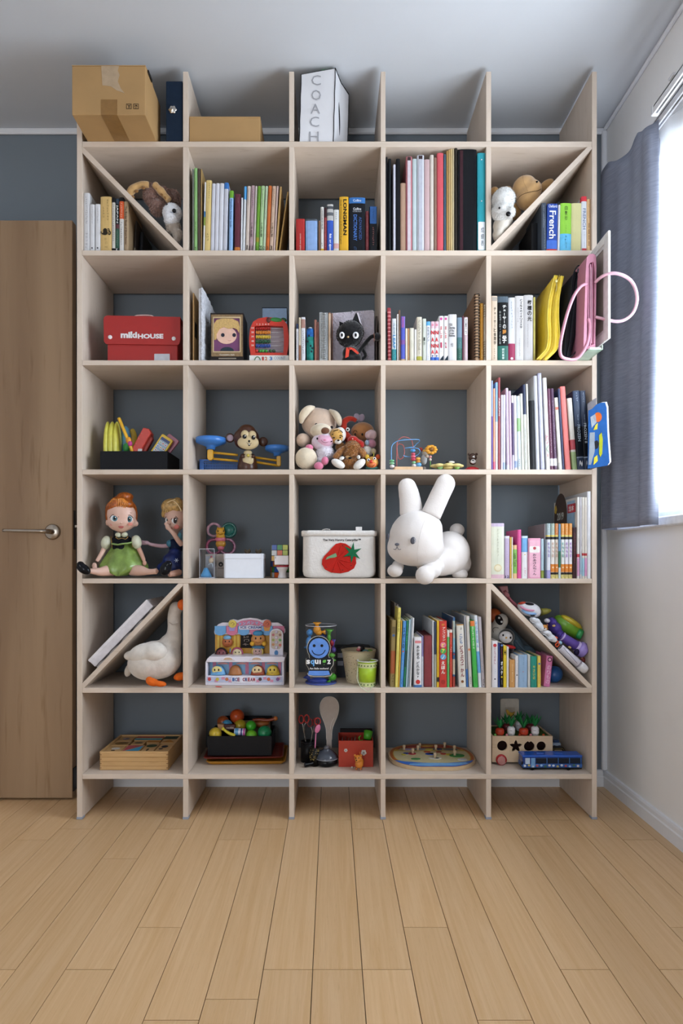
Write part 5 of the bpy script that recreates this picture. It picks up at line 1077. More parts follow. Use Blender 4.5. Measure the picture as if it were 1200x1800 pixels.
k.add('strap', tube(pathp([(1030, 499, dp-.002), (1020, 504, -.10), (1008, 521, -.11), (997, 550, -.11), (988, 585, -.11), (984, 610, -.105), (986, 626, -.095), (998, 631.5, -.085), (1012, 631, -.08), (1024, 619, dp), (1033, 600, dp), (1036, 572, dp), (1033, 560, dp)], 0), 0, 8, flat=ft), st)
k.add('strap', tube(pathp([(1046, 496, dp-.002), (1058, 486, dp-.03), (1075, 480.5, dp-.05), (1092, 483, dp-.06), (1108, 493, dp-.06), (1117, 510, dp-.06), (1119, 530, dp-.06), (1112, 550, dp-.055), (1098, 562, dp-.05), (1082, 565, dp-.04), (1062, 561, dp-.02), (1047, 557.5, dp-.002)], 0), 0, 8, flat=ft), M('#e8b9c9', .35))
# white frame
XF = .8185; dF = -.135; k = Kit('white_picture_frame', 'white picture frame standing sideways and jutting beyond the shelf edge', 'picture frame', Vector((XF, YF-.13, PZ(595, dF))))
zt, zb_ = PZ(404.5, dF), PZ(595, dF); fwm = M('#d8d3d2', .5)
y0, y1 = YF+dF, YF+dF+.24; th = .0075; rail = .028
for nm, (ya, yb_, za, zc) in (('stile', (y0, y0+rail, zb_, zt)), ('stile', (y1-rail, y1, zb_, zt)), ('rail', (y0+rail, y1-rail, zb_, zb_+rail)), ('rail', (y0+rail, y1-rail, zt-rail, zt))):
    k.add(nm, box(XF, XF+th, ya, yb_, za, zc, .0015), M('#e4e0de', .45))
q = k.add('inner_moulding', frame([(p[0], p[1]) for p in rrect(y0+rail-.002, y1-rail+.002, zb_+rail-.002, zt-rail+.002, .001, 1)], rrect(y0+rail+.01, y1-rail-.01, zb_+rail+.01, zt-rail-.01, .001, 1), 0, .003), fwm)
q.data.transform(Matrix(((0, 1, 0, XF+.002), (1, 0, 0, 0), (0, 0, 1, 0), (0, 0, 0, 1)))); q.data.flip_normals()
k.add('backing', box(XF+.004, XF+.006, y0+rail, y1-rail, zb_+rail, zt-rail), M('#8f857c', .6, amt=.15, scale=20))
k = Kit('plastic_tray', 'pale green clear tray under the white picture frame', 'tray', Vector((.80, YF-.06, FL[2])))
k.add('tray', box(.775, .815, YF-.10, YF+.12, FL[2]+.0004, FL[2]+.004, .001), M('#a9c4b0', .2)); k.add('tray_wall', box(.8155, .8185, YF-.10, YF+.12, FL[2]+.0004, FL[2]+.0155, .0008), M('#b7d0bc', .2)); k.add('label_tab', box(.779, .812, YF-.1015, YF-.1002, FL[2]+.001, FL[2]+.0065), M('#d9e2dc', .5))
# cloth book sticking out of the fourth row
d = -.04; k = Kit('blue_cloth_book', 'soft blue cloth picture book poking out past the side panel', 'cloth book', Vector((PX(1036, d), YF+d, FL[3]+.0004)))
cp = [(x+3, y) for x, y in [(1032, 722), (1038, 720), (1045, 713), (1052, 710.5), (1059, 711), (1061.5, 720), (1062.5, 760), (1065, 800), (1066, 815), (1062, 820.5), (1040, 823), (1031, 824)]]
T = Matrix.Translation(Vector((PX(1031, d), YF+d, 0))) @ Matrix.Rotation(R(-24), 4, 'Z') @ Matrix.Translation(-Vector((PX(1031, d), YF+d, 0)))
k.add('pages', xf(prism(poly([(x+1.2, y-.8) for x, y in cp], d), YF+d-.006, YF+d+.006, .002), T), M('#dcdfe4', .8, 'cloth')); k.add('cover', xf(prism(poly([(x-1.5, y+.8) for x, y in cp], d), YF+d-.0095, YF+d-.0055, .001), T), M('#27599a', .7, 'cloth'))
for nm, ps, c in (('grey_patch', [(1036, 762), (1044, 762), (1044, 795), (1038, 818), (1034, 818)], '#8f98a2'), ('green_patch', [(1051, 768), (1055, 763), (1057, 775), (1056, 800), (1053, 806), (1051, 800)], '#a3a92c'), ('yellow_leg', [(1043, 806), (1048, 802), (1049, 812), (1042, 819)], '#cfc23c'), ('grey_flap', [(1037, 735), (1045, 730), (1047, 745), (1039, 754)], '#9aa3b0'), ('yellow_tie', [(1045, 750), (1049, 746), (1048, 757), (1042, 758)], '#c9b83a'), ('panda_patch', [(1043, 778), (1048, 776), (1051, 782), (1049, 790), (1045, 792)], '#23262c')):
    k.add(nm, xf(prism(poly(ps, d), YF+d-.0105, YF+d-.0093), T), M(c, .7, 'cloth'))
k.add('orange_disc', xf(disc(1051, 735, 6.5, d-.0093, .0012, 8.5), T), M('#c9622c', .7, 'cloth'))
k = Kit('grey_booklet', 'thin grey booklet standing behind the blue cloth book', 'booklet', Vector((PX(1040, -.02), YF-.02, FL[3]+.0004))); k.add('cover', quad3([Vector((PX(1036, -.02), YF-.02, FL[3]+.0006)), Vector((.8255, YF-.035, FL[3]+.0006)), Vector((.8255, YF-.035, PZ(700, -.03))), PP(1032, 710, 0)], 3), M('#b9bdc8', .5)); k.add('back_cover', quad3([Vector((.8255, YF-.0345, FL[3]+.0006)), Vector((.826, YF+.10, FL[3]+.0006)), Vector((.826, YF+.10, PZ(700, -.03))), Vector((.8255, YF-.0345, PZ(700, -.03)))], 3), M('#a9adb8', .5))

# fourth row
def Z0(row): return FL[row]+.0004
BXK = M('#0e1016', .6); d = .02
def open_case(k, x0, x1, y0, dd, dep, row, mat, t=.002, name='case', z0=None):
    w_ = PX(x1, dd)-PX(x0, dd); z = Z0(row) if z0 is None else z0; b = xf(openbox(w_, dep, PZ(y0, dd)-z, t), Matrix.Translation(((PX(x0, dd)+PX(x1, dd))/2, YF+dd, z)))
    return k.add(name, b, mat)
k = Kit('black_box', 'open black box holding toy phones beside the door panel', 'box', base(236, 3, d)); open_case(k, 176, 294, 793, d, .16, 3, BXK)
zf = FL[3]+.003
def rest(px, d): return Vector((PX(px, d), YF+d, zf))
k = Kit('yellow_toy_ball', 'ribbed yellow green plastic toy standing in the black box', 'toy', rest(198, .07)); YG = M('#d3cf55', .35)
for i, (x, rx) in enumerate(((190, 6.5), (198, 8), (206, 6.5))): k.add('segment', eb(x, 784.5, rx, 43.5, .075, .03), YG)
k = Kit('blue_toy_ring', 'blue plastic toy ring behind the yellow bar', 'toy', rest(221, .09))
k.add('ring', eb(221, 788, 11, 39, .11, .02), M('#5d97b8', .4)); k.add('green_cap', eb(222, 787, 6, 8, .075, .01), M('#3c9a4c', .4))
k = Kit('mustard_toy_ball', 'mustard yellow toy half hidden behind the blue ring', 'toy', rest(235, .13)); k.add('shell', eb(233, 788, 10, 35, .135, .02), M('#c9ab3e', .4)); k.add('band', lathe([(.0175, .066), (.0195, .068), (.0175, .070)], 20, (PX(233, .135), YF+.135, zf), cap=False), M('#8f7a2c', .4))
k = Kit('yellow_toy_hammer', 'yellow plastic bar leaning out of the black box', 'toy', rest(226, .05))
k.add('handle', tube([PP(209, 735, .05), PP(216, 752, .05), PP(224, 771, .05), PP(230, 786, .05), PP(233, 800, .06)], 0, 8, flat=(.0062, .004)), M('#e5b02c', .35)); k.add('collar', eb(226, 774, 5, 6, .048, .008), M('#e09a2c', .35)); k.add('tip', eb(228.5, 780, 4, 5, .046, .008), M('#c23c8c', .4))
k = Kit('red_toy_handset', 'red plastic toy handset leaning in the black box', 'toy phone', rest(240, .06))
a_ = [(252, 752), (262, 754), (266, 762), (246, 796), (232, 806), (228, 796)]; k.add('body', prism(poly(a_, .06), YF+.055, YF+.085, .003), M('#c9463c', .4)); k.add('side', prism(poly([(262, 754), (266.5, 763), (268, 772), (252, 800), (246, 796), (266, 762)], .07), YF+.07, YF+.09, .002), M('#a33a30', .4))
for i in range(3): k.add('rivet', eb(249-5*i, 762+9*i, 1, 1, .054, .001), M('#e0897c', .3))
k.add('white_panel', prism(poly([(243, 789), (250, 789), (249, 800), (241, 800)], .055), YF+.053, YF+.055), M('#d9d3d3', .5))
def phone(name, label, cx, cy, ang, col, d, screen=True):
    k = Kit(name, label, 'toy phone', rest(cx, d)); w_, h_ = .043, .078
    T = Matrix.Translation(PP(cx, cy, d)) @ Matrix.Rotation(R(ang), 4, 'Y')
    k.add('body', xf(prism(rrect(-w_/2, w_/2, -h_/2, h_/2, .006), -.005, .006, .002), T), M(col, .35))
    if screen:
        k.add('screen', xf(box(-w_*.37, w_*.37, -.0056, -.005, -h_*.40, h_*.38), T), M('#9fb6cc', .2)); k.add('status_bar', xf(box(-w_*.37, w_*.37, -.0062, -.0056, h_*.26, h_*.38), T), M('#2c3f7a', .3))
        cols = ['#7fae8c', '#c25a4c', '#c86ea0', '#3c5fae', '#d0a04c', '#b8442c', '#d98a5c', '#c25aa0', '#4c9a8c']
        for i in range(9):
            cx_, cz_ = (i % 3-1)*w_*.24, h_*.15-(i//3)*h_*.19; q = k.add('icon', xf(prism(rrect(cx_-.0042, cx_+.0042, cz_-.0042, cz_+.0042, .0012, 3), -.0064, -.0056), T), M('#e3e6ea', .4)); k.add('icon_dot', xf(prism(circ(cx_, cz_, .0023, n=10), -.0067, -.0064), T), M(cols[i], .4), q)
phone('pink_toy_phone', 'dusty pink toy phone behind the yellow toy phone', 294, 785, 38, '#b3748a', .085, False)
phone('yellow_toy_phone', 'yellow toy phone with app icons leaning in the black box', 284, 786, 33, '#e8c43a', .065)

# monkey balance
d = .06; k = Kit('monkey_balance_toy', 'brown monkey balance toy with two blue dishes on yellow arms', 'balance toy', base(432, 3, d))
BR = M('#4a2a1c', .3, amt=.02); CRM = M('#d3bf94', .35, amt=.02)
k.add('body', lathe([(0, 0), (SZ(15, d), 0), (SZ(18, d), .006), (SZ(18, d), .022), (SZ(15.5, d), .045), (SZ(12.5, d), .062), (0, .066)], 28, (PX(433, d), YF+d+.03, Z0(3))), BR)
k.blob('head', [E(433, 770, 23, 19, d+.03, .036), E(434, 760, 16, 14, d+.03, .03), E(433, 778, 21, 13, d+.03, .034)], BR, vox=.004)
k.add('face', ell(PP(436, 778, d-.001), (SZ(19, d), .012, SZ(12.5, d))), CRM); k.add('brow', ell(PP(430.5, 764.5, d), (SZ(7.5, d), .009, SZ(8.5, d))), CRM); k.add('brow', ell(PP(443, 765, d), (SZ(7.5, d), .009, SZ(8, d))), CRM)
for x, y in ((429.6, 767.5), (445.3, 769)):
    e_ = k.add('eye', eb(x, y, 3.6, 3.8, d-.012, .002), M('#17171a', .15)); k.add('glint', eb(x+1.2, y-1.3, 1.1, 1.1, d-.0145, .0008), M('#f2f2f2', .3), e_)
k.add('nose', eb(437.7, 775.5, 1.9, 2.1, d-.013, .002), M('#1b1715', .2)); k.add('mouth', join(tube(pathp([(433.5, 777.5), (436, 780.5), (437.7, 778.5), (439.5, 780.5), (442, 778.5)], d-.0128), .0006, 5), eb(437.8, 781.5, 2, 2.6, d-.0115, .0015)), M('#2a2220', .4)); k.add('teeth', eb(437.8, 780.8, 1.3, 1.3, d-.0135, .0008), M('#f0efe8', .4))
k.add('ear', lathe([(0, -.004), (SZ(8, d), -.003), (SZ(8.5, d), .002), (SZ(6.4, d), .005)], 22), BR).location = (0, 0, 0)
o = k.root.children
ear1 = [c for c in k.root.children if c.name.startswith('ear')][-1]; ear1.rotation_euler = (pi/2, 0, 0); ear1.location = PP(404, 770, d+.035)-k.root.location
li = k.add('ear_lining', lathe([(0, 0), (SZ(6.4, d), 0), (SZ(5, d), .003), (0, .002)], 22), M('#b9a3b4', .4)); li.rotation_euler = (pi/2, 0, 0); li.location = PP(404.5, 770, d+.031)-k.root.location
k.add('ear', ell(PP(462.5, 776.5, d+.035), (SZ(8.5, d), .008, SZ(8.5, d))), BR)
k.add('belly', ell(PP(436, 808, d+.0035), (SZ(10, d), .007, SZ(10.5, d))), CRM); k.add('chest', ell(PP(435.5, 796, d+.010), (SZ(7.5, d), .008, SZ(5, d))), CRM); k.add('knob', eb(436, 800.5, 2.8, 2.8, d-.008, .004), M('#c9b44c', .3))
for x in (427, 445): k.add('hand', eb(x, 802.5, 3.5, 2.6, d-.002, .005, 30 if x < 436 else -30), BR)
YL = M('#d9a220', .35); BLU = M('#3f7fd0', .3)
dd = d+.03
for pts in (((375, 795.5), (418, 800)), ((375, 806.5), (418, 810.5)), ((448, 804), (489, 810)), ((448, 812), (489, 818.5))): k.add('arm_rod', tube(pathp(pts, dd), .0040, 8, n=0), YL)
k.add('post', prism(rr(364.5, 375, 789, 809.5, 5, dd), YF+dd-.006, YF+dd+.006, .002), YL); k.add('post', prism(rr(486, 493.5, 801, 820, 3.2, dd), YF+dd-.006, YF+dd+.006, .002), YL)
for x, y, r, zt in ((370.5, 770.5, 26.4, 0), (486.5, 785, 20.6, 0)):
    c_ = PP(x, y, dd); rr_ = SZ(r, dd); hgt = SZ(20, dd) if x < 400 else SZ(17, dd)
    k.add('dish', lathe([(rr_*.28, -hgt), (rr_*.3, -hgt*.75), (rr_*.55, -hgt*.62), (rr_*.96, -hgt*.42), (rr_, -hgt*.3), (rr_, 0), (rr_*.94, 0), (rr_*.92, -hgt*.25), (0, -hgt*.38)], 36, c_), BLU)
k = Kit('blue_basket', 'bright blue plastic mesh basket behind the monkey balance toy', 'basket', base(385, 3, .13)); dd = .13
x0, x1, z0, z1 = PX(350.5, dd), PX(424, dd), Z0(3), PZ(808, dd)
BB = M('#2f6fc4', .35); k.add('corner_post', box(x0, x0+.014, YF+dd, YF+dd+.003, z0, z1, .001), BB)
b = bmesh.new(); n = 22
for i in range(n+1): xx = x0+.014+(x1-x0-.014)*i/n; box(xx-.0009, xx+.0009, YF+dd, YF+dd+.002, z0, z1, bm=b)
for j in range(7): zz = z0+(z1-z0)*j/6; box(x0, x1, YF+dd, YF+dd+.002, zz-.0009-(.0 if j else -.001), zz+.0009, bm=b)
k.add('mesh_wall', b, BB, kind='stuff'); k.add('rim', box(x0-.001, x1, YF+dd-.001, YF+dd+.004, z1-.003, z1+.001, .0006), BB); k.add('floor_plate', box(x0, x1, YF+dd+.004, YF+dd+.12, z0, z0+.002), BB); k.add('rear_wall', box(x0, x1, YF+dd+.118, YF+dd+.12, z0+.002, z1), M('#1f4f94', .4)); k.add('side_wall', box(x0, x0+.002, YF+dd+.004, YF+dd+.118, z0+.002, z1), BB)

# soft toy pile
def plush(name, label, px, row, d): return Kit(name, label, 'soft toy', base(px, row, d))
def eye(k, x, y, d, r=1.8, col='#17161a', ry=None, par=None): return k.add('eye', eb(x, y, r, ry or r, d, .0025), M(col, .2), par)
d = .11; k = plush('beige_bear_plush', 'large beige teddy bear with folded ears in the soft toy pile', 560, 3, d); BG = M('#cdb5a2', .9, 'plush', amt=.05); BG2 = M('#d9cbb4', .9, 'plush')
k.blob('head', [E(561, 744, 32, 26, d, .055), E(563, 756, 26, 18, d-.02, .04), E(556, 735, 24, 18, d, .045)], BG, vox=.006)
k.add('muzzle', ell(PP(564, 757.5, .045), (SZ(19, .05), .028, SZ(13, .05))), BG2); k.add('nose', ell(PP(571, 757, .022), (SZ(8, .03), .008, SZ(6, .03))), M('#6b4630', .8, 'plush'))
for x, y in ((555.6, 746.5), (583, 751)): eye(k, x, y, .050, 2.6)
k.add('ear', tube(pathp([(529, 744, .07), (532, 731, .06), (541, 720, .06), (552, 716, .08)], 0), lambda u: .004+.010*sin(u*3.1), 10, n=6), BG2); k.add('ear', tube(pathp([(579, 721, .09), (589, 728, .07), (595, 738, .06), (597, 748, .07)], 0), lambda u: .004+.008*sin(u*3.1), 10, n=6), BG2)
ground(k.blob('body', [E(555, 795, 28, 30, d+.02, .05)], BG, vox=.007), 3)
k.add('arm', eb(532.5, 774, 12.5, 12, .07, .03), BG); ground(k.add('foot', eb(538, 806, 19.5, 19.5, .035, .028), BG2), 3)
k.add('foot_seam', tube([PP(538+17*cos(t), 806+17*sin(t), .022) for t in [i*pi/8 for i in range(16)]], .0006, 5, closed=True, n=0), M('#b89f8a', .8))
d = .045; k = plush('pink_lamb_plush', 'white and pink smiling lamb soft toy on the bear lap', 570, 3, d); PW = M('#d9cbd9', .9, 'plush'); PKP = M('#d97c9c', .85, 'plush')
k.blob('head', [E(567, 777, 20, 15.5, d, .03), E(570, 772, 15, 12, d, .028)], PW, vox=.004); k.add('face', ell(PP(569, 775, d-.012), (SZ(16.5, d), .019, SZ(12, d))), M('#d9a9bf', .9, 'plush'))
bw = ground(k.blob('body', [E(571, 796, 16, 13, d+.005, .03), E(565, 808, 10, 8, d+.005, .02)], M('#e0dbe4', .9, 'plush'), vox=.004, noise=.002), 3); k.fur('fleece', bw, 1200, .004, M('#e6e1ea', .9), wd=.0007)
k.add('hand', eb(543.5, 786.5, 7, 5.5, d-.012, .01), PKP); ground(k.add('foot', eb(571, 810, 6.5, 7.5, d-.035, .012), PKP), 3); ground(k.add('foot', eb(560, 819, 8.5, 7, d-.035, .012), PKP), 3)
eye(k, 557.5, 771, d-.029, 1.6, ry=2); eye(k, 582.5, 776, d-.026, 1.2); k.add('mouth', tube(pathp([(564, 773), (567, 776.5), (572, 778), (577, 776.5)], d-.0325), .0006, 5), M('#7a3048', .7)); k.add('nose', eb(570.5, 773.4, 2.4, 1.2, d-.032, .001), PKP)
d = .04; k = plush('tiger_plush', 'small tan tiger soft toy with black stripes above the lamb', 592, 3, d); TG = M('#c79a52', .9, 'plush')
k.add('head', ell(PP(591, 766.5, d), (SZ(12.5, d), .022, SZ(13.5, d))), TG); k.add('cheek_fur', ell(PP(598, 764, d+.008), (SZ(10, d), .02, SZ(13, d))), M('#ddd8d2', .9, 'plush')); k.add('muzzle', ell(PP(594, 776.5, d-.016), (SZ(6, d), .008, SZ(4, d))), M('#e3dfd9', .9, 'plush')); k.add('nose', eb(594.5, 774, 2.4, 1.6, d-.025, .002), M('#2a1c18', .4))
for pts in ([(583, 764), (589, 762.5), (596, 760)], [(584, 770), (589, 768), (594, 767)], [(586, 758), (590, 756.5), (594, 755.5)], [(596, 766), (599, 765), (602, 768)], [(597, 757), (600, 758), (602, 761)]): k.add('stripe', tube(pathp(pts, d-.0185), .0013, 6), M('#1c1512', .8))
eye(k, 587, 769.5, d-.02, 1.3); eye(k, 598, 769, d-.019, 1.3); k.add('body', eb(598, 786, 9, 9, d+.02, .015), M('#8a5f34', .9, 'plush'))
d = .09; k = plush('red_ring_plush', 'red curved soft toy with white eye behind the tiger', 613, 3, d); RDP = M('#b3301f', .85, 'plush')
k.add('body', tube(pathp([(626, 740), (620, 736.5), (612, 736.5), (605, 742), (603.5, 752), (606, 763), (613, 772), (622, 784)], d), lambda u: .0065+.010*u, 14, n=6), RDP); e_ = k.add('eye', eb(611, 755, 3.6, 3.6, d-.017, .003), M('#e6e4e0', .4)); k.add('pupil', eb(611, 755, 1.6, 1.6, d-.0205, .001), M('#1a1a1c', .2), e_)
d = .11; k = plush('round_brown_plush', 'round brown faced soft toy with heart shaped antennae', 636, 3, d); k.add('head', ell(PP(637, 760, d), (SZ(21, d), .04, SZ(17.5, d))), M('#b07a4c', .85, 'plush'))
k.add('antenna', eb(627, 733.5, 5.5, 7, d, .004, -15), M('#b3a6ba', .8, 'plush')); k.add('antenna', eb(635, 734.5, 5.5, 7, d+.002, .004, 20), M('#a699ae', .8, 'plush')); k.add('stem', tube(pathp([(630, 740), (631, 746)], d), .002, 6, n=0), M('#a699ae', .8))
for x in (624, 636.5): k.add('brow', tube(pathp([(x-4, 762), (x-2, 757.5), (x+1.5, 757), (x+3.5, 760)], d-.036), .0009, 5), M('#2b1a12', .7)); eye(k, x, 763.5, d-.036, 1.6, ry=2.4)
ground(k.add('body', ell(PP(636, 795, d+.01), (SZ(18, d), .03, SZ(25, d))), M('#a06a3e', .85, 'plush')), 3)
d = .055; k = plush('pink_white_plush', 'pale pink and white knotted soft toy against the divider', 652, 3, d)
k.blob('head', [E(648, 765, 7, 7, d, .018), E(656, 765, 6, 8, d, .018), E(652, 760, 6, 5, d, .014)], M('#d3b8bd', .9, 'plush'), vox=.003, noise=.002); k.add('body', eb(652, 780, 9, 8, d+.005, .02), M('#c48aa0', .9, 'plush')); k.add('blue_patch', eb(645, 778, 4, 5, d-.01, .006), M('#9fb4cc', .9, 'plush'))
d = .05; k = plush('strawberry_plush', 'red dotted strawberry soft toy behind the curly brown dog', 622, 3, d); k.blob('body', [E(620, 774, 10, 8, d, .02), E(631, 782, 10, 9, d, .02)], M('#b8231c', .8, 'plush'), vox=.004)
for x, y in ((619.5, 771.5), (624, 775), (614, 777), (628, 779)): k.add('seed', eb(x, y, 1, 1, d-.019, .0015), M('#e8dcd0', .5))
d = .03; k = plush('curly_dog_plush', 'curly brown dog soft toy with white paws at the shelf edge', 614, 3, d); CB = M('#a8703c', .95, 'shag', amt=.2, scale=120)
h_ = k.blob('head', [E(619, 786, 14, 11, d, .028), E(617, 797, 13, 10, d-.005, .026)], CB, vox=.004, noise=.002); b_ = ground(k.blob('body', [E(614, 813, 14, 12, d, .026)], CB, vox=.004, noise=.002), 3)
k.fur('fur', h_, 1600, .004, M('#b8854c', .95, amt=.3, scale=150), wd=.0009); k.fur('fur', b_, 1000, .004, M('#b8854c', .95, amt=.3, scale=150), wd=.0009)
for pts in ([(607, 787), (599, 793), (591, 803), (588, 807)], [(631, 789), (637, 796), (641, 804)]): a_ = k.add('arm', tube(pathp(pts, d-.004), lambda u: .008+.004*sin(u*3), 10), CB)
WP = M('#e6e2dc', .9, 'plush'); 
for x, y, rx, ry, rt in ((594, 815, 13, 7, 28), (631.5, 816, 12.5, 7, -38)): ground(k.add('paw', eb(x, y, rx, ry, d-.03, .013, rt), WP), 3)
k.add('hand', eb(600.5, 805.5, 4.5, 3, d-.03, .006, -20), WP); k.add('hand', eb(630, 803.5, 3.2, 3.6, d-.03, .006), WP)
eye(k, 605.5, 804, d-.026, 1.5, ry=2); k.add('nose', eb(615, 805, 3.4, 1.8, d-.026, .003), M('#15120f', .3)); k.add('muzzle', eb(612, 803.5, 5, 3, d-.02, .006), M('#c9a06c', .9, 'plush'))
d = .05; k = plush('white_ball_plush', 'small fluffy white soft toy between dog and divider', 645, 3, d); q = k.blob('body', [E(644.5, 793, 9, 9, d, .02)], WP, vox=.004, noise=.003); k.fur('fur', q, 500, .005, WP, wd=.0007); k.add('bow', eb(656, 793, 5, 5, d-.01, .004), M('#c9b89a', .7))
d = .02; k = plush('orange_tiger_figure', 'small orange and yellow tiger rattle face by the divider', 653, 3, d); OR = M('#d9743a', .5)
ground(k.add('head', ell(PP(653.5, 813, d), (SZ(11.5, d), .018, SZ(10.5, d))), M('#d8a04c', .6)), 3); k.add('muzzle', ell(PP(653.5, 817, d-.008), (SZ(8.5, d), .013, SZ(6, d))), OR)
k.add('nose', eb(652, 811, 3, 3, d-.021, .003), M('#c22c1c', .3)); k.add('smile', tube(pathp([(648, 817), (653, 821), (659, 816)], d-.0215), .0006, 5), M('#7a2418', .6))
for x, y in ((647.5, 808.5), (658, 806)): e_ = k.add('eye', eb(x, y, 2.8, 2.6, d-.018, .002), M('#e9e9e6', .3)); k.add('pupil', eb(x+.3, y, 1.3, 1.3, d-.0205, .001), M('#17171a', .2), e_)
for x, c in ((645, '#d9b03a'), (664, '#c9582c')): k.add('ear', eb(x, 803, 4, 4.5, d, .006), M(c, .7))
k.add('tuft', tube(pathp([(656, 802), (657, 797), (655, 795)], d), .0015, 6), M('#b8b23c', .6)); ground(k.add('collar', eb(654, 823, 12, 3.5, d+.002, .015), M('#3a6f6a', .6)), 3)

# little toys beside it
d = .03; k = Kit('bead_maze', 'wooden bead maze with red and blue wires and coloured beads', 'bead maze', base(718, 3, d))
z = Z0(3); k.add('base', box(PX(693, d), PX(743, d), YF+d, YF+d+.09, z, PZ(820, d), .003, 2), M('#d8b48c', .5))
dm = d+.03; rw = M('#b0544e', .35); bw_ = M('#5f9fda', .35)
k.add('wire', tube([PP(697, 820, dm), PP(697, 790, dm), PP(698, 778, dm), PP(704, 770, dm+.01), PP(712, 768, dm+.02), PP(721, 772, dm+.03), PP(725, 780, dm+.03), PP(726, 800, dm+.03), PP(726, 820, dm+.03)], .0013, 7), rw)
k.add('wire', tube([PP(705, 781, dm), PP(709, 784, dm), PP(710.5, 795, dm), PP(708, 804, dm), PP(702, 807, dm), PP(699, 800, dm), PP(697.5, 786, dm), PP(700, 781, dm)], .0013, 7, closed=True), rw)
k.add('wire', tube([PP(688, 812, dm), PP(687.5, 795, dm), PP(689, 783, dm), PP(697, 776, dm), PP(710, 773.5, dm), PP(733, 772.5, dm+.02), PP(737, 775.5, dm+.04), PP(731, 781, dm+.045), PP(727, 785, dm+.045), PP(711, 788, dm+.02)], .0013, 7), bw_)
k.add('wire', tube([PP(711, 788, dm), PP(725, 787, dm-.01), PP(735, 789, dm-.01), PP(738, 794, dm), PP(733, 800, dm+.01), PP(722, 803, dm+.01), PP(711, 802, dm), PP(709, 800, dm)], .0013, 7), bw_)
k.add('wire', tube([PP(688, 812, dm), PP(688, 821, dm)], .0013, 7, n=0), bw_); k.add('wire', tube([PP(735, 803, dm), PP(735, 821, dm)], .0013, 7, n=0), bw_)
for x, y, r, ry, c in ((688.5, 810, 4.3, 2.2, '#6fb88a'), (688.5, 814.5, 4.6, 2.2, '#8cc99c'), (689, 820, 4.2, 3.4, '#d5d3d6'), (725.5, 792, 4.6, 3, '#4f9bd9'), (726, 798, 3.8, 2.6, '#c9566e'), (726, 802.5, 4.3, 2.6, '#d9687c'), (726, 807.5, 4.6, 2.6, '#c2405a'), (727, 813, 3.8, 2.6, '#7fb88c'), (727.5, 818.5, 4.2, 3, '#d5d3d6'), (734.5, 806.5, 4.3, 3, '#dba24a'), (734.5, 811.5, 4.6, 2.6, '#c98a3a'), (735.5, 817, 5, 4.2, '#62a3d6')):
    k.add('bead', eb(x, y, r, ry, dm-.002, SZ(r, d)), M(c, .35))
k = Kit('orange_disc', 'thin orange plastic piece lying beside the bead maze', 'toy piece', base(683, 3, .025)); k.add('disc', lathe([(0, 0), (.011, 0), (.011, .002), (0, .0025)], 20, (PX(684, .025), YF+.037, z)), M('#d9603c', .4)); k.add('tab', box(PX(680, .02), PX(684, .02), YF+.020, YF+.027, z, z+.0018), M('#d9603c', .4))
k = Kit('paper_deer', 'small grey deer figure with red ears beside the flower', 'figurine', base(745, 3, .09)); dd = .09
k.add('body', eb(745, 808, 5.5, 9, dd, .01), M('#a9acae', .7)); k.add('head', eb(747, 796, 5, 6, dd, .009), M('#b8b0a4', .7)); k.add('snout', eb(750.5, 802, 3, 3, dd-.008, .006), M('#c9b8a4', .7))
for x in (739.5, 751): k.add('ear', eb(x, 790, 3.5, 3.5, dd, .004, 35 if x < 745 else -35), M('#9a3024', .6))
k.add('tuft', eb(745.5, 792.5, 3, 2.5, dd-.005, .004), M('#d2a24a', .6)); ground(k.add('legs', lathe([(0, 0), (.008, 0), (.006, .02), (0, .022)], 14, (PX(745, dd), YF+dd, z)), M('#9a9088', .7)), 3)
k = Kit('toy_flower', 'orange yellow toy flower on a thin green stem', 'toy flower', base(757, 3, .06)); dd = .06
k.add('stem', tube([Vector((PX(756, dd), YF+dd, z)), PP(756, 806, dd), PP(757, 795, dd)], .0014, 7), M('#4f8a3c', .5)); bm_ = bmesh.new()
for i in range(9):
    a = i*2*pi/9; ell(PP(757.5+7*cos(a), 790.5-6*sin(a), dd-.003+.004*sin(a)), (SZ(4.6, dd), .006, SZ(2.6, dd)), (0, 0, 0), 10, 6, bm=bm_)
k.add('petals', bm_, M('#d8982a', .5), kind='stuff'); k.add('centre', eb(757.5, 789.5, 4, 3, dd-.006, .006), M('#8a5a1c', .6)); k.add('bead', eb(756, 803, 2.6, 2.6, dd, .004), M('#c9898c', .5)); k.add('bead', eb(756, 808, 2.4, 2.4, dd, .004), M('#d3c0b4', .5)); ground(k.add('foot', lathe([(0, 0), (.009, 0), (.007, .002), (0, .002)], 14, (PX(756, dd), YF+dd, z)), M('#4f8a3c', .5)), 3)
k = Kit('flower_ring_toy', 'flat cream yellow flower shaped wooden ring toy', 'toy', base(787, 3, .03)); c_ = Vector((PX(787, .03), YF+.045, z+.0175)); bm_ = bmesh.new()
for i in range(8): a = i*pi/4; ell(c_+Vector((.040*cos(a), .026*sin(a), 0)), (.016, .013, .006), u=14, v=8, bm=bm_)
ell(c_, (.032, .022, .005), bm=bm_); ob = k.hang(blob('ring', [bm_], M('#e0d08a', .5), None, vox=.0025))
for x, c in ((773, '#8cc07a'), (803, '#7fae5c')): ground(k.add('ball', eb(x, 821, 5, 4.5, .035, .007), M(c, .4)), 3)
ground(k.add('foot', eb(787, 822, 9, 3.6, .04, .012), M('#d6c27c', .4)), 3); k.add('cow_knob', eb(787, 812.8, 4, 2.2, .05, .006), M('#2b2724', .4)); k.add('cow_knob', eb(793, 812.6, 6, 2.2, .048, .007), M('#e2ddcf', .4))
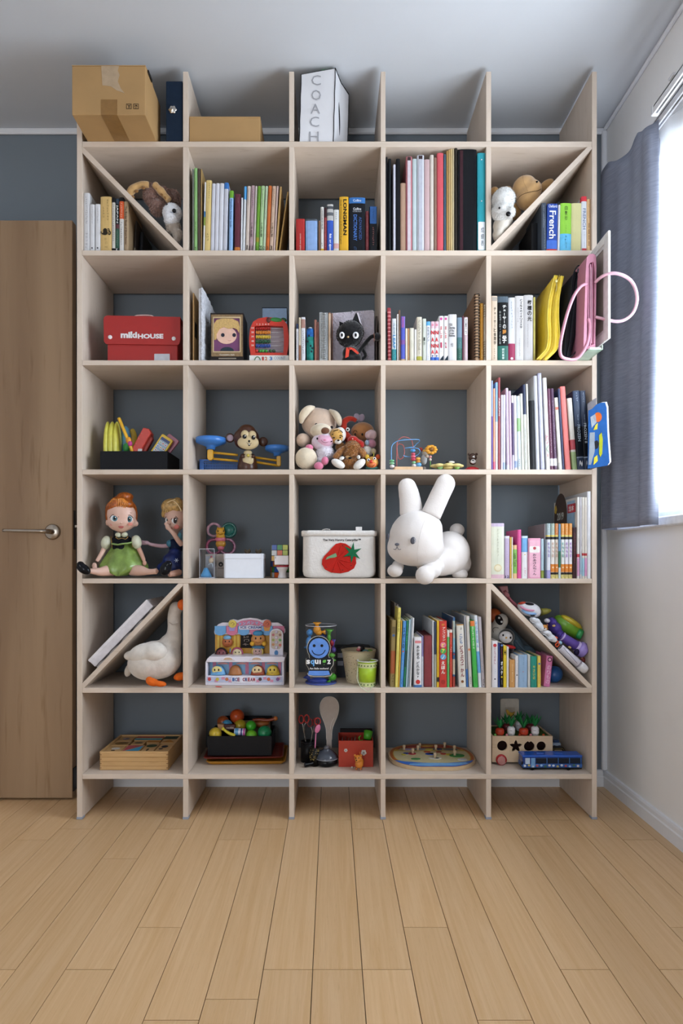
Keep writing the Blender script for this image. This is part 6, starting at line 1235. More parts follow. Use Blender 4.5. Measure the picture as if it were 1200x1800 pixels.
k = Kit('bear_on_red_button', 'tiny brown bear figure sitting on a glossy red dome', 'figurine', base(832, 3, .03)); dd = .03
k.add('dome', lathe([(0, 0), (SZ(13.5, dd), 0), (SZ(14, dd), .004), (SZ(12, dd), .011), (SZ(7, dd), .0155), (0, .017)], 28, (PX(832.5, dd), YF+dd+.027, z)), M('#c9303a', .2)); BN = M('#4a342c', .5)
k.add('head', eb(830.5, 804, 7.2, 7.2, dd+.02, .012), BN); k.add('body', eb(830.5, 812, 6, 5, dd+.02, .011), BN)
for x in (824, 837): k.add('ear', eb(x, 798.5, 2.3, 2.3, dd+.02, .004), BN)
k.add('muzzle', eb(831.5, 811, 5, 3.8, dd+.011, .004), M('#d3d0ce', .5)); k.add('nose_stripe', prism(poly([(829.5, 803), (833.5, 800.5), (834, 805)], dd+.008), YF+dd+.0065, YF+dd+.008), M('#e3e0dc', .5)); k.add('nose', eb(831, 809.3, 1.6, 1.1, dd+.0065, .001), M('#15120f', .3))

# fifth row: dolls
SK = M('#d9b2a2', .45, amt=.02); SKd = M('#c99a86', .45, amt=.02)
def doll_eyes(k, pts, d, iris):
    hd_ = [c for c in k.root.children if c.name.startswith('head')][0]
    for x, y, rx, ry in pts:
        d = (onto(hd_, x, y) or d)+.0012
        w_ = k.add('eye', eb(x, y, rx, ry, d, .003), M('#e6e9ec', .25)); k.add('iris', eb(x+1.1, y+.2, rx*.62, ry*.82, d-.0022, .0014), M(iris, .15), w_); k.add('pupil', eb(x+1.1, y+.2, rx*.32, ry*.45, d-.0034, .0008), M('#0d0d10', .1), w_); k.add('glint', eb(x+2.1, y-1.5, 1, 1, d-.0042, .0005), M('#ffffff', .2), w_)
        k.add('lash', tube(pathp([(x-rx-1, y-.5), (x-rx*.5, y-ry*.95), (x+rx*.4, y-ry-.3), (x+rx+1, y-ry*.3)], d-.002), .0009, 5), M('#17120f', .5)); k.add('eyebrow', tube(pathp([(x-rx*.8, y-ry-4.5), (x, y-ry-6), (x+rx*.8, y-ry-4.5)], d+.003), .0005, 5), M('#7a4a28', .6))
zz = Z0(4)
d = .045; k = Kit('red_haired_doll', 'red haired doll in green satin dress sitting with legs apart', 'doll', base(213, 4, d))
k.blob('head', [E(213.5, 905, 25, 25, d, .045), E(213, 918, 24, 17, d-.006, .036), E(213, 927, 14, 9, d-.008, .028), E(189.5, 918.5, 5, 6.5, d+.01, .008), E(238.5, 920.5, 5, 6.5, d+.01, .008), E(213, 938, 5, 8, d+.012, .012)], SK, vox=.004, it=5)
HR = M('#a8561a', .4, amt=.35, scale=140)
k.blob('hair', [E(213, 898, 27.5, 24, d+.016, .046), E(212, 884, 18, 12, d, .04), E(220, 873, 14, 8, d+.012, .03), E(191, 905, 5, 17, d+.02, .02), E(236, 905, 5, 18, d+.02, .02), E(203, 889, 17, 9, d-.020, .02, -8), E(222, 886, 12, 8, d-.016, .02, 12)], HR, vox=.004, it=3)
bm_ = bmesh.new()
for i in range(11):
    x = 193+i*3.1; tube(pathp([(207+(x-207)*.5, 876.5), (x, 884), (x-1.5-(i < 4)*1, 893.5+2.2*sin(i)-abs(i-5)*.3)], d-.038+.0012*abs(i-5)), lambda u: .0030*(1-u*.6), 6, bm=bm_)
k.add('fringe', bm_, M('#cf7f26', .35, amt=.3, scale=160), kind='stuff')
doll_eyes(k, [(200.8, 911, 7.2, 6), (226, 912.5, 7.2, 6.2)], d-.037, '#3c6a78')
k.add('nose', eb(213, 919.5, 2.2, 1.8, d-.0455, .004), SK); k.add('lips', join(eb(212.5, 926, 5.2, 1.5, d-.0395, .003), eb(212.8, 927.5, 3.6, 1.4, d-.039, .003)), M('#b8605c', .4))
for x in (198, 229): k.add('blush', eb(x, 921.5, 4.5, 3, d-.033, .0015), M('#d98a7c', .5))
k.blob('torso', [E(214, 952, 19, 13, d+.01, .028), E(214, 965, 17, 12, d+.01, .03)], M('#15161c', .8, 'cloth'), vox=.004)
k.add('blouse_collar', join(eb(208, 940.5, 5.5, 4.5, d-.012, .010, 25), eb(219, 940, 5.5, 4.5, d-.012, .010, -25)), M('#c9cdb4', .45)); k.add('vest_trim', tube(pathp([(195, 943, d), (196, 952, d-.012), (197, 962, d-.015)], 0), .0012, 6), M('#a07a3c', .5)); k.add('vest_trim', tube(pathp([(233, 943, d), (232, 952, d-.012), (233, 962, d-.012)], 0), .0012, 6), M('#a07a3c', .5)); k.add('neckline_trim', tube(pathp([(203, 944, d-.018), (208, 947.5, d-.020), (214, 946, d-.021), (221, 947.5, d-.020), (225, 943, d-.018)], 0), .0011, 6), M('#a07a3c', .5))
for x, y, rt in ((186.5, 954, 12), (240, 953, -8)): k.add('sleeve', eb(x, y, 8.5, 12.5, d-.004, .018, rt), M('#c9cbb4', .35, 'plain', amt=.12, scale=70))
GR = M('#7f9a4c', .25, 'plain', amt=.22, scale=35)
b = bmesh.new(); rows = []
for j, (yy, hw_, dy) in enumerate([(953, 16, .030), (962, 22, .036), (972, 29, .045), (983, 36, .055), (993, 42, .062), (1000, 43, .066), (1006, 32, .066), (1012, 8, .062)]):
    row = []
    for i in range(25):
        u = i/24*2-1; fold = .004*sin(u*13+j*.3)*min(1, j/3); dip = 0 if j < 5 else 0
        row.append(b.verts.new((PX(214.5+hw_*sin(u*pi/2), d), YF+d-dy*cos(u*pi/2)*1.0+.02+fold, PZ(yy, d))))
    rows.append(row)
for A_, B_ in zip(rows, rows[1:]):
    for i in range(24): b.faces.new((A_[i], A_[i+1], B_[i+1], B_[i])).smooth = True
sk_ = ground(k.add('skirt', b, GR), 4); k.add('sash', tube([PP(199, 956, d-.012), PP(207, 957.5, d-.022), PP(216, 956, d-.024), PP(226, 955, d-.018), PP(232, 953, d-.008)], 0, 8, flat=(.0075, .0022)), M('#8fae6a', .35))
k.blob('arm', [tube(pathp([(184, 962, d), (178, 974, d-.02), (170, 987, d-.03)], 0), lambda u: .0085-.0022*u, 10), E(166, 994, 4.5, 5.5, d-.036, .006)]+[tube(pathp([(164+2*i, 996, d-.038), (162+2.6*i, 1003, d-.044)], 0), .0022, 6, n=2) for i in range(4)], SK, vox=.0025, it=3)
k.blob('arm', [tube(pathp([(243, 962, d), (248, 973, d-.005), (253, 985, d-.01)], 0), lambda u: .0085-.0022*u, 10), E(254, 990, 4, 5, d-.012, .006)], SKd, vox=.0025, it=3)
ground(k.blob('leg', [tube(pathp([(206, 1003, d-.01), (190, 1003, d-.03), (176, 1005, d-.05), (160, 1004, d-.075), (154, 1003, d-.082)], 0), lambda u: .0165-.006*u+.003*sin(u*6), 12)], SK, vox=.004), 4); ground(k.blob('leg', [tube(pathp([(230, 1003, d-.01), (246, 1003, d-.03), (260, 1005, d-.045), (276, 1004, d-.06)], 0), lambda u: .0165-.005*u+.003*sin(u*6), 12)], SK, vox=.004), 4)
SH = M('#0d1017', .12); k.blob('shoe', [E(147, 1000, 14, 8.5, d-.094, .014, 32), E(141, 994, 7, 8, d-.096, .012, 20)], SH, vox=.003); k.blob('shoe', [E(291, 1000, 10, 13, d-.068, .013, 24), E(296, 992, 7, 7, d-.068, .011)], SH, vox=.003)
for o_ in k.root.children:
    if o_.name.startswith('shoe'): pass
d = .10; k = Kit('blonde_doll', 'blonde doll in dark blue dress raising a hand to her face', 'doll', base(306, 4, d))
k.blob('head', [E(308, 908, 19, 20, d, .036), E(307, 922, 16, 13, d-.004, .03), E(309, 939, 5, 8, d+.01, .012)], SK, vox=.004, it=5)
HB = M('#c9a468', .4, amt=.25, scale=140); k.blob('hair', [E(308, 897, 20, 21, d+.016, .042), E(300, 890, 17, 14, d-.01, .030, -12), E(312, 888, 11, 14, d-.012, .03), E(289, 901, 5, 10, d-.004, .014, 18)], HB, vox=.004, it=3)
bm_ = bmesh.new()
for i in range(9): tube(pathp([(309, 877.5), (296+i*2.4-4, 885), (287+i*3.3, 900+2*sin(i*1.3))], d-.034+.001*i), lambda u: .0030*(1-u*.55), 6, bm=bm_)
k.add('fringe', bm_, M('#dcbd84', .35, amt=.25, scale=150), kind='stuff'); k.add('braid_band', tube(pathp([(294, 884), (303, 880), (312, 886), (319, 899)], d-.040), .0022, 7), M('#e3c898', .4))
doll_eyes(k, [(306.5, 914.5, 5.2, 6.6)], d-.031, '#3a2c28'); doll_eyes(k, [(293, 914, 2.6, 5.4)], d-.024, '#3a2c28'); k.add('nose', eb(298, 921, 2, 1.8, d-.034, .004), SK); k.add('blush', eb(310, 926, 5, 4, d-.030, .002), M('#d9766c', .5)); k.add('lips', eb(300, 929, 3.6, 1.4, d-.0325, .002), M('#b8605c', .4))
k.blob('torso', [E(309, 962, 12, 16, d+.01, .026), E(305, 955, 10, 8, d, .02)], M('#14203c', .6, 'cloth'), vox=.004); k.add('sleeve', eb(298.5, 955.5, 6, 6.5, d-.006, .014), M('#3f7f9a', .4)); k.add('sleeve', eb(316, 944, 4, 8, d-.02, .012), M('#5fa3b8', .4))
ground(k.blob('skirt', [E(303, 985, 17, 14, d-.01, .04), E(308, 972, 12, 10, d, .03), E(297, 998, 22, 12, d+.005, .04), E(309, 998, 11, 10, d-.02, .03)], M('#1c2f6c', .3, 'plain', amt=.3, scale=50), vox=.005), 4)
k.blob('arm', [tube(pathp([(296, 959, d), (284, 960, d-.01), (270, 958, d-.02), (262, 956, d-.024)], 0), lambda u: .0078-.002*u, 10), E(257, 954, 5.5, 4, d-.026, .006)]+[tube(pathp([(255, 951.5+2*i, d-.027), (247.5, 949.5+2.6*i, d-.03)], 0), .002, 6, n=2) for i in range(4)], M('#c2a0ac', .45, amt=.02), vox=.0025, it=3)
k.blob('arm', [tube(pathp([(319, 957, d-.03), (313, 950, d-.045), (305, 938, d-.055), (298, 930, d-.055)], 0), lambda u: .0095-.003*u, 10), E(295, 926.5, 4.5, 5.5, d-.056, .006)]+[tube(pathp([(290.5+1.4*i, 924-1.4*i, d-.058), (288+2.2*i, 919.5-1.8*i, d-.06)], 0), .002, 6, n=2) for i in range(4)], SK, vox=.0025, it=3)
for a in range(3): k.add('snowflake_motif', xf(box(-.007, .007, -.0004, .0004, -.0008, .0008), Matrix.Translation(PP(310, 985, d-.052)) @ Matrix.Rotation(a*pi/3, 4, 'Y')), M('#b8c3d9', .4))
ground(k.blob('leg', [tube(pathp([(316, 1006, d-.05), (306, 1008, d-.075), (296, 1010, d-.09)], 0), lambda u: .012-.002*u, 10)], SKd, vox=.004), 4)

# rattle, boxes, cube, toilet
d = .17; k = Kit('ring_rattle', 'yellow and pink bug rattle with four coloured rings', 'rattle', base(388, 4, d))
def ring(x, y, r, w_, mat, name='ring', dd=d): return k.add(name, tube([PP(x+r*cos(t), y+r*sin(t), dd) for t in [i*pi/12 for i in range(24)]], w_, 8, closed=True, n=0), mat)
ring(376, 931.5, 11, .0046, M('#a88090', .4, amt=.35, scale=110)); ring(402.5, 932, 11.5, .005, M('#1f5a54', .3)); ring(376, 961, 12.5, .0052, M('#8a3a5a', .3)); q = ring(399.5, 961, 13, .0046, M('#8a2f5c', .4))
k.add('disc', lathe([(0, 0), (SZ(10, d), 0), (SZ(10, d), .003), (0, .004)], 24, (0, 0, 0)), M('#2a6a62', .3)); o_ = [c for c in k.root.children if c.name.startswith('disc')][-1]; o_.rotation_euler = (pi/2, 0, 0); o_.location = PP(402.5, 932, d)-k.root.location
for i in range(12): a = i*pi/6; k.add('pink_stripe', eb(399.5+13*cos(a), 961+13*sin(a), 1.7, 4.4, d-.003, .004, -math.degrees(a)*-1), M('#b58aa0', .4))
for x, y, rx, ry, c in ((387.3, 935, 8, 8, '#c99426'), (387.5, 943, 8, 6, '#c99426'), (387.5, 948, 9.5, 6, '#c8697c'), (387.8, 956, 9, 8, '#b8842a'), (388, 963, 6, 5, '#c8697c')): k.add('segment', eb(x, y, rx, ry, d-.014, .012), M(c, .35))
for x in (382.5, 392.5): k.add('horn', eb(x, 929, 1.6, 2.4, d-.014, .003), M('#c99426', .35)); k.add('eye', eb(x+.3, 933.5, 1.2, 1.2, d-.026, .001), M('#1a1512', .3))
k.add('smile', tube(pathp([(382.5, 937), (387.3, 940), (392, 937)], d-.0265), .0006, 5), M('#5a2c12', .5)); ground(k.add('foot_ring', tube([PP(388+8*cos(t), 985+7*sin(t), d) for t in [i*pi/8 for i in range(16)]], .004, 8, closed=True, n=0), M('#8a3a5a', .4)), 4)
k.add('handle', tube([PP(388, 992, d), Vector((PX(388, d), YF+d, zz+.004))], .004, 8, n=0), M('#8a3a5a', .4))
d = .09; k = Kit('photo_box', 'grey beige box with small black emblem behind the clear case', 'box', base(378, 4, d)); k.add('carton', box(PX(360.5, d), PX(398, d), YF+d, YF+d+.05, zz, PZ(974, d), .001), M('#9a8d84', .6)); k.add('picture', bxp(361.5, 376, 978, 1016, d-.001, .0008), M('#8f8f96', .5)); k.add('emblem', disc(388, 992, 4.2, d-.0002), M('#1d1815', .5)); k.add('emblem_core', prism(circ(PX(388, d), PZ(992.5, d), SZ(1.5, d), n=10), YF+d-.0014, YF+d-.0008), M('#8f8078', .5))
k.add('small_print', bxp(383, 394, 998.5, 999.3, d-.0008, .0004), M('#2a2420', .5))
d = .03; k = Kit('clear_display_case', 'clear plastic display case with doll figurine inside', 'display case', base(364, 4, d))
x0, x1, zt = PX(350.5, d), PX(377, d), PZ(964.5, d); CL = M('#eef2f6', .06, 'glass_clear')
k.add('cover', xf(openbox(x1-x0, .04, zt-zz-.003, .001), Matrix.Translation(((x0+x1)/2, YF+d, zt)) @ Matrix.Diagonal((1, 1, -1, 1))), CL); k.add('edge', join(box(x0, x1, YF+d-.0006, YF+d+.0004, zt-.0012, zt), join(box(x0, x0+.001, YF+d-.0006, YF+d+.0004, zz, zt), box(x1-.001, x1, YF+d-.0006, YF+d+.0004, zz, zt))), M('#b9bcc8', .2))
k.add('plinth', box(x0-.001, x1+.001, YF+d-.001, YF+d+.041, zz, zz+.0028), M('#a9acb8', .3))
k = Kit('doll_figurine', 'tiny figurine in pale blue dress inside the clear case', 'figurine', Vector((PX(366, .05), YF+.05, zz+.003))); dd = .05
k.add('dress', lathe([(SZ(10, dd), 0), (SZ(9, dd), .008), (SZ(5, dd), .022), (SZ(3, dd), .03)], 20, (PX(362, dd), YF+dd, zz+.0032)), M('#4f9ad0', .4)); k.add('head', eb(371, 985.5, 4.3, 5, dd, .008), M('#c9b49a', .5)); k.add('hair', eb(372, 983.5, 4.3, 4.6, dd+.003, .008), M('#b8a48a', .5)); k.add('arm', tube([PP(366, 993, dd), PP(372, 990, dd-.004), PP(374, 997, dd)], .0016, 6), M('#c9d3dc', .5)); k.add('hat', eb(371.5, 979, 2, 2.2, dd, .003), M('#a04a5a', .5))
d = .02; k = Kit('white_tin', 'white rounded metal tin with lid in front of the rattle', 'tin', base(427, 4, d)); WT = M('#d6dae4', .25, amt=.01)
def rtin(x0, x1, dd, dep, z0, z1, r, name, mat):
    b = prism(rrect(PX(x0, dd), PX(x1, dd), 0, dep, r, 5), z0, z1, .0012, 2); b = xf(b, Matrix(((1, 0, 0, 0), (0, 0, 1, YF+dd), (0, 1, 0, 0), (0, 0, 0, 1)))); bmesh.ops.recalc_face_normals(b, faces=b.faces[:]); return k.add(name, b, mat)
rtin(392.8, 462.3, d, .085, zz, PZ(981.5, d), .007, 'body', WT); rtin(392.3, 462.8, d-.0006, .0862, PZ(982, d), PZ(973, d), .0075, 'lid', WT); rtin(392.0, 463.1, d-.001, .087, PZ(982.4, d), PZ(980.8, d), .0078, 'lid_rim', WT)
k = Kit('little_trees', 'pair of small brown tree figures peeping over the white tin', 'toy', base(445, 4, .12)); dd = .12
for x in (435, 454): k.add('trunk', tube([Vector((PX(x, dd), YF+dd, zz)), PP(x, 972, dd)], .003, 7, n=0), M('#4a3c30', .7)); k.blob('crown', [E(x-3, 969, 3, 3, dd, .006), E(x+3, 969, 3.2, 3, dd, .006), E(x, 972, 4, 3, dd, .006), E(x-4, 966.5, 1.4, 2, dd, .003), E(x+3.5, 966, 1.4, 2, dd, .003)], M('#5f5240', .8), vox=.0016)
k.add('base', box(PX(432, dd), PX(458, dd), YF+dd-.008, YF+dd+.008, zz-.0002, zz+.001), M('#4a3c30', .7))
d = .075
for nm, ya, yb_, lab, yaw, cols in (('puzzle_cube', 987.5, 1015.5, 'lower puzzle cube mostly hidden by the toy toilet', 18, ['#d9a72c', '#2f8a3c', '#d9622c', '#2b56a8', '#d9d9da', '#2f8a3c', '#d9622c', '#2b56a8', '#d9d9da']), ('puzzle_cube', 959.6, 986.8, 'upper puzzle cube with blue, green and orange squares', 0, ['#2b56b0', '#2f8a3c', '#c9cf3c', '#d9d9da', '#e0622c', '#b9c43a', '#d9a72c', '#2f8a3c', '#d9622c'])):
    z1 = PZ(ya, d) if yaw else PZ(959.6, d); s_ = .0545
    z0 = zz if yaw else zz+s_+.0003
    k = Kit(nm, lab, 'puzzle cube', Vector((PX(492, d), YF+d+.027, z0))); T = Matrix.Translation((PX(491.5, d), YF+d+.028, z0+s_/2)) @ Matrix.Rotation(R(yaw), 4, 'Z'); k.add('core', xf(box(-s_/2, s_/2, -s_/2, s_/2, -s_/2, s_/2, .001), T), M('#17181a', .3)); c3 = s_/3
    for i in range(9):
        cx_, cz_ = (i % 3-1)*c3, (1-i//3)*c3; k.add('sticker', xf(prism(rrect(cx_-c3*.45, cx_+c3*.45, cz_-c3*.45, cz_+c3*.45, .001, 2), -s_/2-.0006, -s_/2), T), M(cols[i], .3)); k.add('sticker', xf(prism(rrect(cx_-c3*.45, cx_+c3*.45, cz_-c3*.45, cz_+c3*.45, .001, 2), -s_/2-.0006, -s_/2), T @ Matrix.Rotation(-pi/2, 4, 'Z')), M(cols[(i*4+3) % 9], .3))
d = .02; k = Kit('toy_toilet', 'tiny white toy toilet with red seat rim', 'toy', base(494, 4, d)); WC = M('#dcd6d8', .2, amt=.01)
k.add('cistern', bxp(482, 507, 976.5, 993, d+.008, .022, .002, seg=2), WC); k.add('seat', xf(lathe([(0, 0), (SZ(11.5, d), 0), (SZ(12, d), .002), (SZ(11.5, d), .005), (0, .005)], 28), Matrix.Translation((PX(495.5, d), YF+d+.018, PZ(996.6, d)))), M('#a8283c', .3)); k.add('bowl', lathe([(SZ(8.5, d), 0), (SZ(8, d), .004), (SZ(6.3, d), .014), (SZ(7, d), .022), (SZ(10, d), .031), (SZ(11, d), .036)], 26, (PX(495.5, d), YF+d+.018, zz)), WC); k.add('flush_button', eb(484, 980, 1, 2, d+.006, .001), M('#b9b4b6', .3))

# strawberry basket
d = .012; k = Kit('canvas_basket', 'cream canvas storage basket with red strawberry and green leaf', 'basket', base(596, 4, d)); CV = M('#e0ddda', .9, 'canvas', amt=.02, scale=70)
x0, x1 = PX(531, d), PX(661, d); zt = PZ(936, d); b = bmesh.new(); rows = []
prof = [(0, -.022), (.002, -.010), (.008, -.003), (.02, 0), (.06, -.001), (.11, -.0015), (.128, -.001)]
for hz_, ins in prof:
    row = []
    for x, y in rrect(x0-ins, x1+ins, 0-ins*.6, .20+ins*.4, .03, 6): row.append(b.verts.new((x, YF+d+y, zz+.0005+hz_*(zt-zz)/.128)))
    rows.append(row)
n_ = len(rows[0])
for A_, B_ in zip(rows, rows[1:]):
    for i in range(n_): b.faces.new((A_[i], A_[(i+1) % n_], B_[(i+1) % n_], B_[i])).smooth = True
b.faces.new(rows[0][::-1]); ob = k.add('body', b, CV); sd = ob.modifiers.new('t', 'SOLIDIFY'); sd.thickness = .003; sd.offset = -1
b = bmesh.new(); rows = []
for hz_, ins in ((-.011, .0012), (-.010, .0035), (0, .004), (.005, .0035), (.0065, .001)):
    rows.append([b.verts.new((x, YF+d+y, zt+hz_+.0006*sin(i*1.7))) for i, (x, y) in enumerate(rrect(x0-ins, x1+ins, -ins, .20+ins, .03, 6))])
for A_, B_ in zip(rows, rows[1:]):
    for i in range(n_): b.faces.new((A_[i], A_[(i+1) % n_], B_[(i+1) % n_], B_[i])).smooth = True
k.add('rim', b, CV); k.add('tag', bxp(625, 636, 926, 934, d+.001, .002, .0005), M('#e3e0e0', .8)); k.add('handle_tab', tube(pathp([(566, 931.5), (573, 930), (580, 931)], d+.004), 0, 8, flat=(.004, .001)), CV)
k.txt('lettering', 'The Very Hungry Caterpillar™', 600.5, 949.5, 67, 5.2, d-.0022, M('#15151a', .7), bold=.03)
sp = [(565.5, 992), (566, 984), (570, 977), (577, 970), (584, 962), (590, 956), (598, 954), (607, 955.5), (615, 961), (621, 969), (625, 980), (626, 990), (622, 999), (612, 1005), (598, 1008), (582, 1006.5), (571, 1001)]
FR = M('#b8261e', .8, 'cloth'); k.add('strawberry_patch', prism(poly(sp, d), YF+d-.0045, YF+d-.001, .0012), FR)
for a in ((592, 983, 600, 957), (592, 983, 615, 1003), (592, 983, 600, 1007), (592, 983, 584, 1006), (592, 983, 621, 990), (592, 983, 612, 962)): k.add('pleat', tube(pathp([(a[0], a[1]), ((a[0]+a[2])/2, (a[1]+a[3])/2), (a[2], a[3])], d-.0045), lambda u: .0003+.0018*sin(u*3.14), 6), FR)
for x, y in ((573, 997), (586, 1001), (602, 1002), (617, 994), (613, 978), (602, 959)): k.add('seed', eb(x, y, 1.3, .8, d-.005, .0008), M('#5a1410', .7))
lf = []
for i in range(6):
    a = i*pi/3+.12; lf += [(619+17.5*sin(a), 971.5-19*cos(a)), (619+6*sin(a+pi/6), 971.5-6.5*cos(a+pi/6))]
k.add('leaf_patch', prism(poly(lf, d), YF+d-.0065, YF+d-.0035, .0008), M('#1f6a45', .8, 'cloth')); k.add('green_label', prism(poly([(572, 984), (575, 979), (584, 975), (590, 972), (592, 978), (588, 980), (580, 981)], d), YF+d-.0058, YF+d-.004), M('#6f9a72', .7))

# white rabbit
d = .0; k = Kit('white_rabbit_plush', 'big white rabbit soft toy lying down with upright ears', 'soft toy', base(760, 4, -.01)); WR = M('#e2dcd9', .92, 'plush', amt=.01)
hd = k.blob('head', [E(731, 946, 48, 49, -.005, .078), E(730, 962, 51, 34, -.005, .072), E(734, 930, 44, 34, -.005, .07)], WR, vox=.006, it=10)
bd = k.blob('body', [E(790, 972, 36, 39, .10, .075), E(775, 985, 34, 28, .07, .06), E(760, 990, 30, 24, .05, .05), E(806, 990, 22, 22, .12, .05)], WR, vox=.006, it=8); ground(bd, 4)
def sweep_ear(pts, rs, dd):
    g = tube(pathp(pts, dd), lambda u: SZ(rs[0]+(rs[1]-rs[0])*u, dd), 16, n=5); e = ell(PP(pts[-1][0], pts[-1][1], dd), (SZ(rs[1], dd),)*3)
    join(g, e); y0 = YF+dd
    for v in g.verts: v.co.y = y0+(v.co.y-y0)*.55+(CAMH+.16-v.co.z)*.08
    return g
k.blob('ear', [sweep_ear([(723, 905), (721, 885), (718, 868), (715, 857)], (21.5, 16.5), -.01)], WR, vox=.004, it=6)
k.blob('ear', [sweep_ear([(757, 906), (765, 888), (774, 868), (782, 851)], (18.5, 17.5), -.03)], WR, vox=.004, it=6)
k.add('tail', eb(803, 932, 13, 12, .13, .022), WR)
k.blob('paw', [E(694, 1003, 14, 12, -.005, .024), E(699, 995, 11, 11, .01, .02)], WR, vox=.004); k.blob('paw', [E(746.5, 1011, 17, 17, -.045, .024), E(757, 1003, 19, 15, -.02, .028), E(765, 995, 16, 14, .005, .03)], WR, vox=.004, it=6)
ground(k.add('hind_foot', eb(808, 1009, 14, 10, .09, .025), WR), 4)
for x, y, dd in ((725.5, 950.3, -.0835),): e_ = k.add('eye', eb(x, y, 4.6, 6.4, dd+.001, .004, 8), M('#4c4d57', .6)); k.add('glint', tube(pathp([(727.5, 946), (729, 950), (728, 954)], dd-.0042), .0006, 5), M('#d9d9de', .4), e_)
k.add('eye', eb(681.5, 943, 2.8, 5.8, -.043, .005, 8), M('#4c4d57', .6))
k.add('seam', tube([PP(746, 915, -.078), PP(740, 932, -.086), PP(735, 955, -.086), PP(733, 975, -.079), PP(734, 990, -.062)], .0006, 5), M('#cfc6c2', .8))
k.add('nose', eb(697.5, 957, 4, 2.6, -.068, .003), M('#565660', .6)); k.add('mouth', tube(pathp([(691.5, 965, -.066), (695, 966, -.069), (697.5, 962, -.071), (700.5, 966, -.0715), (704.5, 965.5, -.073)], 0), .0010, 6), M('#565660', .6)); k.add('mouth', tube(pathp([(697.5, 958, -.070), (697.5, 962.5, -.071)], 0), .0010, 6, n=0), M('#565660', .6))

# sixth row
# things lying on the slanted boards: local frame along the board
def slant(c_, r_, kind):
    x0, x1, z0, z1 = cell(c_, r_)
    if kind == 'tr': a, b_ = Vector((x0, 0, z0+.004)), Vector((x1-.004, 0, z1))
    else: a, b_ = Vector((x0, 0, z1-.008)), Vector((x1-.004, 0, z0))
    t = (b_-a).normalized(); n = Vector((-t.z, 0, t.x)); n = n if n.z > 0 else -n
    return a, t, n
a, t_, n_ = slant(0, 5, 'tr'); L_ = 1
def on_slant(px, py, d): return PP(px, py, d)
d = .03; ang = -math.atan2(t_.z, t_.x)
k = Kit('cloth_bundle', 'grey folded cloth between slanted board and white flat box', 'cloth', a+t_*.10+Vector((0, YF+d, 0))+n_*.0085)
T = Matrix.Translation(a+Vector((0, YF+d, 0))) @ Matrix.Rotation(ang, 4, 'Y')
s0 = .066; pts = [(s0+.255*i/14, .0088+.004+(.0022*sin(i*1.9))) for i in range(15)]
b = bmesh.new(); lo, hi = [], []
for i, (x, z) in enumerate(pts):
    for y in (0, .19): lo.append(b.verts.new((x, y, .0082))); hi.append(b.verts.new((x, y, z+.003)))
for i in range(14):
    for q in (hi, lo): b.faces.new((q[2*i], q[2*i+1], q[2*i+3], q[2*i+2]))
    b.faces.new((lo[2*i], hi[2*i], hi[2*i+2], lo[2*i+2])); b.faces.new((lo[2*i+1], hi[2*i+1], hi[2*i+3], lo[2*i+3]))
b.faces.new((lo[0], lo[1], hi[1], hi[0])); b.faces.new((lo[-2], lo[-1], hi[-1], hi[-2])); bmesh.ops.recalc_face_normals(b, faces=b.faces[:])
k.add('fold', xf(b, T), M('#a9a4a4', .9, 'cloth')); k.add('dark_binding', xf(tube([(x, -.0006, z+.0032) for x, z in pts], .0009, 5), T), M('#5a5454', .8))
k = Kit('white_flat_box', 'white flat box lying tilted on the slanted board by the door', 'box', a+t_*.15+Vector((0, YF+d, 0))+n_*.02)
k.add('carton', xf(box(.062, .333, 0, .2, .0187, .050, .0015), T), M('#e6e3ea', .5)); k.add('lid', xf(box(.0612, .3338, -.0006, .2006, .040, .0508, .0015), T), M('#ebe8ee', .5))
# goose
d = .05; k = Kit('goose_plush', 'white goose soft toy with orange feet under the slanted board', 'soft toy', base(270, 5, d)); GW = M('#d6cec6', .92, 'plush')
gb = ground(k.blob('body', [E(275, 1160, 44, 34, d, .06), E(262, 1166, 38, 30, d-.01, .055), E(296, 1150, 22, 36, d+.01, .04), E(306, 1120, 13, 38, d+.015, .026), E(306, 1090, 12, 30, d+.015, .024), E(309, 1070, 12, 13, d+.012, .024)], GW, vox=.005, it=8), 5)
k.blob('wing', [E(255, 1148, 30, 18, d-.035, .03, -12), E(231, 1152, 14, 9, d-.025, .02, -8), E(272, 1146, 22, 18, d-.04, .03)], M('#ddd7d0', .92, 'plush'), vox=.0045, it=5)
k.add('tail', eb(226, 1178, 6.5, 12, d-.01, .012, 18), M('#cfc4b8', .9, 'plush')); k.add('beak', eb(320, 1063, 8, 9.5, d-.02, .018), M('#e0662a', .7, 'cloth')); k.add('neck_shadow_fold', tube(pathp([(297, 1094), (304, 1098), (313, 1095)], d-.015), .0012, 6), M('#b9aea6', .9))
OF = M('#e26a22', .7, 'cloth'); ground(k.blob('foot', [E(268, 1199, 12, 7, d-.075, .016, 15), E(281, 1202, 12, 5, d-.08, .014, 6), E(262, 1195, 6, 6, d-.07, .012)], OF, vox=.003), 5); ground(k.add('foot', eb(317, 1189, 12, 7, d-.02, .02, -12), OF), 5)

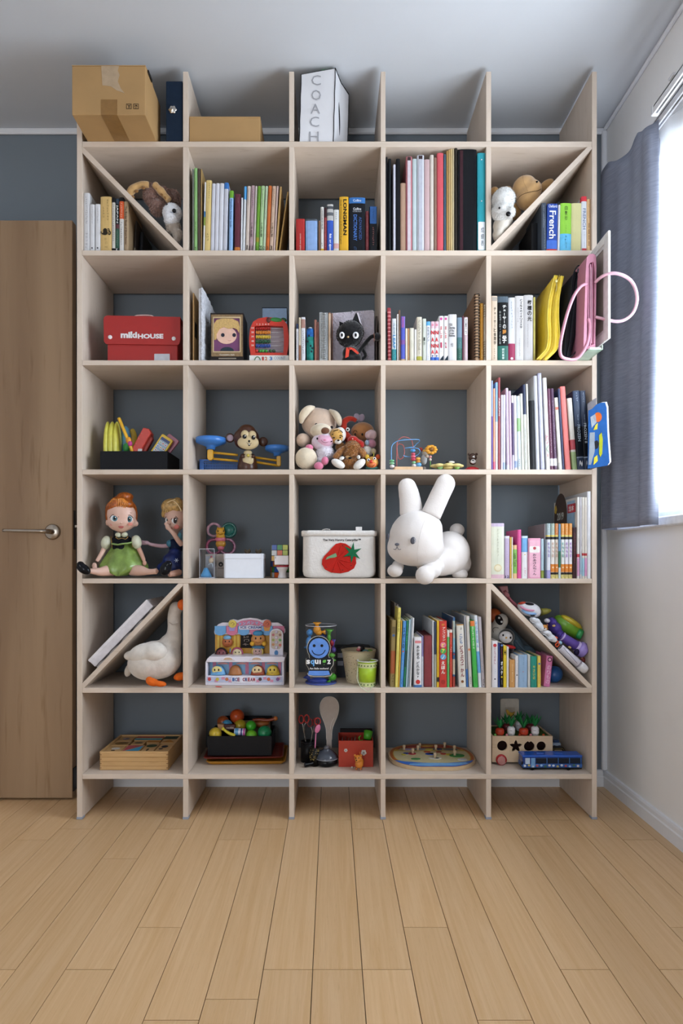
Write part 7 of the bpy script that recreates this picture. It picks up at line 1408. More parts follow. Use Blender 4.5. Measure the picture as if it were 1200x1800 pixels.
# ice cream stand
d = .04; k = Kit('toy_ice_cream_stand', 'white toy ice cream stand with pink and blue striped awning', 'toy stand', base(430, 5, d)); zz = Z0(5); PL = M('#dedbe8', .3, amt=.01)
yb_ = YF+d; zt = PZ(1160, d)
b = box(PX(360, d), PX(498, d), yb_+.01, yb_+.10, zz, PZ(1199, d)+.001); 
k.add('counter', join(join(box(PX(360.5, d), PX(364.5, d), yb_, yb_+.1, zz, PZ(1163, d), .002), box(PX(495.5, d), PX(499, d), yb_, yb_+.1, zz, PZ(1163, d), .002)), join(box(PX(364, d), PX(496, d), yb_, yb_+.1, zz, PZ(1188, d), .0015), box(PX(364, d), PX(496, d), yb_+.03, yb_+.10, PZ(1188, d), PZ(1163, d)))), PL)
k.add('counter_top', prism(poly([(368, 1154), (496, 1154), (501, 1156), (499, 1164), (361, 1164), (364, 1158)], d), yb_-.002, yb_+.11, .002), PL)
for x in (401, 451): k.add('counter_tray', prism([(PX(x, d)+SZ(12.5, d)*cos(i*pi/12), PZ(1160.5, d)+SZ(7.5, d)*sin(i*pi/12)) for i in range(13)], yb_-.004, yb_+.02, .001), PL); k.add('cone_holder', prism([(PX(x, d)+SZ(8, d)*cos(i*pi/12), PZ(1159.5, d)+SZ(4, d)*sin(i*pi/12)) for i in range(13)], yb_-.0048, yb_-.0035), M('#c9a98c', .6))
k.add('display_back', box(PX(365, d), PX(495.5, d), yb_+.0285, yb_+.0297, PZ(1187.5, d), PZ(1164.5, d)), M('#7fb0d8', .5))
for x in (374, 403, 432, 461, 490): k.add('pink_stripe', box(PX(x-3, d), PX(x+3, d), yb_+.0277, yb_+.0285, PZ(1187.5, d), PZ(1164.5, d)), M('#c97a9c', .5))
for x in (389, 422, 447, 476): k.add('pink_puff', prism([(PX(x, d)+SZ(10, d)*cos(i*pi/8), PZ(1170, d)+SZ(3.4, d)*sin(i*pi/8)) for i in range(9)], yb_+.0262, yb_+.0275), M('#d99a9a', .5))
for i, (x, rx, c, c2) in enumerate(((381.5, 14, '#69a7d8', '#e0d08a'), (412, 12.5, '#a86c3c', None), (452, 13, '#9a4424', '#e0c89a'), (479, 12.5, '#c9a830', '#d6bc4c'))):
    s_ = k.add('scoop', lathe([(SZ(rx, d), 0), (SZ(rx*.95, d), .004), (SZ(rx*.78, d), .018), (SZ(rx*.5, d), .028), (0, .032)], 24, (PX(x, d), yb_+.016, PZ(1187.5, d)), sy=.6), M(c, .4))
    if c2:
        k.add('face', ell((PX(x-1, d), yb_+.0065, PZ(1178.5, d)), (SZ(9, d), .004, SZ(7, d))), M(c2, .45), s_); 
        for e in (-4.2, 2.8): k.add('eye', eb(x+e, 1177.5, 1.3, 2, d+.003, .001), M('#2a1a14', .3), s_)
        k.add('smile', tube(pathp([(x-3, 1182), (x-1, 1183.2), (x+1.2, 1182)], d+.0022), .0005, 5), M('#5a2a1c', .5), s_)
k.add('front_band', box(PX(363, d), PX(496.5, d), yb_-.0012, yb_, PZ(1199.3, d), PZ(1189.5, d), .0002), M('#b9c0dc', .4))
for i in range(11): k.add('check', box(PX(365+12.2*i, d), PX(370.5+12.2*i, d), yb_-.0017, yb_-.0012, PZ(1199, d) if i % 2 else PZ(1194.4, d), PZ(1194.4, d) if i % 2 else PZ(1190, d)), M('#cf8ca8', .4))
k.add('sign_plate', prism(rr(406, 450.5, 1189, 1200, 5, d), yb_-.0026, yb_-.0014, .0004), M('#e6e4ee', .4))
for i, ch in enumerate('ICE CREAM'):
    if ch != ' ': k.txt('lettering', ch, 410+4.55*i, 1194.4, 4.0, 6.4, d-.0034, M(['#3a5f9c', '#3a5f9c', '#8a3a5c', '', '#8a2f4c', '#3a4f8c', '#b03a4c', '#8a2f4c', '#b03a4c'][i] or '#3a5f9c', .4), bold=.05)
for x, c in ((368, '#b83a3a'), (382, '#c9b43c'), (398.5, '#b86a3a'), (457, '#4a2a2c'), (472, '#b8562c'), (488, '#7a4a8c')): k.add('printed_fruit', disc(x, 1194, 3, d-.0018, .0005), M(c, .4))
# back board
db = d+.07; yk = YF+db
X0, X1 = 375, 502
k.add('wall_board', box(PX(378, db), PX(480, db), yk, yk+.004, PZ(1163, db), PZ(1110, db)), M('#c9942c', .5))
for x in (383, 389, 412, 418): k.add('yellow_panel', box(PX(x-1, db), PX(x+2, db), yk-.0008, yk, PZ(1142, db), PZ(1116, db)), M('#d9b84a', .5))
k.add('menu_board', box(PX(422.5, db), PX(443, db), yk-.0012, yk, PZ(1139, db), PZ(1115, db), .0003), M('#1c1614', .6))
b = bmesh.new(); marks(b, PX(432, db), PZ(1137, db), PZ(1117, db), .024, yk-.0015, 77, .011); k.add('menu_writing', b, M('#a89a90', .7))
aw = [(376.5, 1111), (378, 1104), (384, 1097), (391, 1094), (402, 1094), (404, 1090), (411, 1088), (418, 1090), (428, 1087), (440, 1085.5), (452, 1087), (461, 1090), (468, 1088), (475, 1090), (477, 1094), (489, 1094), (496, 1098), (501, 1105), (501.5, 1111)]
k.add('awning_board', prism(poly(aw+[(498, 1115), (378, 1115)], db), yk-.006, yk-.002, .0008), M('#d9d3e0', .4))
cl = ['#5f9fd6', '#c8688c']
for i in range(6):
    xa = 378+20.4*i; k.add('scallop', prism([(PX(xa, db), PZ(1100, db)), (PX(xa, db), PZ(1110, db))]+[(PX(xa+9.9-9.9*cos(j*pi/8), db), PZ(1110+6.5*sin(j*pi/8), db)) for j in range(1, 8)]+[(PX(xa+19.8, db), PZ(1110, db)), (PX(xa+19.8, db), PZ(1100, db))], yk-.0105, yk-.0065, .0008), M(cl[i % 2], .35))
k.add('sign_arch', prism(poly([(415, 1103), (416, 1096), (424, 1091), (440, 1089), (455, 1091), (463, 1096), (464, 1103), (456, 1099.5), (440, 1097.5), (424, 1099.5)], db), yk-.009, yk-.006, .0006), M('#c8688c', .35))
for i, ch in enumerate('アンパンマン'):
    u = (i-2.5)/2.5; k.txt('lettering', ch, 440+18.5*u, 1094.6+3.2*u*u, 5.4, 5.2, db-.0096, M('#8fb4e0', .4), bold=.05)
k.add('name_strip', prism(rr(421, 461, 1099.5, 1106, 2, db), yk-.0125, yk-.0105), M('#dcd8e6', .4)); k.txt('lettering', 'ICE CREAM', 441, 1102.8, 37, 4.4, db-.0132, M('#4a5f9c', .4), bold=.04)
for x, c, c2 in ((408.5, '#d3bf4a', '#9a8cc8'), (469.5, '#c2562c', '#c98a2c')):
    q = k.add('cone_badge', disc(x, 1096.5, 7, db-.010, .002), M(c, .4)); k.add('cup', prism(poly([(x-6.5, 1101), (x+6.5, 1101), (x+4, 1108.5), (x-4, 1108.5)], db), yk-.0115, yk-.010), M(c2, .4), q); k.add('swirl', tube(pathp([(x-3, 1097), (x, 1094), (x+3, 1097), (x, 1099)], db-.0124), .0006, 5), M('#7a3c2c', .4), q)
# bun faced customers (plain figures) behind the counter
def bun(x, y, r, col, hat=None, dd=None, rim=None, cheeks='#c8542c'):
    dd = dd or d+.055
    q = k.add('figure', ell(PP(x, y, dd), (SZ(r, dd), .012, SZ(r*.92, dd))), M(col, .45))
    for e in (-.35, .35): k.add('eye', eb(x+e*r, y-r*.15, r*.10, r*.15, dd-.0125, .001), M('#1a1210', .3), q)
    k.add('smile', tube(pathp([(x-r*.35, y+r*.32), (x, y+r*.5), (x+r*.35, y+r*.32)], dd-.0115), .0006, 5), M('#6a2418', .5), q)
    if hat: k.add('hat', eb(x, y-r*.85, r*.75, r*.42, dd-.002, .011), M(hat, .5), q)
    if rim: k.add('hood', tube([PP(x+r*cos(a), y+r*sin(a), dd-.003) for a in [i*pi/8 for i in range(16)]], .0032, 7, closed=True, n=0), M(rim, .5), q)
bun(399.5, 1129, 9.5, '#b8683c', '#7fb4dc', d+.062); bun(453.5, 1124, 12.5, '#c88a4c', '#3f8ab8'); bun(417, 1148, 9, '#e0cfa8', None, d+.05, '#a84a6c'); bun(389, 1149, 9.5, '#7a3c44', None, d+.05, '#2a1c20'); bun(452.5, 1146, 9, '#c9a39a', None, d+.052, '#d0b45c')
for x in (443, 464): k.add('mitten', eb(x, 1131.5, 4, 4, d+.043, .006), M('#d9a52c', .5))
k.blob('scarf', [E(453.5, 1138, 12, 4, d+.055, .012)], M('#4a7a9c', .6), vox=.0025)
k.add('waffle_stick', tube(pathp([(404, 1145), (410, 1136), (414, 1130)], d+.04), .0016, 6), M('#c9a83c', .5)); k.add('blue_stick', tube(pathp([(404, 1147), (405, 1140)], d+.04), .0022, 6), M('#4a6fae', .5))
dt = d+.04; yt = YF+dt; tw = [(PX(473.5, dt), PZ(1158, dt)), (PX(497.5, dt), PZ(1158, dt))]+[(PX(485.5+12*cos(a), dt), PZ(1116-11*sin(a), dt)) for a in [i*pi/10 for i in range(11)]]
k.add('tower', prism(tw, yt, yt+.018, .002), PL); k.add('tower_face', prism(rr(476, 495, 1108, 1141, 6, dt), yt-.001, yt), M('#c9bcae', .5)); k.add('tower_button', disc(485.5, 1147.5, 3.4, dt, .0018, 4.6), M('#2f7ab8', .3))
for i, y in enumerate((1111, 1120.5, 1129, 1138)): k.add('pearl', eb(485.8, y, 2.6, 2.6, dt-.002, .002), M('#d3c8dc', .15))
for x, y, c in ((480, 1116, '#b8646c'), (492, 1116, '#8a5a4c'), (480, 1125, '#9aa04c'), (492, 1125, '#5a9a5c'), (480, 1133, '#c98a5c'), (492, 1134, '#b85a4c')): k.add('flavour_dot', disc(x, y, 2.4, dt-.001, .0005), M(c, .4))
k = Kit('red_scrap', 'small crumpled red paper scrap in front of the ice cream stand', 'paper scrap', base(383, 5, .006)); k.add('paper', ground(obj('paper', tube([PP(377, 1203, .012), PP(382, 1201.5, .008), (PP(386, 1204, .006)), PP(391, 1201.5, .01)], 0, 8, flat=(.003, .0012)), M('#c9483c', .5)), 5).data and ell((PX(384, .01), YF+.01, zz+.0018), (.011, .005, .0014), (0, .1, .2)), M('#c9483c', .5))
for o_ in [o for o in C.objects if o.name.startswith('paper') and not o.parent and 'label' not in o.keys()]: bpy.data.objects.remove(o_)

# tube of suction toys
d = .035; cx = PX(563.5, d); rr_ = SZ(28.2, d); cy = YF+d+rr_; zt = PZ(1101, d)
k = Kit('toy_tube', 'clear tube of suction toys with smiling blue sticker', 'toy tube', Vector((cx, cy, zz))); CLG = M('#eef2f6', .06, 'glass_clear')
k.add('wall', lathe([(rr_, .001), (rr_, zt-zz)], 40, (cx, cy, zz), cap=False), CLG); k.add('base_disc', lathe([(0, 0), (rr_, 0), (rr_+.0004, .004), (rr_-.001, .0045), (0, .0045)], 40, (cx, cy, zz)), M('#4a5aa8', .2)); k.add('rim', lathe([(rr_-.0006, zt-zz-.002), (rr_+.0006, zt-zz-.002), (rr_+.0006, zt-zz), (rr_-.0006, zt-zz)], 40, (cx, cy, zz), cap=False), M('#c9ccd6', .15))
ds = d-.0035; ys = YF+ds
so = [(542, 1188), (539.5, 1184), (543, 1178), (540, 1172), (537, 1167), (537.5, 1158), (541, 1156), (543.5, 1158)]+[(560-21*cos(a), 1139-21.5*sin(a)) for a in [-.62+i*(pi+1.24)/18 for i in range(19)]]+[(579, 1157), (584, 1156.5), (586.5, 1160), (586, 1169), (583, 1173), (580.5, 1178), (584, 1184), (581, 1188.5), (570, 1190), (552, 1190)]
k.add('sticker_edge', prism(poly(so, ds), ys, ys+.0008), M('#b9b4a8', .4))
sc_ = [(560+(x-560)*.955, 1145+(y-1145)*.965) for x, y in so]; k.add('sticker', prism(poly(sc_, ds), ys-.0004, ys), M('#15181f', .35))
k.add('face', disc(560.3, 1139.5, 17.8, ds-.0004, .0005), M('#5b8fe0', .35)); k.add('sucker_base', prism(poly([(543, 1179), (577.5, 1179), (580, 1186), (568, 1187.5), (552, 1187.5), (541, 1186)], ds), ys-.0010, ys-.0004), M('#5b8fe0', .35))
for x in (552, 565.5): k.add('eye', disc(x, 1135, 2.6, ds-.0009, .0004), M('#12131a', .4))
k.add('smile', tube(pathp([(548, 1143), (552, 1149), (559.5, 1151.5), (567, 1149), (571.5, 1142.5)], ds-.0013), .0014, 6), M('#12131a', .4))
k.add('word_plate', prism(poly([(538.5, 1159), (545, 1157), (560, 1157.5), (580, 1156.5), (585, 1160), (584, 1170), (578, 1176.5), (560, 1179), (544, 1177), (539, 1169)], ds), ys-.0016, ys-.0010), M('#15181f', .35))
for i, (ch, x, c) in enumerate((('s', 540.5, '#f2f2f4'), ('q', 548, '#6bb0f0'), ('u', 555.3, '#f2f2f4'), ('i', 561.3, '#f2f2f4'), ('g', 568.6, '#6cc84f'), ('z', 577, '#f2f2f4'))): k.txt('lettering', ch, x+1, 1163.5 if ch not in 'qg' else 1165.5, 6.6 if ch != 'i' else 3, 7.6 if ch not in 'qg' else 11, ds-.0022, M(c, .4), bold=.04)
k.txt('lettering', 'fun little suckers!', 561, 1175, 33, 3.4, ds-.0022, M('#d9d9dc', .4), bold=.03)
dc = d+.05
def sucker(nm, lab, parts, col):
    q = Kit(nm, lab, 'suction toy', Vector((cx, cy, zz+.005))); m_ = M(col, .35)
    for i, p in enumerate(parts): q.add('cup' if i % 2 else 'ball', p, m_)
def cupshape(x, y, r, h_, ang, dd):
    return xf(lathe([(SZ(r*.35, dd), 0), (SZ(r*.4, dd), SZ(h_*.6, dd)), (SZ(r, dd), SZ(h_, dd)), (SZ(r*.85, dd), SZ(h_*.92, dd)), (0, SZ(h_*.7, dd))], 20), Matrix.Translation(PP(x, y, dd)) @ Matrix.Rotation(R(ang), 4, 'Y'))
sucker('yellow_sucker', 'orange yellow suction toy sticking out on top of the tube', [eb(557, 1107, 6.5, 7.5, dc, .012), cupshape(557, 1104, 8, 10, 0, dc), eb(560, 1112, 6, 5, dc, .011), cupshape(562, 1111, 6, 10, 90, dc)], '#e2992a')
sucker('light_blue_sucker', 'sky blue suction toy at the tube wall', [eb(544, 1112, 5.5, 6, dc, .012), cupshape(544, 1116, 6, 12, 180, dc), eb(542, 1128, 4.5, 8, dc, .01), cupshape(541, 1132, 5, 8, 200, dc)], '#3f86c8')
sucker('green_sucker', 'green suction toy with wide cup near the tube top', [eb(578, 1122, 3.4, 9, dc, .008), cupshape(578, 1118, 8, 12, 5, dc), eb(582, 1152, 7, 4, dc-.02, .01), cupshape(584, 1156, 4, 7, 150, dc-.02)], '#5aa53a')
sucker('red_sucker', 'red suction toy in the middle of the tube', [eb(583, 1130, 4, 6, dc, .009), cupshape(583, 1132, 4, 9, 200, dc)], '#b0283a')
sucker('purple_sucker', 'purple suction toy at the tube wall', [eb(586, 1142, 4.5, 5, dc, .01), cupshape(586, 1138, 4.5, 14, 0, dc)], '#5a4aa0')
sucker('dark_blue_sucker', 'dark blue suction toy at the bottom of the tube', [eb(560, 1196, 17, 5, dc, .02), cupshape(545, 1198, 8, 12, -30, dc)], '#2f46a0')
sucker('lime_sucker', 'lime green suction toy at the bottom of the tube', [eb(584, 1190, 7, 6.5, dc-.01, .012), cupshape(582, 1192, 5, 9, 210, dc-.01)], '#4fb02c')
sucker('navy_sucker', 'navy blue suction toy half hidden behind the sticker', [eb(567, 1117, 7, 5, dc+.01, .012), cupshape(570, 1150, 9, 18, 10, dc+.01)], '#26356a')
d = .175; k = Kit('grey_box', 'dark grey box of printed cards behind the beige bucket', 'box', base(600, 5, d)); k.add('carton', box(PX(588, d), PX(650, d), YF+d, YF+d+.06, zz, PZ(1139, d), .001), M('#34373f', .5)); k.add('top_rim', box(PX(588, d)-.001, PX(650, d)+.001, YF+d-.001, YF+d+.061, PZ(1139, d), PZ(1137, d), .0005), M('#24262c', .5))
for y in (1152, 1166): k.add('print', bxp(593, 603, y-4, y+4, d-.001, .0008), M('#8f93a0', .5))
# buckets
d = .052; cx, rT = PX(631.5, d), SZ(31, d); cy = YF+d+rT*.9; zt = PZ(1146, d); H_ = zt-zz
k = Kit('beige_bucket', 'beige tin bucket with black speckled pattern', 'bucket', Vector((cx, cy, zz))); BE = M('#c3b496', .5, amt=.03)
k.add('body', lathe([(0, 0), (rT*.71, 0), (rT*.72, .002), (rT*.98, H_-.004), (rT, H_), (rT*.97, H_), (rT*.69, .004), (0, .004)], 40, (cx, cy, zz)), BE); k.add('rim', lathe([(rT*.985, H_-.003), (rT*1.025, H_-.002), (rT*1.025, H_+.001), (rT*.98, H_+.001)], 40, (cx, cy, zz), cap=False), M('#a89878', .5))
b = bmesh.new(); r = random.Random(12)
for i in range(230):
    a = r.uniform(pi*1.02, pi*1.98); f = r.uniform(.04, .9); cl_ = .5+.5*sin(a*5+f*7)
    if r.random() > .35+.6*cl_: continue
    rad = rT*(.72+.26*f)+.0004; s_ = r.uniform(.0006, .0014); p = Vector((cx+rad*cos(a), cy+rad*sin(a), zz+H_*f)); tx = Vector((-sin(a), cos(a), 0))
    vs = [b.verts.new(p+tx*s_*cos(q)+Vector((0, 0, s_*sin(q)))) for q in (0, 1.05, 2.1, 3.14, 4.2, 5.25)]; b.faces.new(vs)
k.add('speckle', b, M('#3a3226', .7), kind='stuff')
k.add('handle', tube([(cx-rT*1.0, cy, zz+H_*.94), (cx-rT*1.0, cy+.006, zz+H_+.006), (cx-rT*.3, cy+rT*.9, zz+H_+.012), (cx+rT*.4, cy+rT*.9, zz+H_+.01), (cx+rT*1.0, cy+.006, zz+H_+.003), (cx+rT*1.0, cy, zz+H_*.94)], .0011, 6), M('#3a3630', .4, metal=.6)); k.add('lug', ell((cx-rT*.99, cy-.002, zz+H_*.95), (.004, .003, .004)), M('#3a3630', .4, metal=.6))
k = Kit('dark_toys', 'dark toy heads poking out of the beige bucket', 'toy', Vector((cx, cy, zz+.005))); dd = .09
k.add('body', ell((cx, cy, zz+H_*.5), (.026, .026, H_*.44)), M('#17151a', .6)); k.add('head', eb(635, 1140, 6, 5.5, dd, .012), M('#1b181b', .6)); k.add('beak', eb(630, 1142, 4, 3.2, dd-.008, .006), M('#b05a5c', .5)); k.add('pink_patch', eb(631, 1138.5, 3, 2.4, dd-.009, .004), M('#c9a3a0', .5)); k.add('teal_ring', tube([PP(642+5*cos(t), 1146+3.4*sin(t), dd-.012) for t in [i*pi/8 for i in range(16)]], .0016, 6, closed=True, n=0), M('#3a7a80', .4)); k.add('green_piece', eb(650, 1144, 5, 3, dd, .008), M('#6a8a3c', .5))
d = .004; cx, rT = PX(646.5, d), SZ(18.6, d); cy = YF+d+rT; zt = PZ(1164, d); H_ = zt-zz
k = Kit('lime_paper_cup', 'lime green paper cup with flower borders and string handle', 'paper cup', Vector((cx, cy, zz)))
k.add('body', lathe([(0, 0), (rT*.76, 0), (rT*.93, H_-.001), (rT*.9, H_-.001), (rT*.73, .003), (0, .003)], 36, (cx, cy, zz)), M('#a9cc2e', .4)); k.add('rim', lathe([(rT*.93, H_-.002), (rT*1.03, H_-.001), (rT*1.03, H_+.0012), (rT*.93, H_+.0012), (rT*.90, H_-.001)], 36, (cx, cy, zz), cap=False), M('#e3e6e6', .4))
for f0, f1, n0 in ((.74, .93, 9), (.0, .17, 7)):
    ra, rb = rT*(.76+.17*f0)+.0003, rT*(.76+.17*f1)+.0003; k.add('border', lathe([(ra, H_*f0), (rb, H_*f1)], 36, (cx, cy, zz), cap=False), M('#d3dca0', .4))
    b = bmesh.new()
    for j in range(n0):
        a = pi+pi*(j+.5)/n0; rad = (ra+rb)/2+.0006; ell((cx+rad*cos(a), cy+rad*sin(a), zz+H_*(f0+f1)/2), (.0021, .0021, .0024), u=8, v=6, bm=b)
    k.add('flower_dots', b, M('#4a6a3c', .5), kind='stuff')
k.add('string_handle', tube([(cx-rT*.9, cy-.002, zz+H_*.92), (cx-rT*.95, cy-rT*.55, zz+H_*.7), (cx-rT*1.02, cy-rT*.9, zz+H_*.35), (cx-rT*.75, cy-rT*1.15, zz+H_*.08), (cx-rT*.3, YF-.003, zz-.006), (cx+rT*.05, YF-.004, zz-.012), (cx+rT*.35, YF-.001, zz+.003), (cx+rT*.55, cy-rT*.72, zz+.003)], .0009, 6), M('#cfe0c0', .5))

# toys above and below the far slanted board
a, t_, n_ = slant(4, 5, 'tl')
d = .08; k = Kit('penguin_plush', 'round penguin soft toy with white face and yellow beak', 'soft toy', base(889, 5, .07)); ground(k.blob('body', [E(890, 1119, 14, 14, d, .03), E(888, 1140, 15, 22, d+.01, .03), E(889, 1180, 17, 28, d+.015, .03)], M('#141318', .9, 'plush'), vox=.004), 5)
k.add('face', ell(PP(889, 1120, d-.018), (SZ(12, d), .015, SZ(10.5, d))), M('#cfccce', .9, 'plush'))
for x in (884, 897): k.add('eye', eb(x, 1116.5 if x < 890 else 1121, 1.7, 2, d-.032, .002), M('#121216', .2))
k.add('beak', eb(889.5, 1121, 1.9, 1.4, d-.034, .003), M('#d09a2c', .5)); k.add('scarf', eb(896, 1137, 10, 3.4, d-.018, .015, 10), M('#a82a2c', .8, 'cloth'))
k = Kit('ghost_plush', 'long white soft toy with black eye patches behind the penguin', 'soft toy', base(872, 5, .13)); dd = .13; ground(k.blob('body', [E(880, 1093, 12, 15, dd, .028, 25), E(874, 1110, 13, 20, dd, .03), E(874, 1150, 13, 50, dd+.01, .03)], M('#d3cfc8', .9, 'plush'), vox=.0045), 5)
k.add('eye_patch', eb(877, 1090, 6.5, 9.5, dd-.024, .007, -28), M('#16151a', .8)); k.add('eye', eb(877, 1086, 2, 2, dd-.032, .002), M('#d9d9dc', .3)); k.add('eye', eb(881.5, 1093, 2, 2, dd-.032, .002), M('#d9d9dc', .3)); k.add('mouth', tube(pathp([(867, 1112), (866, 1106), (870, 1103), (876, 1104)], dd-.031), .001, 6), M('#1a1a1e', .7))
k = Kit('orange_ball', 'orange ball tucked high under the lower slanted board', 'ball', PP(867, 1082, .15)-Vector((0, 0, .02))); k.add('ball', ell(PP(868, 1082, .15), (.024, .022, .024)), M('#c8602c', .5)); k.add('seam', tube([PP(868, 1082, .15)+Vector((.0243*cos(t), 0, .0243*sin(t))) for t in [i*pi/10 for i in range(20)]], .0006, 5, closed=True, n=0), M('#9a4420', .6))
k = Kit('slate_cloth', 'slate blue cloth bag slumped behind the small books', 'cloth bag', base(915, 5, .16)); q = ground(k.blob('cloth', [E(905, 1130, 12, 26, .16, .03, -28), E(925, 1158, 20, 24, .16, .03), E(905, 1170, 22, 32, .17, .03)], M('#5a6e7e', .9, 'cloth'), vox=.005), 5); k.add('fold', tube(pathp([(900, 1118), (918, 1140), (935, 1155)], .130), .0035, 7), M('#66798a', .9, 'cloth'))
k = Kit('blue_ball', 'blue plastic ball beside the pink book', 'ball', base(975, 5, .08)); k.add('ball', ell((PX(974, .09), YF+.09, zz+.0265), (.0262, .026, .0262)), M('#2a5fa0', .3)); k.add('ridge', tube([Vector((PX(974, .09)+.0264*cos(t), YF+.088, zz+.0268+.0264*sin(t))) for t in [i*pi/10 for i in range(20)]], .0012, 6, closed=True, n=0), M('#2f6fb8', .3))
def K5(nm, lab, cat, px, py, d): return Kit(nm, lab, cat, PP(px, py, d))
d = .10; k = K5('pink_ribbon', 'dusty pink ribbon roll lying high on the lower slanted board', 'ribbon', 893, 1056, d); RB = M('#a8606c', .7, 'cloth')
k.add('band', tube(pathp([(886, 1038), (892, 1049), (902, 1060), (912, 1068)], d), 0, 8, flat=(.010, .004)), RB); k.add('box_end', prism(poly([(877, 1031), (892, 1030), (894, 1041), (884, 1044)], d), YF+d, YF+d+.03, .002), M('#b8848c', .5)); k.add('bow', eb(890, 1045, 6, 4, d-.01, .008, 40), M('#b87a80', .7, 'cloth'))
d = .06; k = K5('donut_pouch', 'puffy white pouch printed like a ring cake with pink and blue icing', 'pouch', 930, 1084, d); k.blob('body', [E(930, 1071, 20, 12.5, d, .03, 12), E(919, 1065, 10, 8, d, .024), E(938, 1076, 12, 10, d, .024)], M('#d9d9e0', .45, 'cloth'), vox=.0035)
k.add('pink_icing', tube(pathp([(914, 1066, d-.024), (922, 1070.5, d-.031), (932, 1073, d-.031), (944, 1073, d-.022)], 0), 0, 8, flat=(.0016, .0026)), M('#cf8aa8', .5)); k.add('blue_icing', tube(pathp([(917, 1072, d-.022), (925, 1077, d-.029), (935, 1079, d-.028), (945, 1078, d-.018)], 0), 0, 8, flat=(.0016, .0032)), M('#86aede', .5)); k.add('dark_hole', eb(930, 1061.5, 8, 2.6, d-.016, .012, 8), M('#17131a', .6)); k.add('red_icing', eb(917, 1060, 7, 2.2, d-.01, .012, -12), M('#b8402c', .5)); k.add('foot_spot', eb(936, 1082, 4, 1.6, d-.022, .006), M('#2a242a', .6))
k = K5('yellow_nozzle', 'olive yellow plastic cone tip behind the puffy pouch', 'toy', 958, 1080, .09); k.add('cone', xf(lathe([(.012, 0), (.010, .02), (.004, .034), (0, .036)], 20), Matrix.Translation(PP(950, 1076, .09)) @ Matrix.Rotation(R(80), 4, 'Y')), M('#8f8a3a', .4)); k.add('collar', xf(lathe([(.013, -.003), (.013, .003)], 20), Matrix.Translation(PP(950, 1076, .09)) @ Matrix.Rotation(R(80), 4, 'Y')), M('#6f6a2c', .4))
LC = M('#d6d9e0', .9, 'plush')
for i, (pts, lab) in enumerate((([(937, 1090), (943, 1092), (948, 1099), (943, 1098), (950, 1104)], 'white frilly cloth ruffle beside the puffy pouch'), ([(957, 1111), (963, 1114), (968, 1119), (972, 1124), (965, 1121)], 'white lace ruffle below the tiger face'))):
    k = K5('lace_ruffle', lab, 'lace', pts[2][0], pts[2][1]+6, .035); k.blob('ruffle', [E(x, y, 6.5, 5, .035, .018, 30) for x, y in pts], LC, vox=.003, noise=.004, it=2); k.add('edge', tube(pathp([(x-3, y+4) for x, y in pts[:3]]+[(pts[2][0]+2, pts[2][1]+5)], .018), .0012, 5), M('#c3c8d2', .8))
k = K5('tiger_face_charm', 'tiny tiger face charm between the two white ruffles', 'charm', 956, 1110, .03); k.add('head', eb(956.5, 1103.5, 6.5, 5.5, .03, .008), M('#c9853c', .7)); k.add('muzzle', eb(957, 1106, 3.6, 2.4, .021, .004), M('#e0dcd6', .6)); k.add('nose', eb(957, 1104.5, 1.2, .9, .017, .001), M('#201510', .4))
for x in (951.5, 961): k.add('ear', eb(x, 1099, 2, 2, .03, .004), M('#8a4a24', .7)); k.add('stripe', eb(x+1.5, 1102, .7, 2, .022, .001), M('#201510', .6))
k = K5('purple_pouch', 'dark purple pouch with gold print behind the ruffles', 'pouch', 974, 1110, .08); k.blob('body', [E(969, 1094, 9, 9, .08, .026), E(975, 1104, 11, 11, .08, .028), E(983, 1117, 8, 10, .075, .026)], M('#4a3a86', .5, 'cloth'), vox=.0035); k.add('gold_print', eb(973, 1100, 3, 2, .051, .002), M('#b89a5c', .5)); k.add('white_top', eb(961, 1091, 5, 4, .06, .012), M('#c9c6d2', .6))
k = K5('orange_string', 'crumpled orange cord above the clear tube', 'cord', 977, 1133, .03); k.add('cord', tube(pathp([(973, 1119), (979, 1121), (975, 1126), (981, 1128), (976, 1133), (979, 1137), (983, 1131)], .03), .0022, 7), M('#d9562c', .6)); k.add('clip', eb(984, 1130, 4, 3.4, .035, .006), M('#8fb4c9', .3))
d = .05; k = K5('purple_microphone', 'purple toy microphone with lilac ring lying on the board', 'toy microphone', 1003, 1150, d); Tm = Matrix.Translation(PP(985, 1117, d)) @ Matrix.Rotation(R(124), 4, 'Y')
k.add('barrel', xf(lathe([(0, 0), (.0125, .001), (.014, .012), (.0165, .05), (.018, .066), (0, .068)], 28), Tm), M('#5b4398', .3)); k.add('trim', xf(lathe([(.0142, .004), (.0158, .006), (.0145, .009)], 28, cap=False), Tm), M('#b8a8d9', .25)); k.add('trim', xf(lathe([(.0175, .060), (.0195, .063), (.0185, .068)], 28, cap=False), Tm), M('#c3b4e3', .25))
k.add('head', xf(lathe([(.017, .066), (.024, .072), (.026, .082), (.0245, .092), (.021, .096), (.0195, .092), (.0, .084)], 30), Tm), M('#9a86cf', .25)); k.add('mouth', eb(1013, 1146.5, 4.6, 6, d-.018, .008, 20), M('#1f1438', .5)); k.add('gold_print', eb(1001, 1138, 3, 2, d-.017, .002, 30), M('#b89a5c', .4))
d = .09; k = K5('corn_toy', 'green and yellow plastic bottle shaped like a vegetable', 'toy bottle', 1001, 1122, d); k.blob('body', [E(999, 1101, 28, 15.5, d, .032, 32), E(1008, 1107, 18, 14, d, .03, 32), E(986, 1092, 14, 10, d, .022, 35)], M('#5f8f26', .3, amt=.2, scale=18), vox=.004)
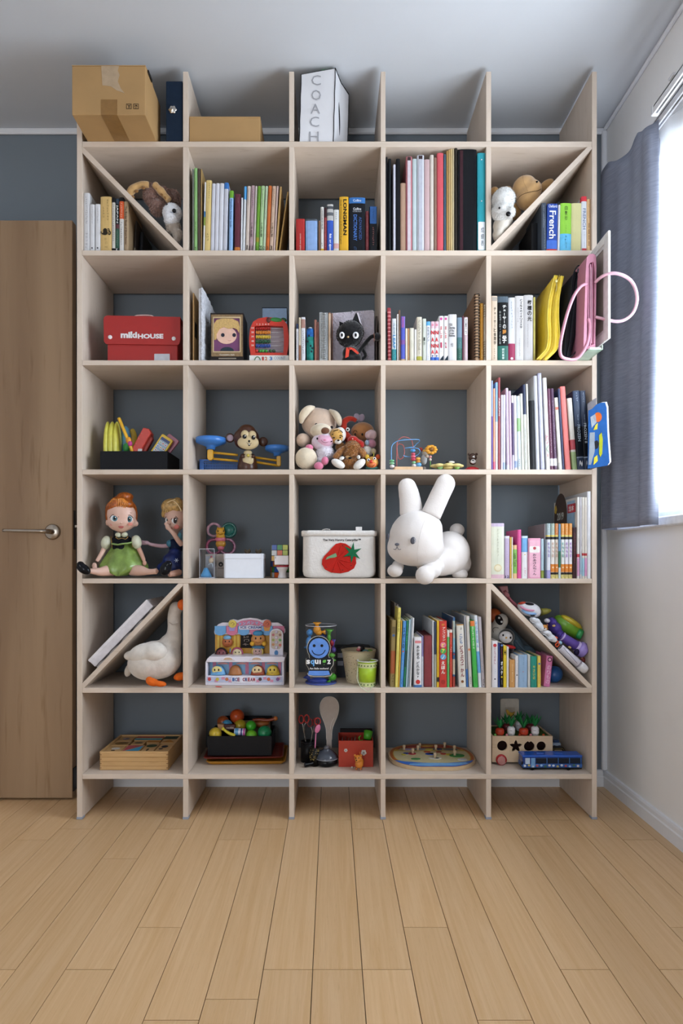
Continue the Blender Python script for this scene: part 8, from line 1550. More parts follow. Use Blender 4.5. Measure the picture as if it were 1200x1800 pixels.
k.add('yellow_side', eb(1004, 1094, 22, 7, d-.010, .024, 33), M('#b8a52c', .3, amt=.15, scale=25)); k.add('cap', xf(lathe([(0, 0), (.0155, 0), (.0165, .004), (.0165, .014), (.014, .017), (0, .017)], 26), Matrix.Translation(PP(1014, 1113, d-.02)) @ Matrix.Rotation(R(115), 4, 'Y') @ Matrix.Rotation(R(20), 4, 'X')), M('#2a8f4c', .3))
d = .02; k = K5('clear_capsule_tube', 'clear plastic tube with white rounded end lying lowest on the board', 'tube', 1007, 1164, d); Tm = Matrix.Translation(PP(984, 1138, d)) @ Matrix.Rotation(R(132), 4, 'Y'); k.add('tube', xf(lathe([(.009, 0), (.0125, .002), (.0135, .085)], 26, cap=False), Tm), M('#c6c2cc', .15)); k.add('end_cap', xf(lathe([(.0142, .083), (.0148, .09), (.0148, .104), (.012, .111), (0, .113)], 26), Tm), M('#dcdbe0', .2)); k.add('ring', xf(lathe([(.0138, .076), (.0146, .078), (.0138, .080)], 26, cap=False), Tm), M('#8f8a98', .3)); k.add('stripe', tube(pathp([(990, 1138, .002), (1003, 1153, .002), (1014, 1166, .002)], 0), .0009, 5), M('#8a869a', .3))
k = K5('small_red_toy', 'little brown red toy behind the lilac microphone ring', 'toy', 1024, 1164, .06); k.add('body', eb(1024, 1160, 5, 5, .06, .01), M('#8a3a34', .5)); k.add('cap', eb(1022, 1156, 3, 2.4, .055, .006), M('#b87a6c', .5))

# bottom row
zz = Z0(6)
OAK = wood('toy_oak', '#c39a66', '#d2ab78', (1.5, 8, 16), .5, fleck=.2); d = .038
k = Kit('block_puzzle_box', 'pale wooden box of picture blocks with finger jointed corners', 'puzzle box', base(235, 6, d)); x0, x1 = PX(175, d), PX(295.5, d); zt = PZ(1321, d); DP = .2; tw = .0075
for i, (za, zb2) in enumerate(((zz, zz+.013), (zz+.0133, zz+.027), (zz+.0273, zz+.042), (zz+.0423, zt-.0055))): k.add('front_slat', box(x0+.0005, x1-.0005, YF+d, YF+d+tw, za, zb2, .0013), OAK)
k.add('top_edge', box(x0, x1, YF+d-.0003, YF+d+tw, zt-.0052, zt, .0005), OAK); k.add('rear_wall', box(x0, x1, YF+d+DP-tw, YF+d+DP, zz, zt, .0004), OAK)
k.add('side_wall', box(x0, x0+tw, YF+d+tw, YF+d+DP-tw, zz, zt, .0004), OAK); k.add('side_wall', box(x1-tw, x1, YF+d+tw, YF+d+DP-tw, zz, zt, .0004), OAK)
for xx in (x0+.0002, x1-.0062):
    for i in range(4): k.add('finger_joint', box(xx, xx+.006, YF+d-.0006, YF+d+.001, zz+.006+.0142*i, zz+.0085+.0142*i), M('#8a6236', .6))
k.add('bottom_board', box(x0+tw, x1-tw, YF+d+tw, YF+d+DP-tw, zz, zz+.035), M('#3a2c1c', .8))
iw, idp = (x1-x0-2*tw), DP-2*tw
def tile(u0, u1, v0, v1, prints):
    X_ = lambda u: x0+tw+iw*u; Y_ = lambda v: YF+d+tw+idp*v; q = k.add('block', box(X_(u0)+.001, X_(u1)-.001, Y_(v0)+.001, Y_(v1)-.001, zz+.036, zt-.004, .0008), OAK)
    for pr in prints:
        if pr[0] == 'p': b = bmesh.new(); b.faces.new([b.verts.new((X_(u0+(u1-u0)*p[0]), Y_(v0+(v1-v0)*p[1]), zt-.0037)) for p in pr[2]]); k.add('print', b, M(pr[1], .5), q)
        else: k.add('print', ell((X_(u0+(u1-u0)*pr[2]), Y_(v0+(v1-v0)*pr[3]), zt-.0039), (pr[4], pr[5], .0006)), M(pr[1], .5), q)
tile(0, .26, 0, .38, [('e', '#d9d3cc', .55, .55, .014, .012), ('e', '#1f1a18', .5, .25, .007, .006)]); tile(.27, .56, 0, .42, [('p', '#b8505a', [(.06, .1), (.08, .94), (.92, .94)]), ('p', '#3f9fc9', [(.1, .06), (.94, .06), (.94, .9)])]); tile(.57, .78, 0, .55, [('e', '#2f4a26', .5, .68, .018, .017), ('e', '#4a3a26', .45, .25, .004, .014)]); tile(.79, 1, 0, .55, [('e', '#2f3440', .5, .6, .011, .014), ('e', '#4a3c3a', .35, .35, .007, .008)])
tile(0, .28, .40, .66, [('e', '#7a5a26', .5, .5, .023, .014), ('e', '#b8862c', .5, .5, .014, .008)]); tile(.30, .52, .44, .68, [('e', '#5a4a2c', .5, .5, .014, .008)]); tile(.53, .75, .57, .72, [('p', '#c8862c', [(.02, .1), (.98, .1), (.98, .9), (.02, .9)])]); tile(.76, 1, .57, .78, [('p', '#c8862c', [(.02, .05), (.98, .05), (.5, .95)])])
tile(0, .26, .68, 1, [('e', '#6a6a7a', .5, .45, .012, .010), ('e', '#b8b4b8', .4, .5, .006, .006)]); tile(.28, .74, .73, .86, [('p', '#3f9fb8', [(0, .1), (1, .1), (1, .9), (0, .9)])]); tile(.28, .74, .87, 1, [('p', '#a8483f', [(0, .1), (1, .1), (1, .9), (0, .9)])]); tile(.76, 1, .79, 1, [('p', '#1f3a2a', [(0, .02), (1, .02), (1, .98), (0, .98)])])

# trays, black box and balls
def tray(name, label, x0, x1, d, dep, z0, h_, col, yaw):
    k = Kit(name, label, 'tray', Vector((PX((x0+x1)/2, d), YF+d, z0))); w_ = PX(x1, d)-PX(x0, d); b = bmesh.new(); rows = []
    for zq, s_ in ((0, .012), (h_*.3, .006), (h_, 0), (h_, .0025), (h_*.45, .008), (.0022, .015)):
        rows.append([b.verts.new((x, y, zq)) for x, y in rrect(-w_/2+s_, w_/2-s_, s_, dep-s_, .012, 5)])
    n = len(rows[0])
    for A_, B_ in zip(rows, rows[1:]):
        for i in range(n): b.faces.new((A_[i], A_[(i+1) % n], B_[(i+1) % n], B_[i]))
    b.faces.new(rows[0][::-1]); b.faces.new(rows[-1]); bmesh.ops.recalc_face_normals(b, faces=b.faces[:])
    o = obj('tray', b, M(col, .35), k.root, rot=(0, 0, R(yaw))); o2 = obj('rim', tube([(x, y, h_) for x, y in rrect(-w_/2, w_/2, 0, dep, .012, 5)], .0012, 6, closed=True, n=0), M(col, .3), k.root, rot=(0, 0, R(yaw)))
tray('mustard_tray', 'mustard yellow plastic tray at the bottom of the stack', 362, 501, .085, .185, zz, .012, '#b87f22', 1); tray('red_tray', 'dark red plastic tray between mustard tray and black box', 358, 497, .10, .165, zz+.0135, .008, '#7e2c22', 3)
d = .115; zb2 = zz+.0235; k = Kit('black_toy_box', 'open black box heaped with plastic balls and play food', 'box', Vector((PX(420, d), YF+d, zb2))); w_ = PX(477, d)-PX(365, d); q = k.add('case', xf(openbox(w_, .14, PZ(1294, d)-zb2, .002), Matrix.Translation((PX(421, d), YF+d, zb2))), M('#0b0b10', .5)); k.add('lid_leaning', box(PX(396, .27), PX(478, .27), YF+.262, YF+.265, zb2, PZ(1258, .265), .0005), M('#0b0b10', .5)); k.add('card_liner', box(PX(425, .25), PX(475, .25), YF+.248, YF+.25, zb2+.01, PZ(1266, .25)), M('#b8a898', .6))
k.add('filling', box(PX(421, d)-w_/2+.003, PX(421, d)+w_/2-.003, YF+d+.003, YF+d+.137, zb2+.0025, zb2+.012), M('#6a3c24', .6))
def ball(nm, lab, x, y, r, dd, col, cat='ball', rz=None):
    k = Kit(nm, lab, cat, PP(x, y, dd)-Vector((0, 0, SZ(r, dd)))); R_ = SZ(r, dd); k.add('ball', ell(PP(x, y, dd), (R_, R_, rz or R_)), M(col, .3)); k.add('seam', tube([PP(x, y, dd)+Vector((R_*1.002*cos(t), 0, (rz or R_)*1.002*sin(t))) for t in [i*pi/10 for i in range(20)]], .0005, 5, closed=True, n=0), M(col, .5))
    k.add('air_plug', ell(PP(x, y, dd)+Vector((R_*.25, -R_*.95, R_*.2)), (R_*.14, R_*.1, R_*.14)), M(col, .35)); return k
ball('orange_ball', 'dark orange plastic ball highest in the black box', 416.5, 1259, 12.3, .2, '#b84a1c'); ball('brown_ball', 'brown orange ball behind the blue one', 392, 1269, 10.5, .2, '#9a4c22'); ball('blue_ball', 'light blue ball with pale band in the black box', 399, 1275, 9.5, .18, '#4a9ac8'); ball('yellow_ball', 'olive yellow ball in the middle of the black box', 422, 1276, 11, .18, '#b09a28')
ball('lemon_ball', 'lemon yellow ball at the near corner of the black box', 378.5, 1290, 11, .14, '#dcc040'); ball('green_ball', 'bright green ball beside the olive yellow ball', 441, 1276, 9, .165, '#3cae2c'); ball('lime_ball', 'lime green ball low behind the box edge', 442, 1293, 9.5, .14, '#6fc02c'); ball('emerald_ball', 'emerald green ball at the window side of the black box', 465, 1288, 12, .15, '#1f8a5a')
k = Kit('small_can', 'small blue, white and purple printed can among the balls', 'can', PP(421, 1290, .135)); Tm = Matrix.Translation(PP(412, 1286, .135)) @ Matrix.Rotation(R(92), 4, 'Y'); k.add('body', xf(lathe([(0, 0), (.0115, 0), (.012, .001), (.012, .036), (.0115, .037), (0, .037)], 24), Tm), M('#d3d9ea', .25)); k.add('blue_print', xf(lathe([(.0122, .002), (.0122, .014)], 24, cap=False), Tm), M('#5f9fd0', .3)); k.add('navy_print', xf(lathe([(.0122, .022), (.0122, .027)], 24, cap=False), Tm), M('#2a3488', .3)); k.add('pink_end', xf(lathe([(.0122, .030), (.0122, .0365)], 24, cap=False), Tm), M('#b84a9a', .3))
k = Kit('yellow_stick', 'yellow plastic stick lying against the small can', 'toy', PP(402, 1290, .125)); k.add('stick', tube(pathp([(392, 1281), (398, 1286), (405, 1290), (413, 1293)], .125), lambda u: .0042+.002*u, 10), M('#d3c832', .35)); k.add('knob', eb(392, 1281, 2.8, 2.8, .123, .005), M('#e0d640', .35))
k = Kit('play_card_box', 'small tan and dark red toy carton behind the yellow stick', 'box', PP(400, 1284, .165)); k.add('carton', prism(poly([(382, 1273), (393, 1274), (393, 1285), (383, 1283)], .15), YF+.15, YF+.17, .001), M('#b88a5c', .5)); k.add('dark_side', prism(poly([(393.3, 1274), (413, 1275), (412, 1283), (393.3, 1284)], .15), YF+.152, YF+.17, .001), M('#4a1c1c', .4)); k.txt('lettering', 'cookie', 404, 1279, 13, 4, .1512, M('#d9c9c0', .5))
k = Kit('toy_hot_dog', 'brown plastic bun with sausage at the back of the black box', 'toy food', PP(458, 1274, .215)); k.blob('bun', [E(456, 1272, 17, 6.5, .215, .016), E(460, 1268, 14, 6, .22, .014)], M('#a8622c', .4), vox=.003); k.add('sausage', tube(pathp([(444, 1266), (456, 1265), (470, 1266), (484, 1263)], .2), .0055, 9), M('#8a3a1c', .35)); k.add('tip', eb(484, 1263, 4, 4, .2, .006), M('#b86a2c', .4))

# scissors cup, pan, tin and bear
d = .10; cx, cy = PX(540, d), YF+d+.03
k = Kit('black_pen_cup', 'black cup holding red handled scissors', 'cup', Vector((cx, cy, zz))); k.add('body', lathe([(0, 0), (.0235, 0), (.0235, .067), (.0215, .067), (.0215, .004), (0, .004)], 30, (cx, cy, zz)), M('#0e0d10', .4)); k.add('rim', lathe([(.0214, .066), (.0244, .066), (.0244, .0685), (.0214, .0685)], 30, (cx, cy, zz), cap=False), M('#1d1b1f', .3))
def scissors(lab, x, y, ang, dd, c1):
    k = Kit('scissors', lab, 'scissors', Vector((cx, cy, zz+.005)))
    for s_ in (-1, 1):
        a = R(ang+s_*14); L2 = SZ(20, dd); c_ = PP(x, y, dd)+Vector((s_*SZ(4.6, dd), .004*s_, 0)); k.add('handle', tube([c_+Vector((SZ(4.2, dd)*cos(t), 0, SZ(7, dd)*sin(t))) for t in [i*pi/8 for i in range(16)]], .0021, 8, closed=True, n=0), M(c1, .4)); k.add('blade', tube([c_+Vector((-s_*.003, 0, -SZ(7, dd))), c_+Vector((-s_*.008, 0, -.035)), Vector((cx-s_*.003, cy+.003*s_, zz+.012))], .0022, 6), M('#8a8c90', .25, metal=.9))
scissors('red handled scissors leaning to the outside in the black cup', 534, 1264, -12, .11, '#a8201c'); scissors('dark red handled scissors standing upright in the black cup', 549, 1270, 4, .13, '#7a1a1c')
k = Kit('red_spoon', 'red and pink plastic spoon in the flowered cup', 'spoon', Vector((PX(552, .085), YF+.085, zz+.005))); k.add('bowl', eb(558, 1281, 4.6, 8, .085, .003, 22), M('#d97aa4', .35)); k.add('stem', tube([PP(555, 1289, .085), Vector((PX(552, .085), YF+.085, zz+.008))], .002, 7, n=0), M('#d97aa4', .35)); k.add('red_loop', tube([PP(558+5*cos(t), 1268+6*sin(t), .1) for t in [i*pi/8 for i in range(16)]], .002, 8, closed=True, n=0), M('#b82a26', .4))
cx2, cy2 = PX(552, .075), YF+.085; k = Kit('flowered_cup', 'black cup with small yellow flower pattern', 'cup', Vector((cx2, cy2, zz))); k.add('body', lathe([(0, 0), (.0145, 0), (.0155, .06), (.0138, .06), (.013, .003), (0, .003)], 28, (cx2, cy2, zz)), M('#15130f', .4)); b = bmesh.new(); r = random.Random(4)
for i in range(46): a = r.uniform(pi*1.05, pi*1.95); f = r.uniform(.3, .95); ell((cx2+.0152*cos(a), cy2+.0152*sin(a), zz+.06*f), (.0011, .0011, .0011), u=6, v=4, bm=b)
k.add('flowers', b, M('#b8a05a', .5), kind='stuff'); k.add('rim', lathe([(.0136, .0595), (.0162, .0595), (.0162, .0612), (.0136, .0612)], 28, (cx2, cy2, zz), cap=False), M('#241f16', .4))
d = .055; cx, rT = PX(573.5, d+.03), SZ(20.5, d+.03); cy = YF+d+rT
k = Kit('toy_pan', 'black toy pan with clear lid and dark handle', 'toy pan', Vector((cx, cy, zz))); k.add('pan', lathe([(0, 0), (rT*.72, 0), (rT*.92, .006), (rT*.98, .022), (rT*.94, .022), (rT*.86, .008), (0, .004)], 36, (cx, cy, zz)), M('#101014', .25)); k.add('handle', tube([(cx-rT*.8, cy-.01, zz+.013), (cx-rT*1.3, cy-.022, zz+.010), (cx-rT*1.85, cy-.030, zz+.0085)], lambda u: .0045+.0035*u, 10), M('#0e0e12', .2))
k.add('lid', lathe([(rT*1.0, .0225), (rT*1.0, .025), (rT*.9, .033), (rT*.6, .045), (rT*.3, .051), (rT*.3, .053), (0, .054)], 36, (cx, cy, zz)), M('#4a505c', .12, amt=.02)); k.add('lid_rim', lathe([(rT*.99, .0225), (rT*1.04, .0235), (rT*.99, .0255)], 36, (cx, cy, zz), cap=False), M('#8a8a90', .25)); k.add('knob', lathe([(0, .052), (rT*.22, .053), (rT*.24, .058), (rT*.12, .062), (0, .062)], 24, (cx, cy, zz)), M('#6a6a70', .2))
dd = .10; k = Kit('rice_paddle', 'large translucent grey rice paddle standing upright behind the pan', 'rice paddle', base(578, 6, .115)); pts = [(583, 1345), (583, 1300), (583.5, 1283), (588, 1270), (593.5, 1256), (595.3, 1243), (593, 1233), (587, 1226.5), (578.5, 1224.5), (570, 1226.5), (564.5, 1233), (562, 1243), (564, 1256), (569.5, 1270), (573, 1283), (573.5, 1300), (573.5, 1345)]
q = k.add('blade', prism(poly(pts, .12), YF+.120, YF+.124, .0014), M('#a39a94', .3, amt=.03)); ground(q, 6); k.add('edge', tube([PP(x, y, .119) for x, y in pts[1:-1]], .0012, 6, n=3), M('#c3beb8', .25)); k.add('highlight_rib', tube(pathp([(580, 1283), (582, 1271), (587, 1262)], .1185), .0007, 5), M('#d9d6d2', .3)); ground(k.add('foot', box(PX(570, .12), PX(587, .12), YF+.116, YF+.128, zz, zz+.004, .001), M('#7a736e', .3)), 6)
d = .07; k = Kit('red_tin_box', 'red square tin with white flowers and open dark inside', 'tin', base(626, 6, d)); x0, x1 = PX(595, d), PX(655.5, d); zt = PZ(1302, d); RT = M('#a8321f', .4, amt=.02)
k.add('body', xf(openbox(x1-x0, .10, zt-zz-.010, .0015), Matrix.Translation(((x0+x1)/2, YF+d, zz))), RT); bb = xf(openbox(x1-x0+.001, .101, .014, .0016), Matrix.Translation(((x0+x1)/2, YF+d-.0005, zt-.013))); k.add('collar', frame(rrect(x0-.0006, x1+.0006, 0, .101, .003, 3), rrect(x0+.0016, x1-.0016, .002, .099, .002, 3), 0, .011), RT)
bb.free(); q = [c for c in k.root.children if c.name.startswith('collar')][-1]; q.data.transform(Matrix(((1, 0, 0, 0), (0, 0, 1, YF+d-.0005), (0, 1, 0, zt-.011), (0, 0, 0, 1)))); q.data.flip_normals()
k.add('lid', box(x0+.006, x1+.004, YF+d+.103, YF+d+.108, zz, PZ(1281, .17), .001), M('#1c1416', .5)); k.add('dark_insert', box(x0+.002, x1-.002, YF+d+.002, YF+d+.098, zz+.002, zz+.012), M('#120f12', .6))
for i in range(5): k.add('small_tool', tube([(x0+.012+.010*i, YF+d+.02, zt-.016), (x0+.014+.011*i, YF+d+.085, zt-.013+.003*sin(i*2))], .0022, 6, n=0), M(['#7a7478', '#3a3438', '#8a6a50', '#5a5458', '#9a8f88'][i], .4))
for x, y, r in ((607.5, 1319, 3.2), (639, 1323, 5)):
    b = bmesh.new()
    for i in range(5): a = i*2*pi/5+.3; ell(PP(x+r*.55*cos(a), y+r*.55*sin(a), d-.0006), (SZ(r*.5, d), .0007, SZ(r*.5, d)), u=10, v=6, bm=b)
    k.add('flower', b, M('#c9c2be', .4)); k.add('flower_heart', disc(x, y, r*.35, d-.0013, .0004), M('#8a8480', .5))
k = Kit('green_cup', 'bright green plastic cup tipped inside the red tin', 'toy cup', PP(645, 1300, .11)); k.add('cup', xf(lathe([(0, 0), (.012, 0), (.0155, .028), (.0138, .028), (.0105, .003), (0, .003)], 28), Matrix.Translation(PP(645, 1300, .10)) @ Matrix.Rotation(R(12), 4, 'Y') @ Matrix.Rotation(R(-28), 4, 'X')), M('#4aa02a', .4)); k.add('handle', tube(pathp([(634, 1293), (630.5, 1297), (633, 1302), (637, 1301)], .10), .0018, 7), M('#4aa02a', .4))
d = .035; k = Kit('orange_bear_figure', 'tiny orange bear figure standing before the red tin', 'figurine', base(630, 6, d)); OB = M('#c97a26', .4)
q = k.blob('body', [E(631, 1343, 7.4, 7.5, d, .012), E(629.5, 1333.5, 7, 6.5, d-.002, .012), E(633, 1338, 6, 6, d+.004, .012)], OB, vox=.0018, it=3); ground(q, 6)
for x in (623.5, 634.5): k.add('ear', eb(x, 1328, 2, 2.2, d, .003), OB)
for x in (625, 630.5): k.add('eye', eb(x, 1332.5, .9, 1.2, d-.0125, .001), M('#141014', .2))
k.add('muzzle', eb(627, 1337, 3, 2.6, d-.011, .004), M('#d9913c', .4)); k.add('nose', eb(626.5, 1336.5, 1.4, 1.1, d-.015, .001), M('#141014', .2)); 
for x in (626, 634): ground(k.add('leg', eb(x, 1351, 2.4, 2.6, d-.004, .005), M('#a8602a', .4)), 6)
k.add('tail_tuft', tube(pathp([(632.5, 1327), (632, 1323), (633, 1321.5)], d), .0008, 5), OB)
k = Kit('white_bead', 'tiny white bead lying beside the orange bear figure', 'bead', base(619, 6, .05)); k.add('bead', ell((PX(618.5, .055), YF+.055, zz+.0032), (.0036, .0036, .0032)), M('#d6d2cc', .4)); k.add('bead_hole', ell((PX(618.5, .055), YF+.0518, zz+.0034), (.001, .0008, .001)), M('#4a4644', .5))

# oval peg puzzle
d = .022; cx, cy = PX(758.5, .15), YF+.158; A_, B_ = .146, .133
k = Kit('oval_peg_puzzle', 'oval wooden peg puzzle with beach picture and blue water edge', 'puzzle', Vector((cx, cy, zz)))
def flat(poly2, z0, z1, bev=0): b = prism(poly2, z0, z1, bev); b = xf(b, Matrix(((1, 0, 0, cx), (0, 0, 1, cy), (0, 1, 0, zz), (0, 0, 0, 1)))); bmesh.ops.recalc_face_normals(b, faces=b.faces[:]); return b
def clipo(f): return [(x*f, max(y*f, -.127*f)) for x, y in [(A_*(abs(cos(t))**.85)*(1 if cos(t) > 0 else -1), B_*(abs(sin(t))**.85)*(1 if sin(t) > 0 else -1)) for t in [i*2*pi/64 for i in range(64)]]]
k.add('board', flat(clipo(1), 0, .012, .001), M('#c9ad8a', .5)); k.add('orange_border', flat(clipo(.965), .012, .0124), M('#b8642a', .5)); k.add('yellow_line', flat(clipo(.90), .0124, .0127), M('#cfa83c', .5))
top = clipo(.88); k.add('sand', flat([p for p in top if p[1] < .045], .0127, .0130), M('#d3c79a', .6)); k.add('roof_band', flat([p for p in top if p[1] > .06], .0127, .0130), M('#a83c24', .5)); k.add('house_band', flat([(max(-.118, min(.118, x)), y) for x, y in ((-.112, .046), (.112, .046), (.098, .076), (-.098, .076))], .0131, .0133), M('#b8a86c', .5))
k.add('water', flat([p for p in clipo(.966) if p[1] < -.052]+[(.10, -.075), (.04, -.088), (-.04, -.086), (-.10, -.072)], .0131, .0134), M('#2f6fd0', .35)); k.add('light_water', flat([(-.085, -.096), (-.02, -.088), (.06, -.092), (.10, -.082), (.108, -.094), (.06, -.114), (-.03, -.118), (-.09, -.108)], .0134, .0136), M('#7fb8ea', .35))
prints = [(-.075, .058, .018, .010, '#b09ab8'), (-.03, .060, .020, .009, '#8a8a90'), (.0, .058, .014, .010, '#c9b04a'), (.032, .060, .016, .010, '#3a3a6a'), (.075, .056, .026, .011, '#6a6860'), (-.052, .088, .028, .010, '#a83a22'), (.05, .092, .030, .010, '#a8402a'), (0, .10, .024, .007, '#cfa23c'), (-.065, .010, .014, .012, '#a82a3a'), (-.085, .012, .010, .008, '#3a4aa0'), (-.095, .0, .008, .006, '#c9b830'), (.0, .006, .020, .011, '#2f4aa0'), (.0, .006, .011, .006, '#d3c23c'), (.042, .008, .010, .009, '#b0402c'), (.085, -.012, .026, .018, '#3a8a3c'), (.06, .0, .010, .008, '#c9b830'), (.006, -.040, .022, .012, '#e0dcd2'), (.012, -.042, .009, .006, '#3a3438'), (-.06, -.048, .016, .008, '#3a8a4a'), (.095, -.055, .016, .010, '#d6d6dc'), (-.01, .030, .012, .006, '#b8502c'), (.03, .028, .010, .006, '#8a3a34')]
for x, y, rx, ry, c in prints: k.add('puzzle_piece', flat([(x+rx*cos(t), y+ry*sin(t)) for t in [i*pi/7 for i in range(14)]], .0133, .0150), M(c, .5))
for x, y in ((-.088, .050), (-.040, .045), (-.062, .012), (-.030, .072), (.024, .052), (.060, .080), (.088, .045), (.078, -.012), (.006, -.040)): k.add('peg', lathe([(0, 0), (.0045, 0), (.0035, .006), (.0055, .012), (.005, .017), (0, .0185)], 16, (cx+x, cy+y, zz+.0145)), M('#cdb494', .5))

# vegetable cart, bus and small boxes
d = .095; OK2 = wood('cart_oak', '#ccb294', '#d8c0a2', (1.5, 8, 14), .5, fleck=.15); zc0 = zz+.008; zt = PZ(1294, d); x0, x1 = PX(863.6, d)+.002, PX(971, d)
k = Kit('vegetable_cart_toy', 'wooden shape sorter cart with wheels and rows of toy vegetables', 'toy cart', base(917, 6, d))
front = [(x0, zc0), (x1, zc0), (x1, zt), (x0, zt)]; holes = []
def hole(kind, x, y, r):
    c_ = (PX(x, d), PZ(y, d)); r = SZ(r, d); n = 20
    if kind == 'c': return [(c_[0]+r*cos(2*pi*i/n), c_[1]+r*sin(2*pi*i/n)) for i in range(n)]
    if kind == 's': return [(c_[0]+(r*1.12 if i % 4 == 0 else r*.78 if i % 2 else r*.52)*sin(2*pi*i/n), c_[1]+(r*1.12 if i % 4 == 0 else r*.78 if i % 2 else r*.52)*cos(2*pi*i/n)) for i in range(n)]
    return [(c_[0]+r*cos(2*pi*i/n), c_[1]+r*(1.0 if abs(i-5) > 1 else 1.12 if i != 5 else .86)*sin(2*pi*i/n)*.9) for i in range(n)]
hs = [('c', 882.5, 1311, 9), ('s', 906.5, 1312, 10.5), ('o', 930, 1312, 9.5), ('c', 951, 1311.5, 8.2)]; xs = [x0]+[PX(v, d) for v in (894.5, 918.5, 941)]+[x1]
for i, (kd, x, y, r) in enumerate(hs):
    hl = hole(kd, x, y, r); xa, xb = xs[i], xs[i+1]; c_ = (PX(x, d), PZ(y, d)); out = []
    for (hx_, hz_) in hl:
        dx_, dz_ = hx_-c_[0], hz_-c_[1]; s_ = min(((xb-c_[0]) if dx_ > 0 else (c_[0]-xa))/max(abs(dx_), 1e-6), ((zt-c_[1]) if dz_ > 0 else (c_[1]-zc0))/max(abs(dz_), 1e-6)); out.append((c_[0]+dx_*s_, c_[1]+dz_*s_))
    # corners pulled in
    for cx_, cz_ in ((xa, zc0), (xb, zc0), (xb, zt), (xa, zt)):
        j = min(range(len(out)), key=lambda q: (out[q][0]-cx_)**2+(out[q][1]-cz_)**2); out[j] = (cx_, cz_)
    k.add('front_panel', frame(out, hl, YF+d, YF+d+.006), OK2)
k.add('floor_board', box(x0, x1, YF+d+.006, YF+d+.135, zc0, zc0+.005), OK2); k.add('side_panel', box(x1-.006, x1, YF+d+.006, YF+d+.135, zc0+.005, zt), OK2); k.add('side_panel', box(x0, x0+.006, YF+d+.006, YF+d+.135, zc0+.005, zt), OK2); k.add('rear_panel', box(x0, x1, YF+d+.135, YF+d+.141, zc0, zt), OK2)
k.add('dark_insert', box(x0+.0062, x1-.0062, YF+d+.04, YF+d+.042, zc0+.0052, zt-.0085), M('#2a1412', .8)); k.add('green_top', box(x0+.006, x1-.006, YF+d+.006, YF+d+.135, zt-.008, zt-.003), M('#3a5a26', .7, 'cloth'))  # dark sheet added behind the holes: shade of the inside put in as colour
for i, c in enumerate(('#8a2420', '#4a7a2c', '#b8862c', '#a83440', '#7a2a4a')): k.add('shape_block', box(x0+.012+.036*i, x0+.034+.036*i, YF+d+.012, YF+d+.035, zc0+.0055, zc0+.026, .003), M(c, .5))
wz = zz+.0175
for yy in (d-.009, d+.15):
    q = k.add('wheel', xf(lathe([(0, 0), (.0172, 0), (.0175, .001), (.0175, .008), (0, .009)], 32), Matrix.Translation((PX(880, d), YF+yy+.008, wz)) @ Matrix.Rotation(pi/2, 4, 'X')), M('#b3262a', .35)); 
k.add('swirl', tube([(PX(880, d)+.0005*t*cos(t)*1.15+.0*t, YF+d-.0108, wz+.0005*t*sin(t)*1.15) for t in [.6*i for i in range(1, 42)] if .0005*t*1.15 < .0165], .0008, 5, n=0), M('#e0c3bc', .4)); k.add('wheel', xf(lathe([(0, 0), (.0172, 0), (.0175, .001), (.0175, .008), (0, .009)], 32), Matrix.Translation((PX(955, d), YF+d-.001, wz)) @ Matrix.Rotation(pi/2, 4, 'X')), M('#3fa0a8', .35)); k.add('axle', tube([(PX(880, d), YF+d, wz), (PX(880, d), YF+d+.15, wz)], .003, 8, n=0), M('#9a7a54', .5))
LG = M('#1f6a38', .7, 'cloth'); LG2 = M('#2a8046', .7, 'cloth')
def veg(nm, lab, x, yb_, w_, h_, dd, col, leafy=1.0, ridges=False, row=6):
    zb_ = zt-.0028; k = Kit(nm, lab, 'toy vegetable', Vector((PX(x, dd), YF+dd, zb_))); w = SZ(w_, dd)/2; h = SZ(h_, dd)
    k.add('root', lathe([(0, 0), (w*.8, .001), (w, h*.3), (w, h*.75), (w*.8, h*.95), (w*.3, h), (0, h)], 22, (PX(x, dd), YF+dd, zb_)), M(col, .4))
    for q in (.25, .62): k.add('carved_line', tube([(PX(x, dd)+w*1.0*cos(t), YF+dd+w*1.0*sin(t), zb_+h*q) for t in (-2.3, -1.9, -1.57)], .0006, 5), M('#5a3a30', .6))
    r = random.Random(int(x*7))
    for i in range(8):
        a = i*2*pi/8+r.random()*.4; L = SZ(24, dd)*leafy*r.uniform(.8, 1.05); o_ = Vector((PX(x, dd), YF+dd, zb_+h*.93)); dr = Vector((cos(a)*.55, sin(a)*.35, 1)).normalized(); sd_ = Vector((-sin(a), cos(a), 0))*.0052*leafy
        b = bmesh.new(); p0, p1, p2 = o_+dr*.002, o_+dr*L*.5+Vector((cos(a)*.002, 0, 0)), o_+dr*L+Vector((cos(a)*.004, 0, -.002)); nn_ = Vector((cos(a), sin(a), 0))*.0008
        v = [b.verts.new(p0-sd_*.4), b.verts.new(p0+sd_*.4), b.verts.new(p1+sd_), b.verts.new(p1-sd_), b.verts.new(p2), b.verts.new(p1+nn_*2)]; b.faces.new((v[0], v[1], v[2], v[5], v[3])); b.faces.new((v[3], v[5], v[4])); b.faces.new((v[5], v[2], v[4]))
        k.add('leaf', b, LG if i % 2 else LG2)
veg('toy_carrot', 'red orange toy carrot nearest the divider in the cart', 878, 1290, 15, 13, .115, '#b8391c'); veg('toy_radish', 'white toy radish second from the divider in the cart', 898, 1290, 13.5, 16, .115, '#dcdce0'); veg('toy_carrot', 'red orange toy carrot between the two white radishes', 920, 1290, 16, 13, .115, '#b8391c'); veg('toy_radish', 'white toy radish at the window end of the cart', 940, 1290, 13.5, 16, .115, '#dcdce0')
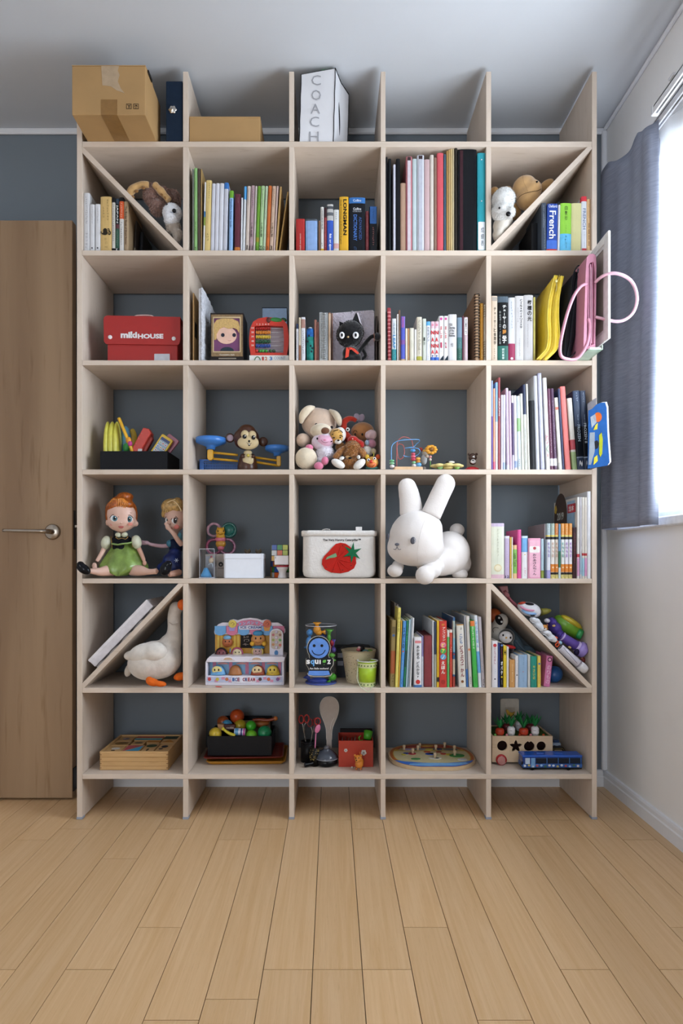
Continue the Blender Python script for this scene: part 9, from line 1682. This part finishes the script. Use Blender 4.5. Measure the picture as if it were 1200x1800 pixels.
veg('toy_radish', 'white toy radish in the rear row of the cart', 911, 1283, 12, 16, .175, '#c9c9ce', .9); veg('toy_beet', 'dark red toy beet in the rear row beside the window end', 931, 1283, 14, 12, .175, '#6a1c24', .9); veg('toy_beet', 'dark red toy beet in the rear row near the divider', 890, 1283, 14, 12, .175, '#6a1c24', .9)
k = Kit('yellow_bird_toy', 'small yellow bird on a stick above the toy vegetables', 'toy', Vector((PX(896, .2), YF+.2, zt-.002))); q = poly([(889, 1248), (892, 1247.5), (896, 1252), (901, 1253), (905, 1251), (903, 1257), (898, 1260), (892, 1257), (890, 1252)], .2); k.add('body', prism(q, YF+.2, YF+.205, .001), M('#b8922c', .5)); k.add('stick', tube([PP(897, 1258, .2025), Vector((PX(897, .2025), YF+.2025, zt-.002))], .0014, 6, n=0), M('#9a7a3c', .5))
for x, c in ((870, '#6fae5c'), (890.5, '#d08a96'), (932.5, '#d08a96'), (955, '#b8502c'), (913, '#a83a22')): 
    k = Kit('felt_ball', {'#6fae5c': 'tiny green ball on the cart top at the divider', '#b8502c': 'tiny rust ball on the cart top at the window end', '#a83a22': 'tiny red ball between carrot and radish on the cart top'}.get(c, 'tiny pink ball beside the '+('first' if x < 900 else 'last')+' white radish on the cart'), 'ball', Vector((PX(x, .103), YF+.103, zt-.003))); k.add('ball', ell((PX(x, .104), YF+.1045, zt-.003+.0044), (.0044, .0035, .0044)), M(c, .6, 'cloth')); k.add('stitch', tube([(PX(x, .104)-.004, YF+.1045-.0008, zt+.0014), (PX(x, .104), YF+.1007, zt+.0018), (PX(x, .104)+.004, YF+.1045-.0008, zt+.0014)], .0004, 5), M(c, .8))
d = .035; k = Kit('toy_bus', 'blue toy tour bus parked in front of the vegetable cart', 'toy bus', base(970, 6, d)); x0, x1 = PX(918, d), PX(1023.5, d); wz = zz+.008; BS = M('#2458b8', .25, amt=.02); zr = PZ(1331, d)
k.add('chassis', box(x0+.002, x1-.001, YF+d+.002, YF+d+.046, zz+.0042, zz+.009, .001), M('#101218', .4)); k.add('lower_body', box(x0, x1, YF+d, YF+d+.048, zz+.0085, zz+.021, .0015), M('#2a5aa0', .3, amt=.25, scale=120)); k.add('upper_body', box(x0+.001, x1-.0005, YF+d+.001, YF+d+.047, zz+.0205, zr, .002), M('#1f3f86', .2)); k.add('roof', box(x0, x1, YF+d-.0003, YF+d+.048, zr-.001, zr+.006, .0022, 2), BS)
k.add('roof_unit', box(x0+.05, x0+.075, YF+d+.014, YF+d+.034, zr+.006, zr+.009, .0012), BS); k.add('roof_unit', box(x0+.11, x0+.135, YF+d+.014, YF+d+.034, zr+.006, zr+.0085, .0012), BS)
for i in range(4): xa = x0+.044+.0365*i; k.add('window', box(xa, xa+.034, YF+d-.0003, YF+d+.001, zz+.023, zr-.003, .0004), M('#1a2230', .08)); k.add('window_post', box(xa+.0343, xa+.0357, YF+d-.0008, YF+d+.001, zz+.022, zr-.002), M('#4a82d0', .25))
k.add('door', box(x0+.028, x0+.041, YF+d-.0006, YF+d+.001, zz+.010, zr-.003, .0003), M('#6f9fd0', .2)); k.add('front_window', box(x0+.009, x0+.024, YF+d-.0006, YF+d+.001, zz+.021, zr-.003, .0003), M('#b8c9dc', .15)); k.add('mirror', box(x0-.004, x0+.001, YF+d-.004, YF+d+.0, zz+.020, zz+.030, .0006), M('#14161c', .3))
for i in range(14):
    xa = x0+.008+.0132*i; k.add('printed_figure', ell((xa, YF+d-.0002, zz+.0150+.002*sin(i*2.2)), (.0042, .0006, .0036)), M(['#d3d9e0', '#b8a45c', '#c2c9d3', '#a84a4c', '#8fb4d9', '#3a6a4c', '#d9c9c0'][i % 7], .4))
for xa in (x0+.032, x1-.045):
    for yy in (d+.001, d+.041): k.add('wheel', xf(lathe([(0, 0), (.0072, 0), (.0078, .001), (.0078, .006), (0, .006)], 20), Matrix.Translation((xa, YF+yy+.006, zz+.0079)) @ Matrix.Rotation(pi/2, 4, 'X')), M('#0e0f12', .5))
k = Kit('black_card_box', 'small black boxed toy with picture window behind the bus', 'box', base(985, 6, .14)); dd = .14; k.add('carton', prism(poly([(971, 1345), (971, 1314), (990, 1314), (998, 1327), (998, 1345)], dd), YF+dd, YF+dd+.05, .001), M('#15130f', .4)); ground([c for c in k.root.children][-1], 6); k.add('picture', prism(poly([(974, 1327), (974, 1318), (987, 1318), (992, 1325), (992, 1327)], dd), YF+dd-.001, YF+dd), M('#a89a86', .5)); k.add('red_spot', disc(979, 1323, 2.6, dd-.001), M('#7a2a26', .5)); k.add('gold_line', tube(pathp([(972.5, 1329), (972.5, 1316), (989, 1316), (995, 1326)], dd-.001), .0006, 5, n=0), M('#b8a06a', .4))
k = Kit('mini_car', 'tiny white and blue toy car on top of the black box', 'toy car', PP(978, 1314, .16)); dd = .16; k.add('body', bxp(971.5, 985.5, 1306, 1311.5, dd, .02, .002), M('#9fb0c9', .3)); k.add('cabin', bxp(973, 983, 1301, 1306.5, dd+.002, .016, .002), M('#33466a', .15)); 
for x in (974.5, 982.5): k.add('wheel', xf(lathe([(0, 0), (.0038, 0), (.0038, .003), (0, .003)], 14), Matrix.Translation(PP(x, 1312, dd)+Vector((0, .002, 0))) @ Matrix.Rotation(pi/2, 4, 'X')), M('#101014', .5))

# nothing may press into the boards round it
for r_ in [o for o in C.objects if o.type == 'EMPTY' and 'category' in o.keys() and o is not unit]:
    ch = [c for c in r_.children_recursive if c.type == 'MESH' and tuple(c.rotation_euler) == (0, 0, 0)]
    if not ch: continue
    vs = [v.co+c.matrix_basis.translation+(r_.location if c.parent is r_ else r_.location+c.parent.location) for c in ch for v in c.data.vertices]
    cx_ = sum(v.x for v in vs)/len(vs); cy_ = sum(v.y for v in vs)/len(vs); cz_ = sum(v.z for v in vs)/len(vs)
    if cy_ < YF-.06 or not (PX(144) < cx_ < PX(1042)): continue
    for c_ in range(5):
        for q in range(7):
            x0, x1, z0, z1 = cell(c_, q)
            if x0 < cx_ < x1 and z0 < cz_ < z1:
                for c in ch:
                    if c.users > 1 or c.data.users > 1: continue
                    off = c.matrix_basis.translation+(r_.location if c.parent is r_ else r_.location+c.parent.location)
                    for v in c.data.vertices:
                        p = v.co+off
                        if p.y < YF-.0005: continue
                        v.co.x += min(max(p.x, x0+.0005), x1-.0005)-p.x; v.co.z += min(max(p.z, z0+.0004), z1-.0005)-p.z
                        if p.y > -.0005: v.co.y += -.0005-p.y
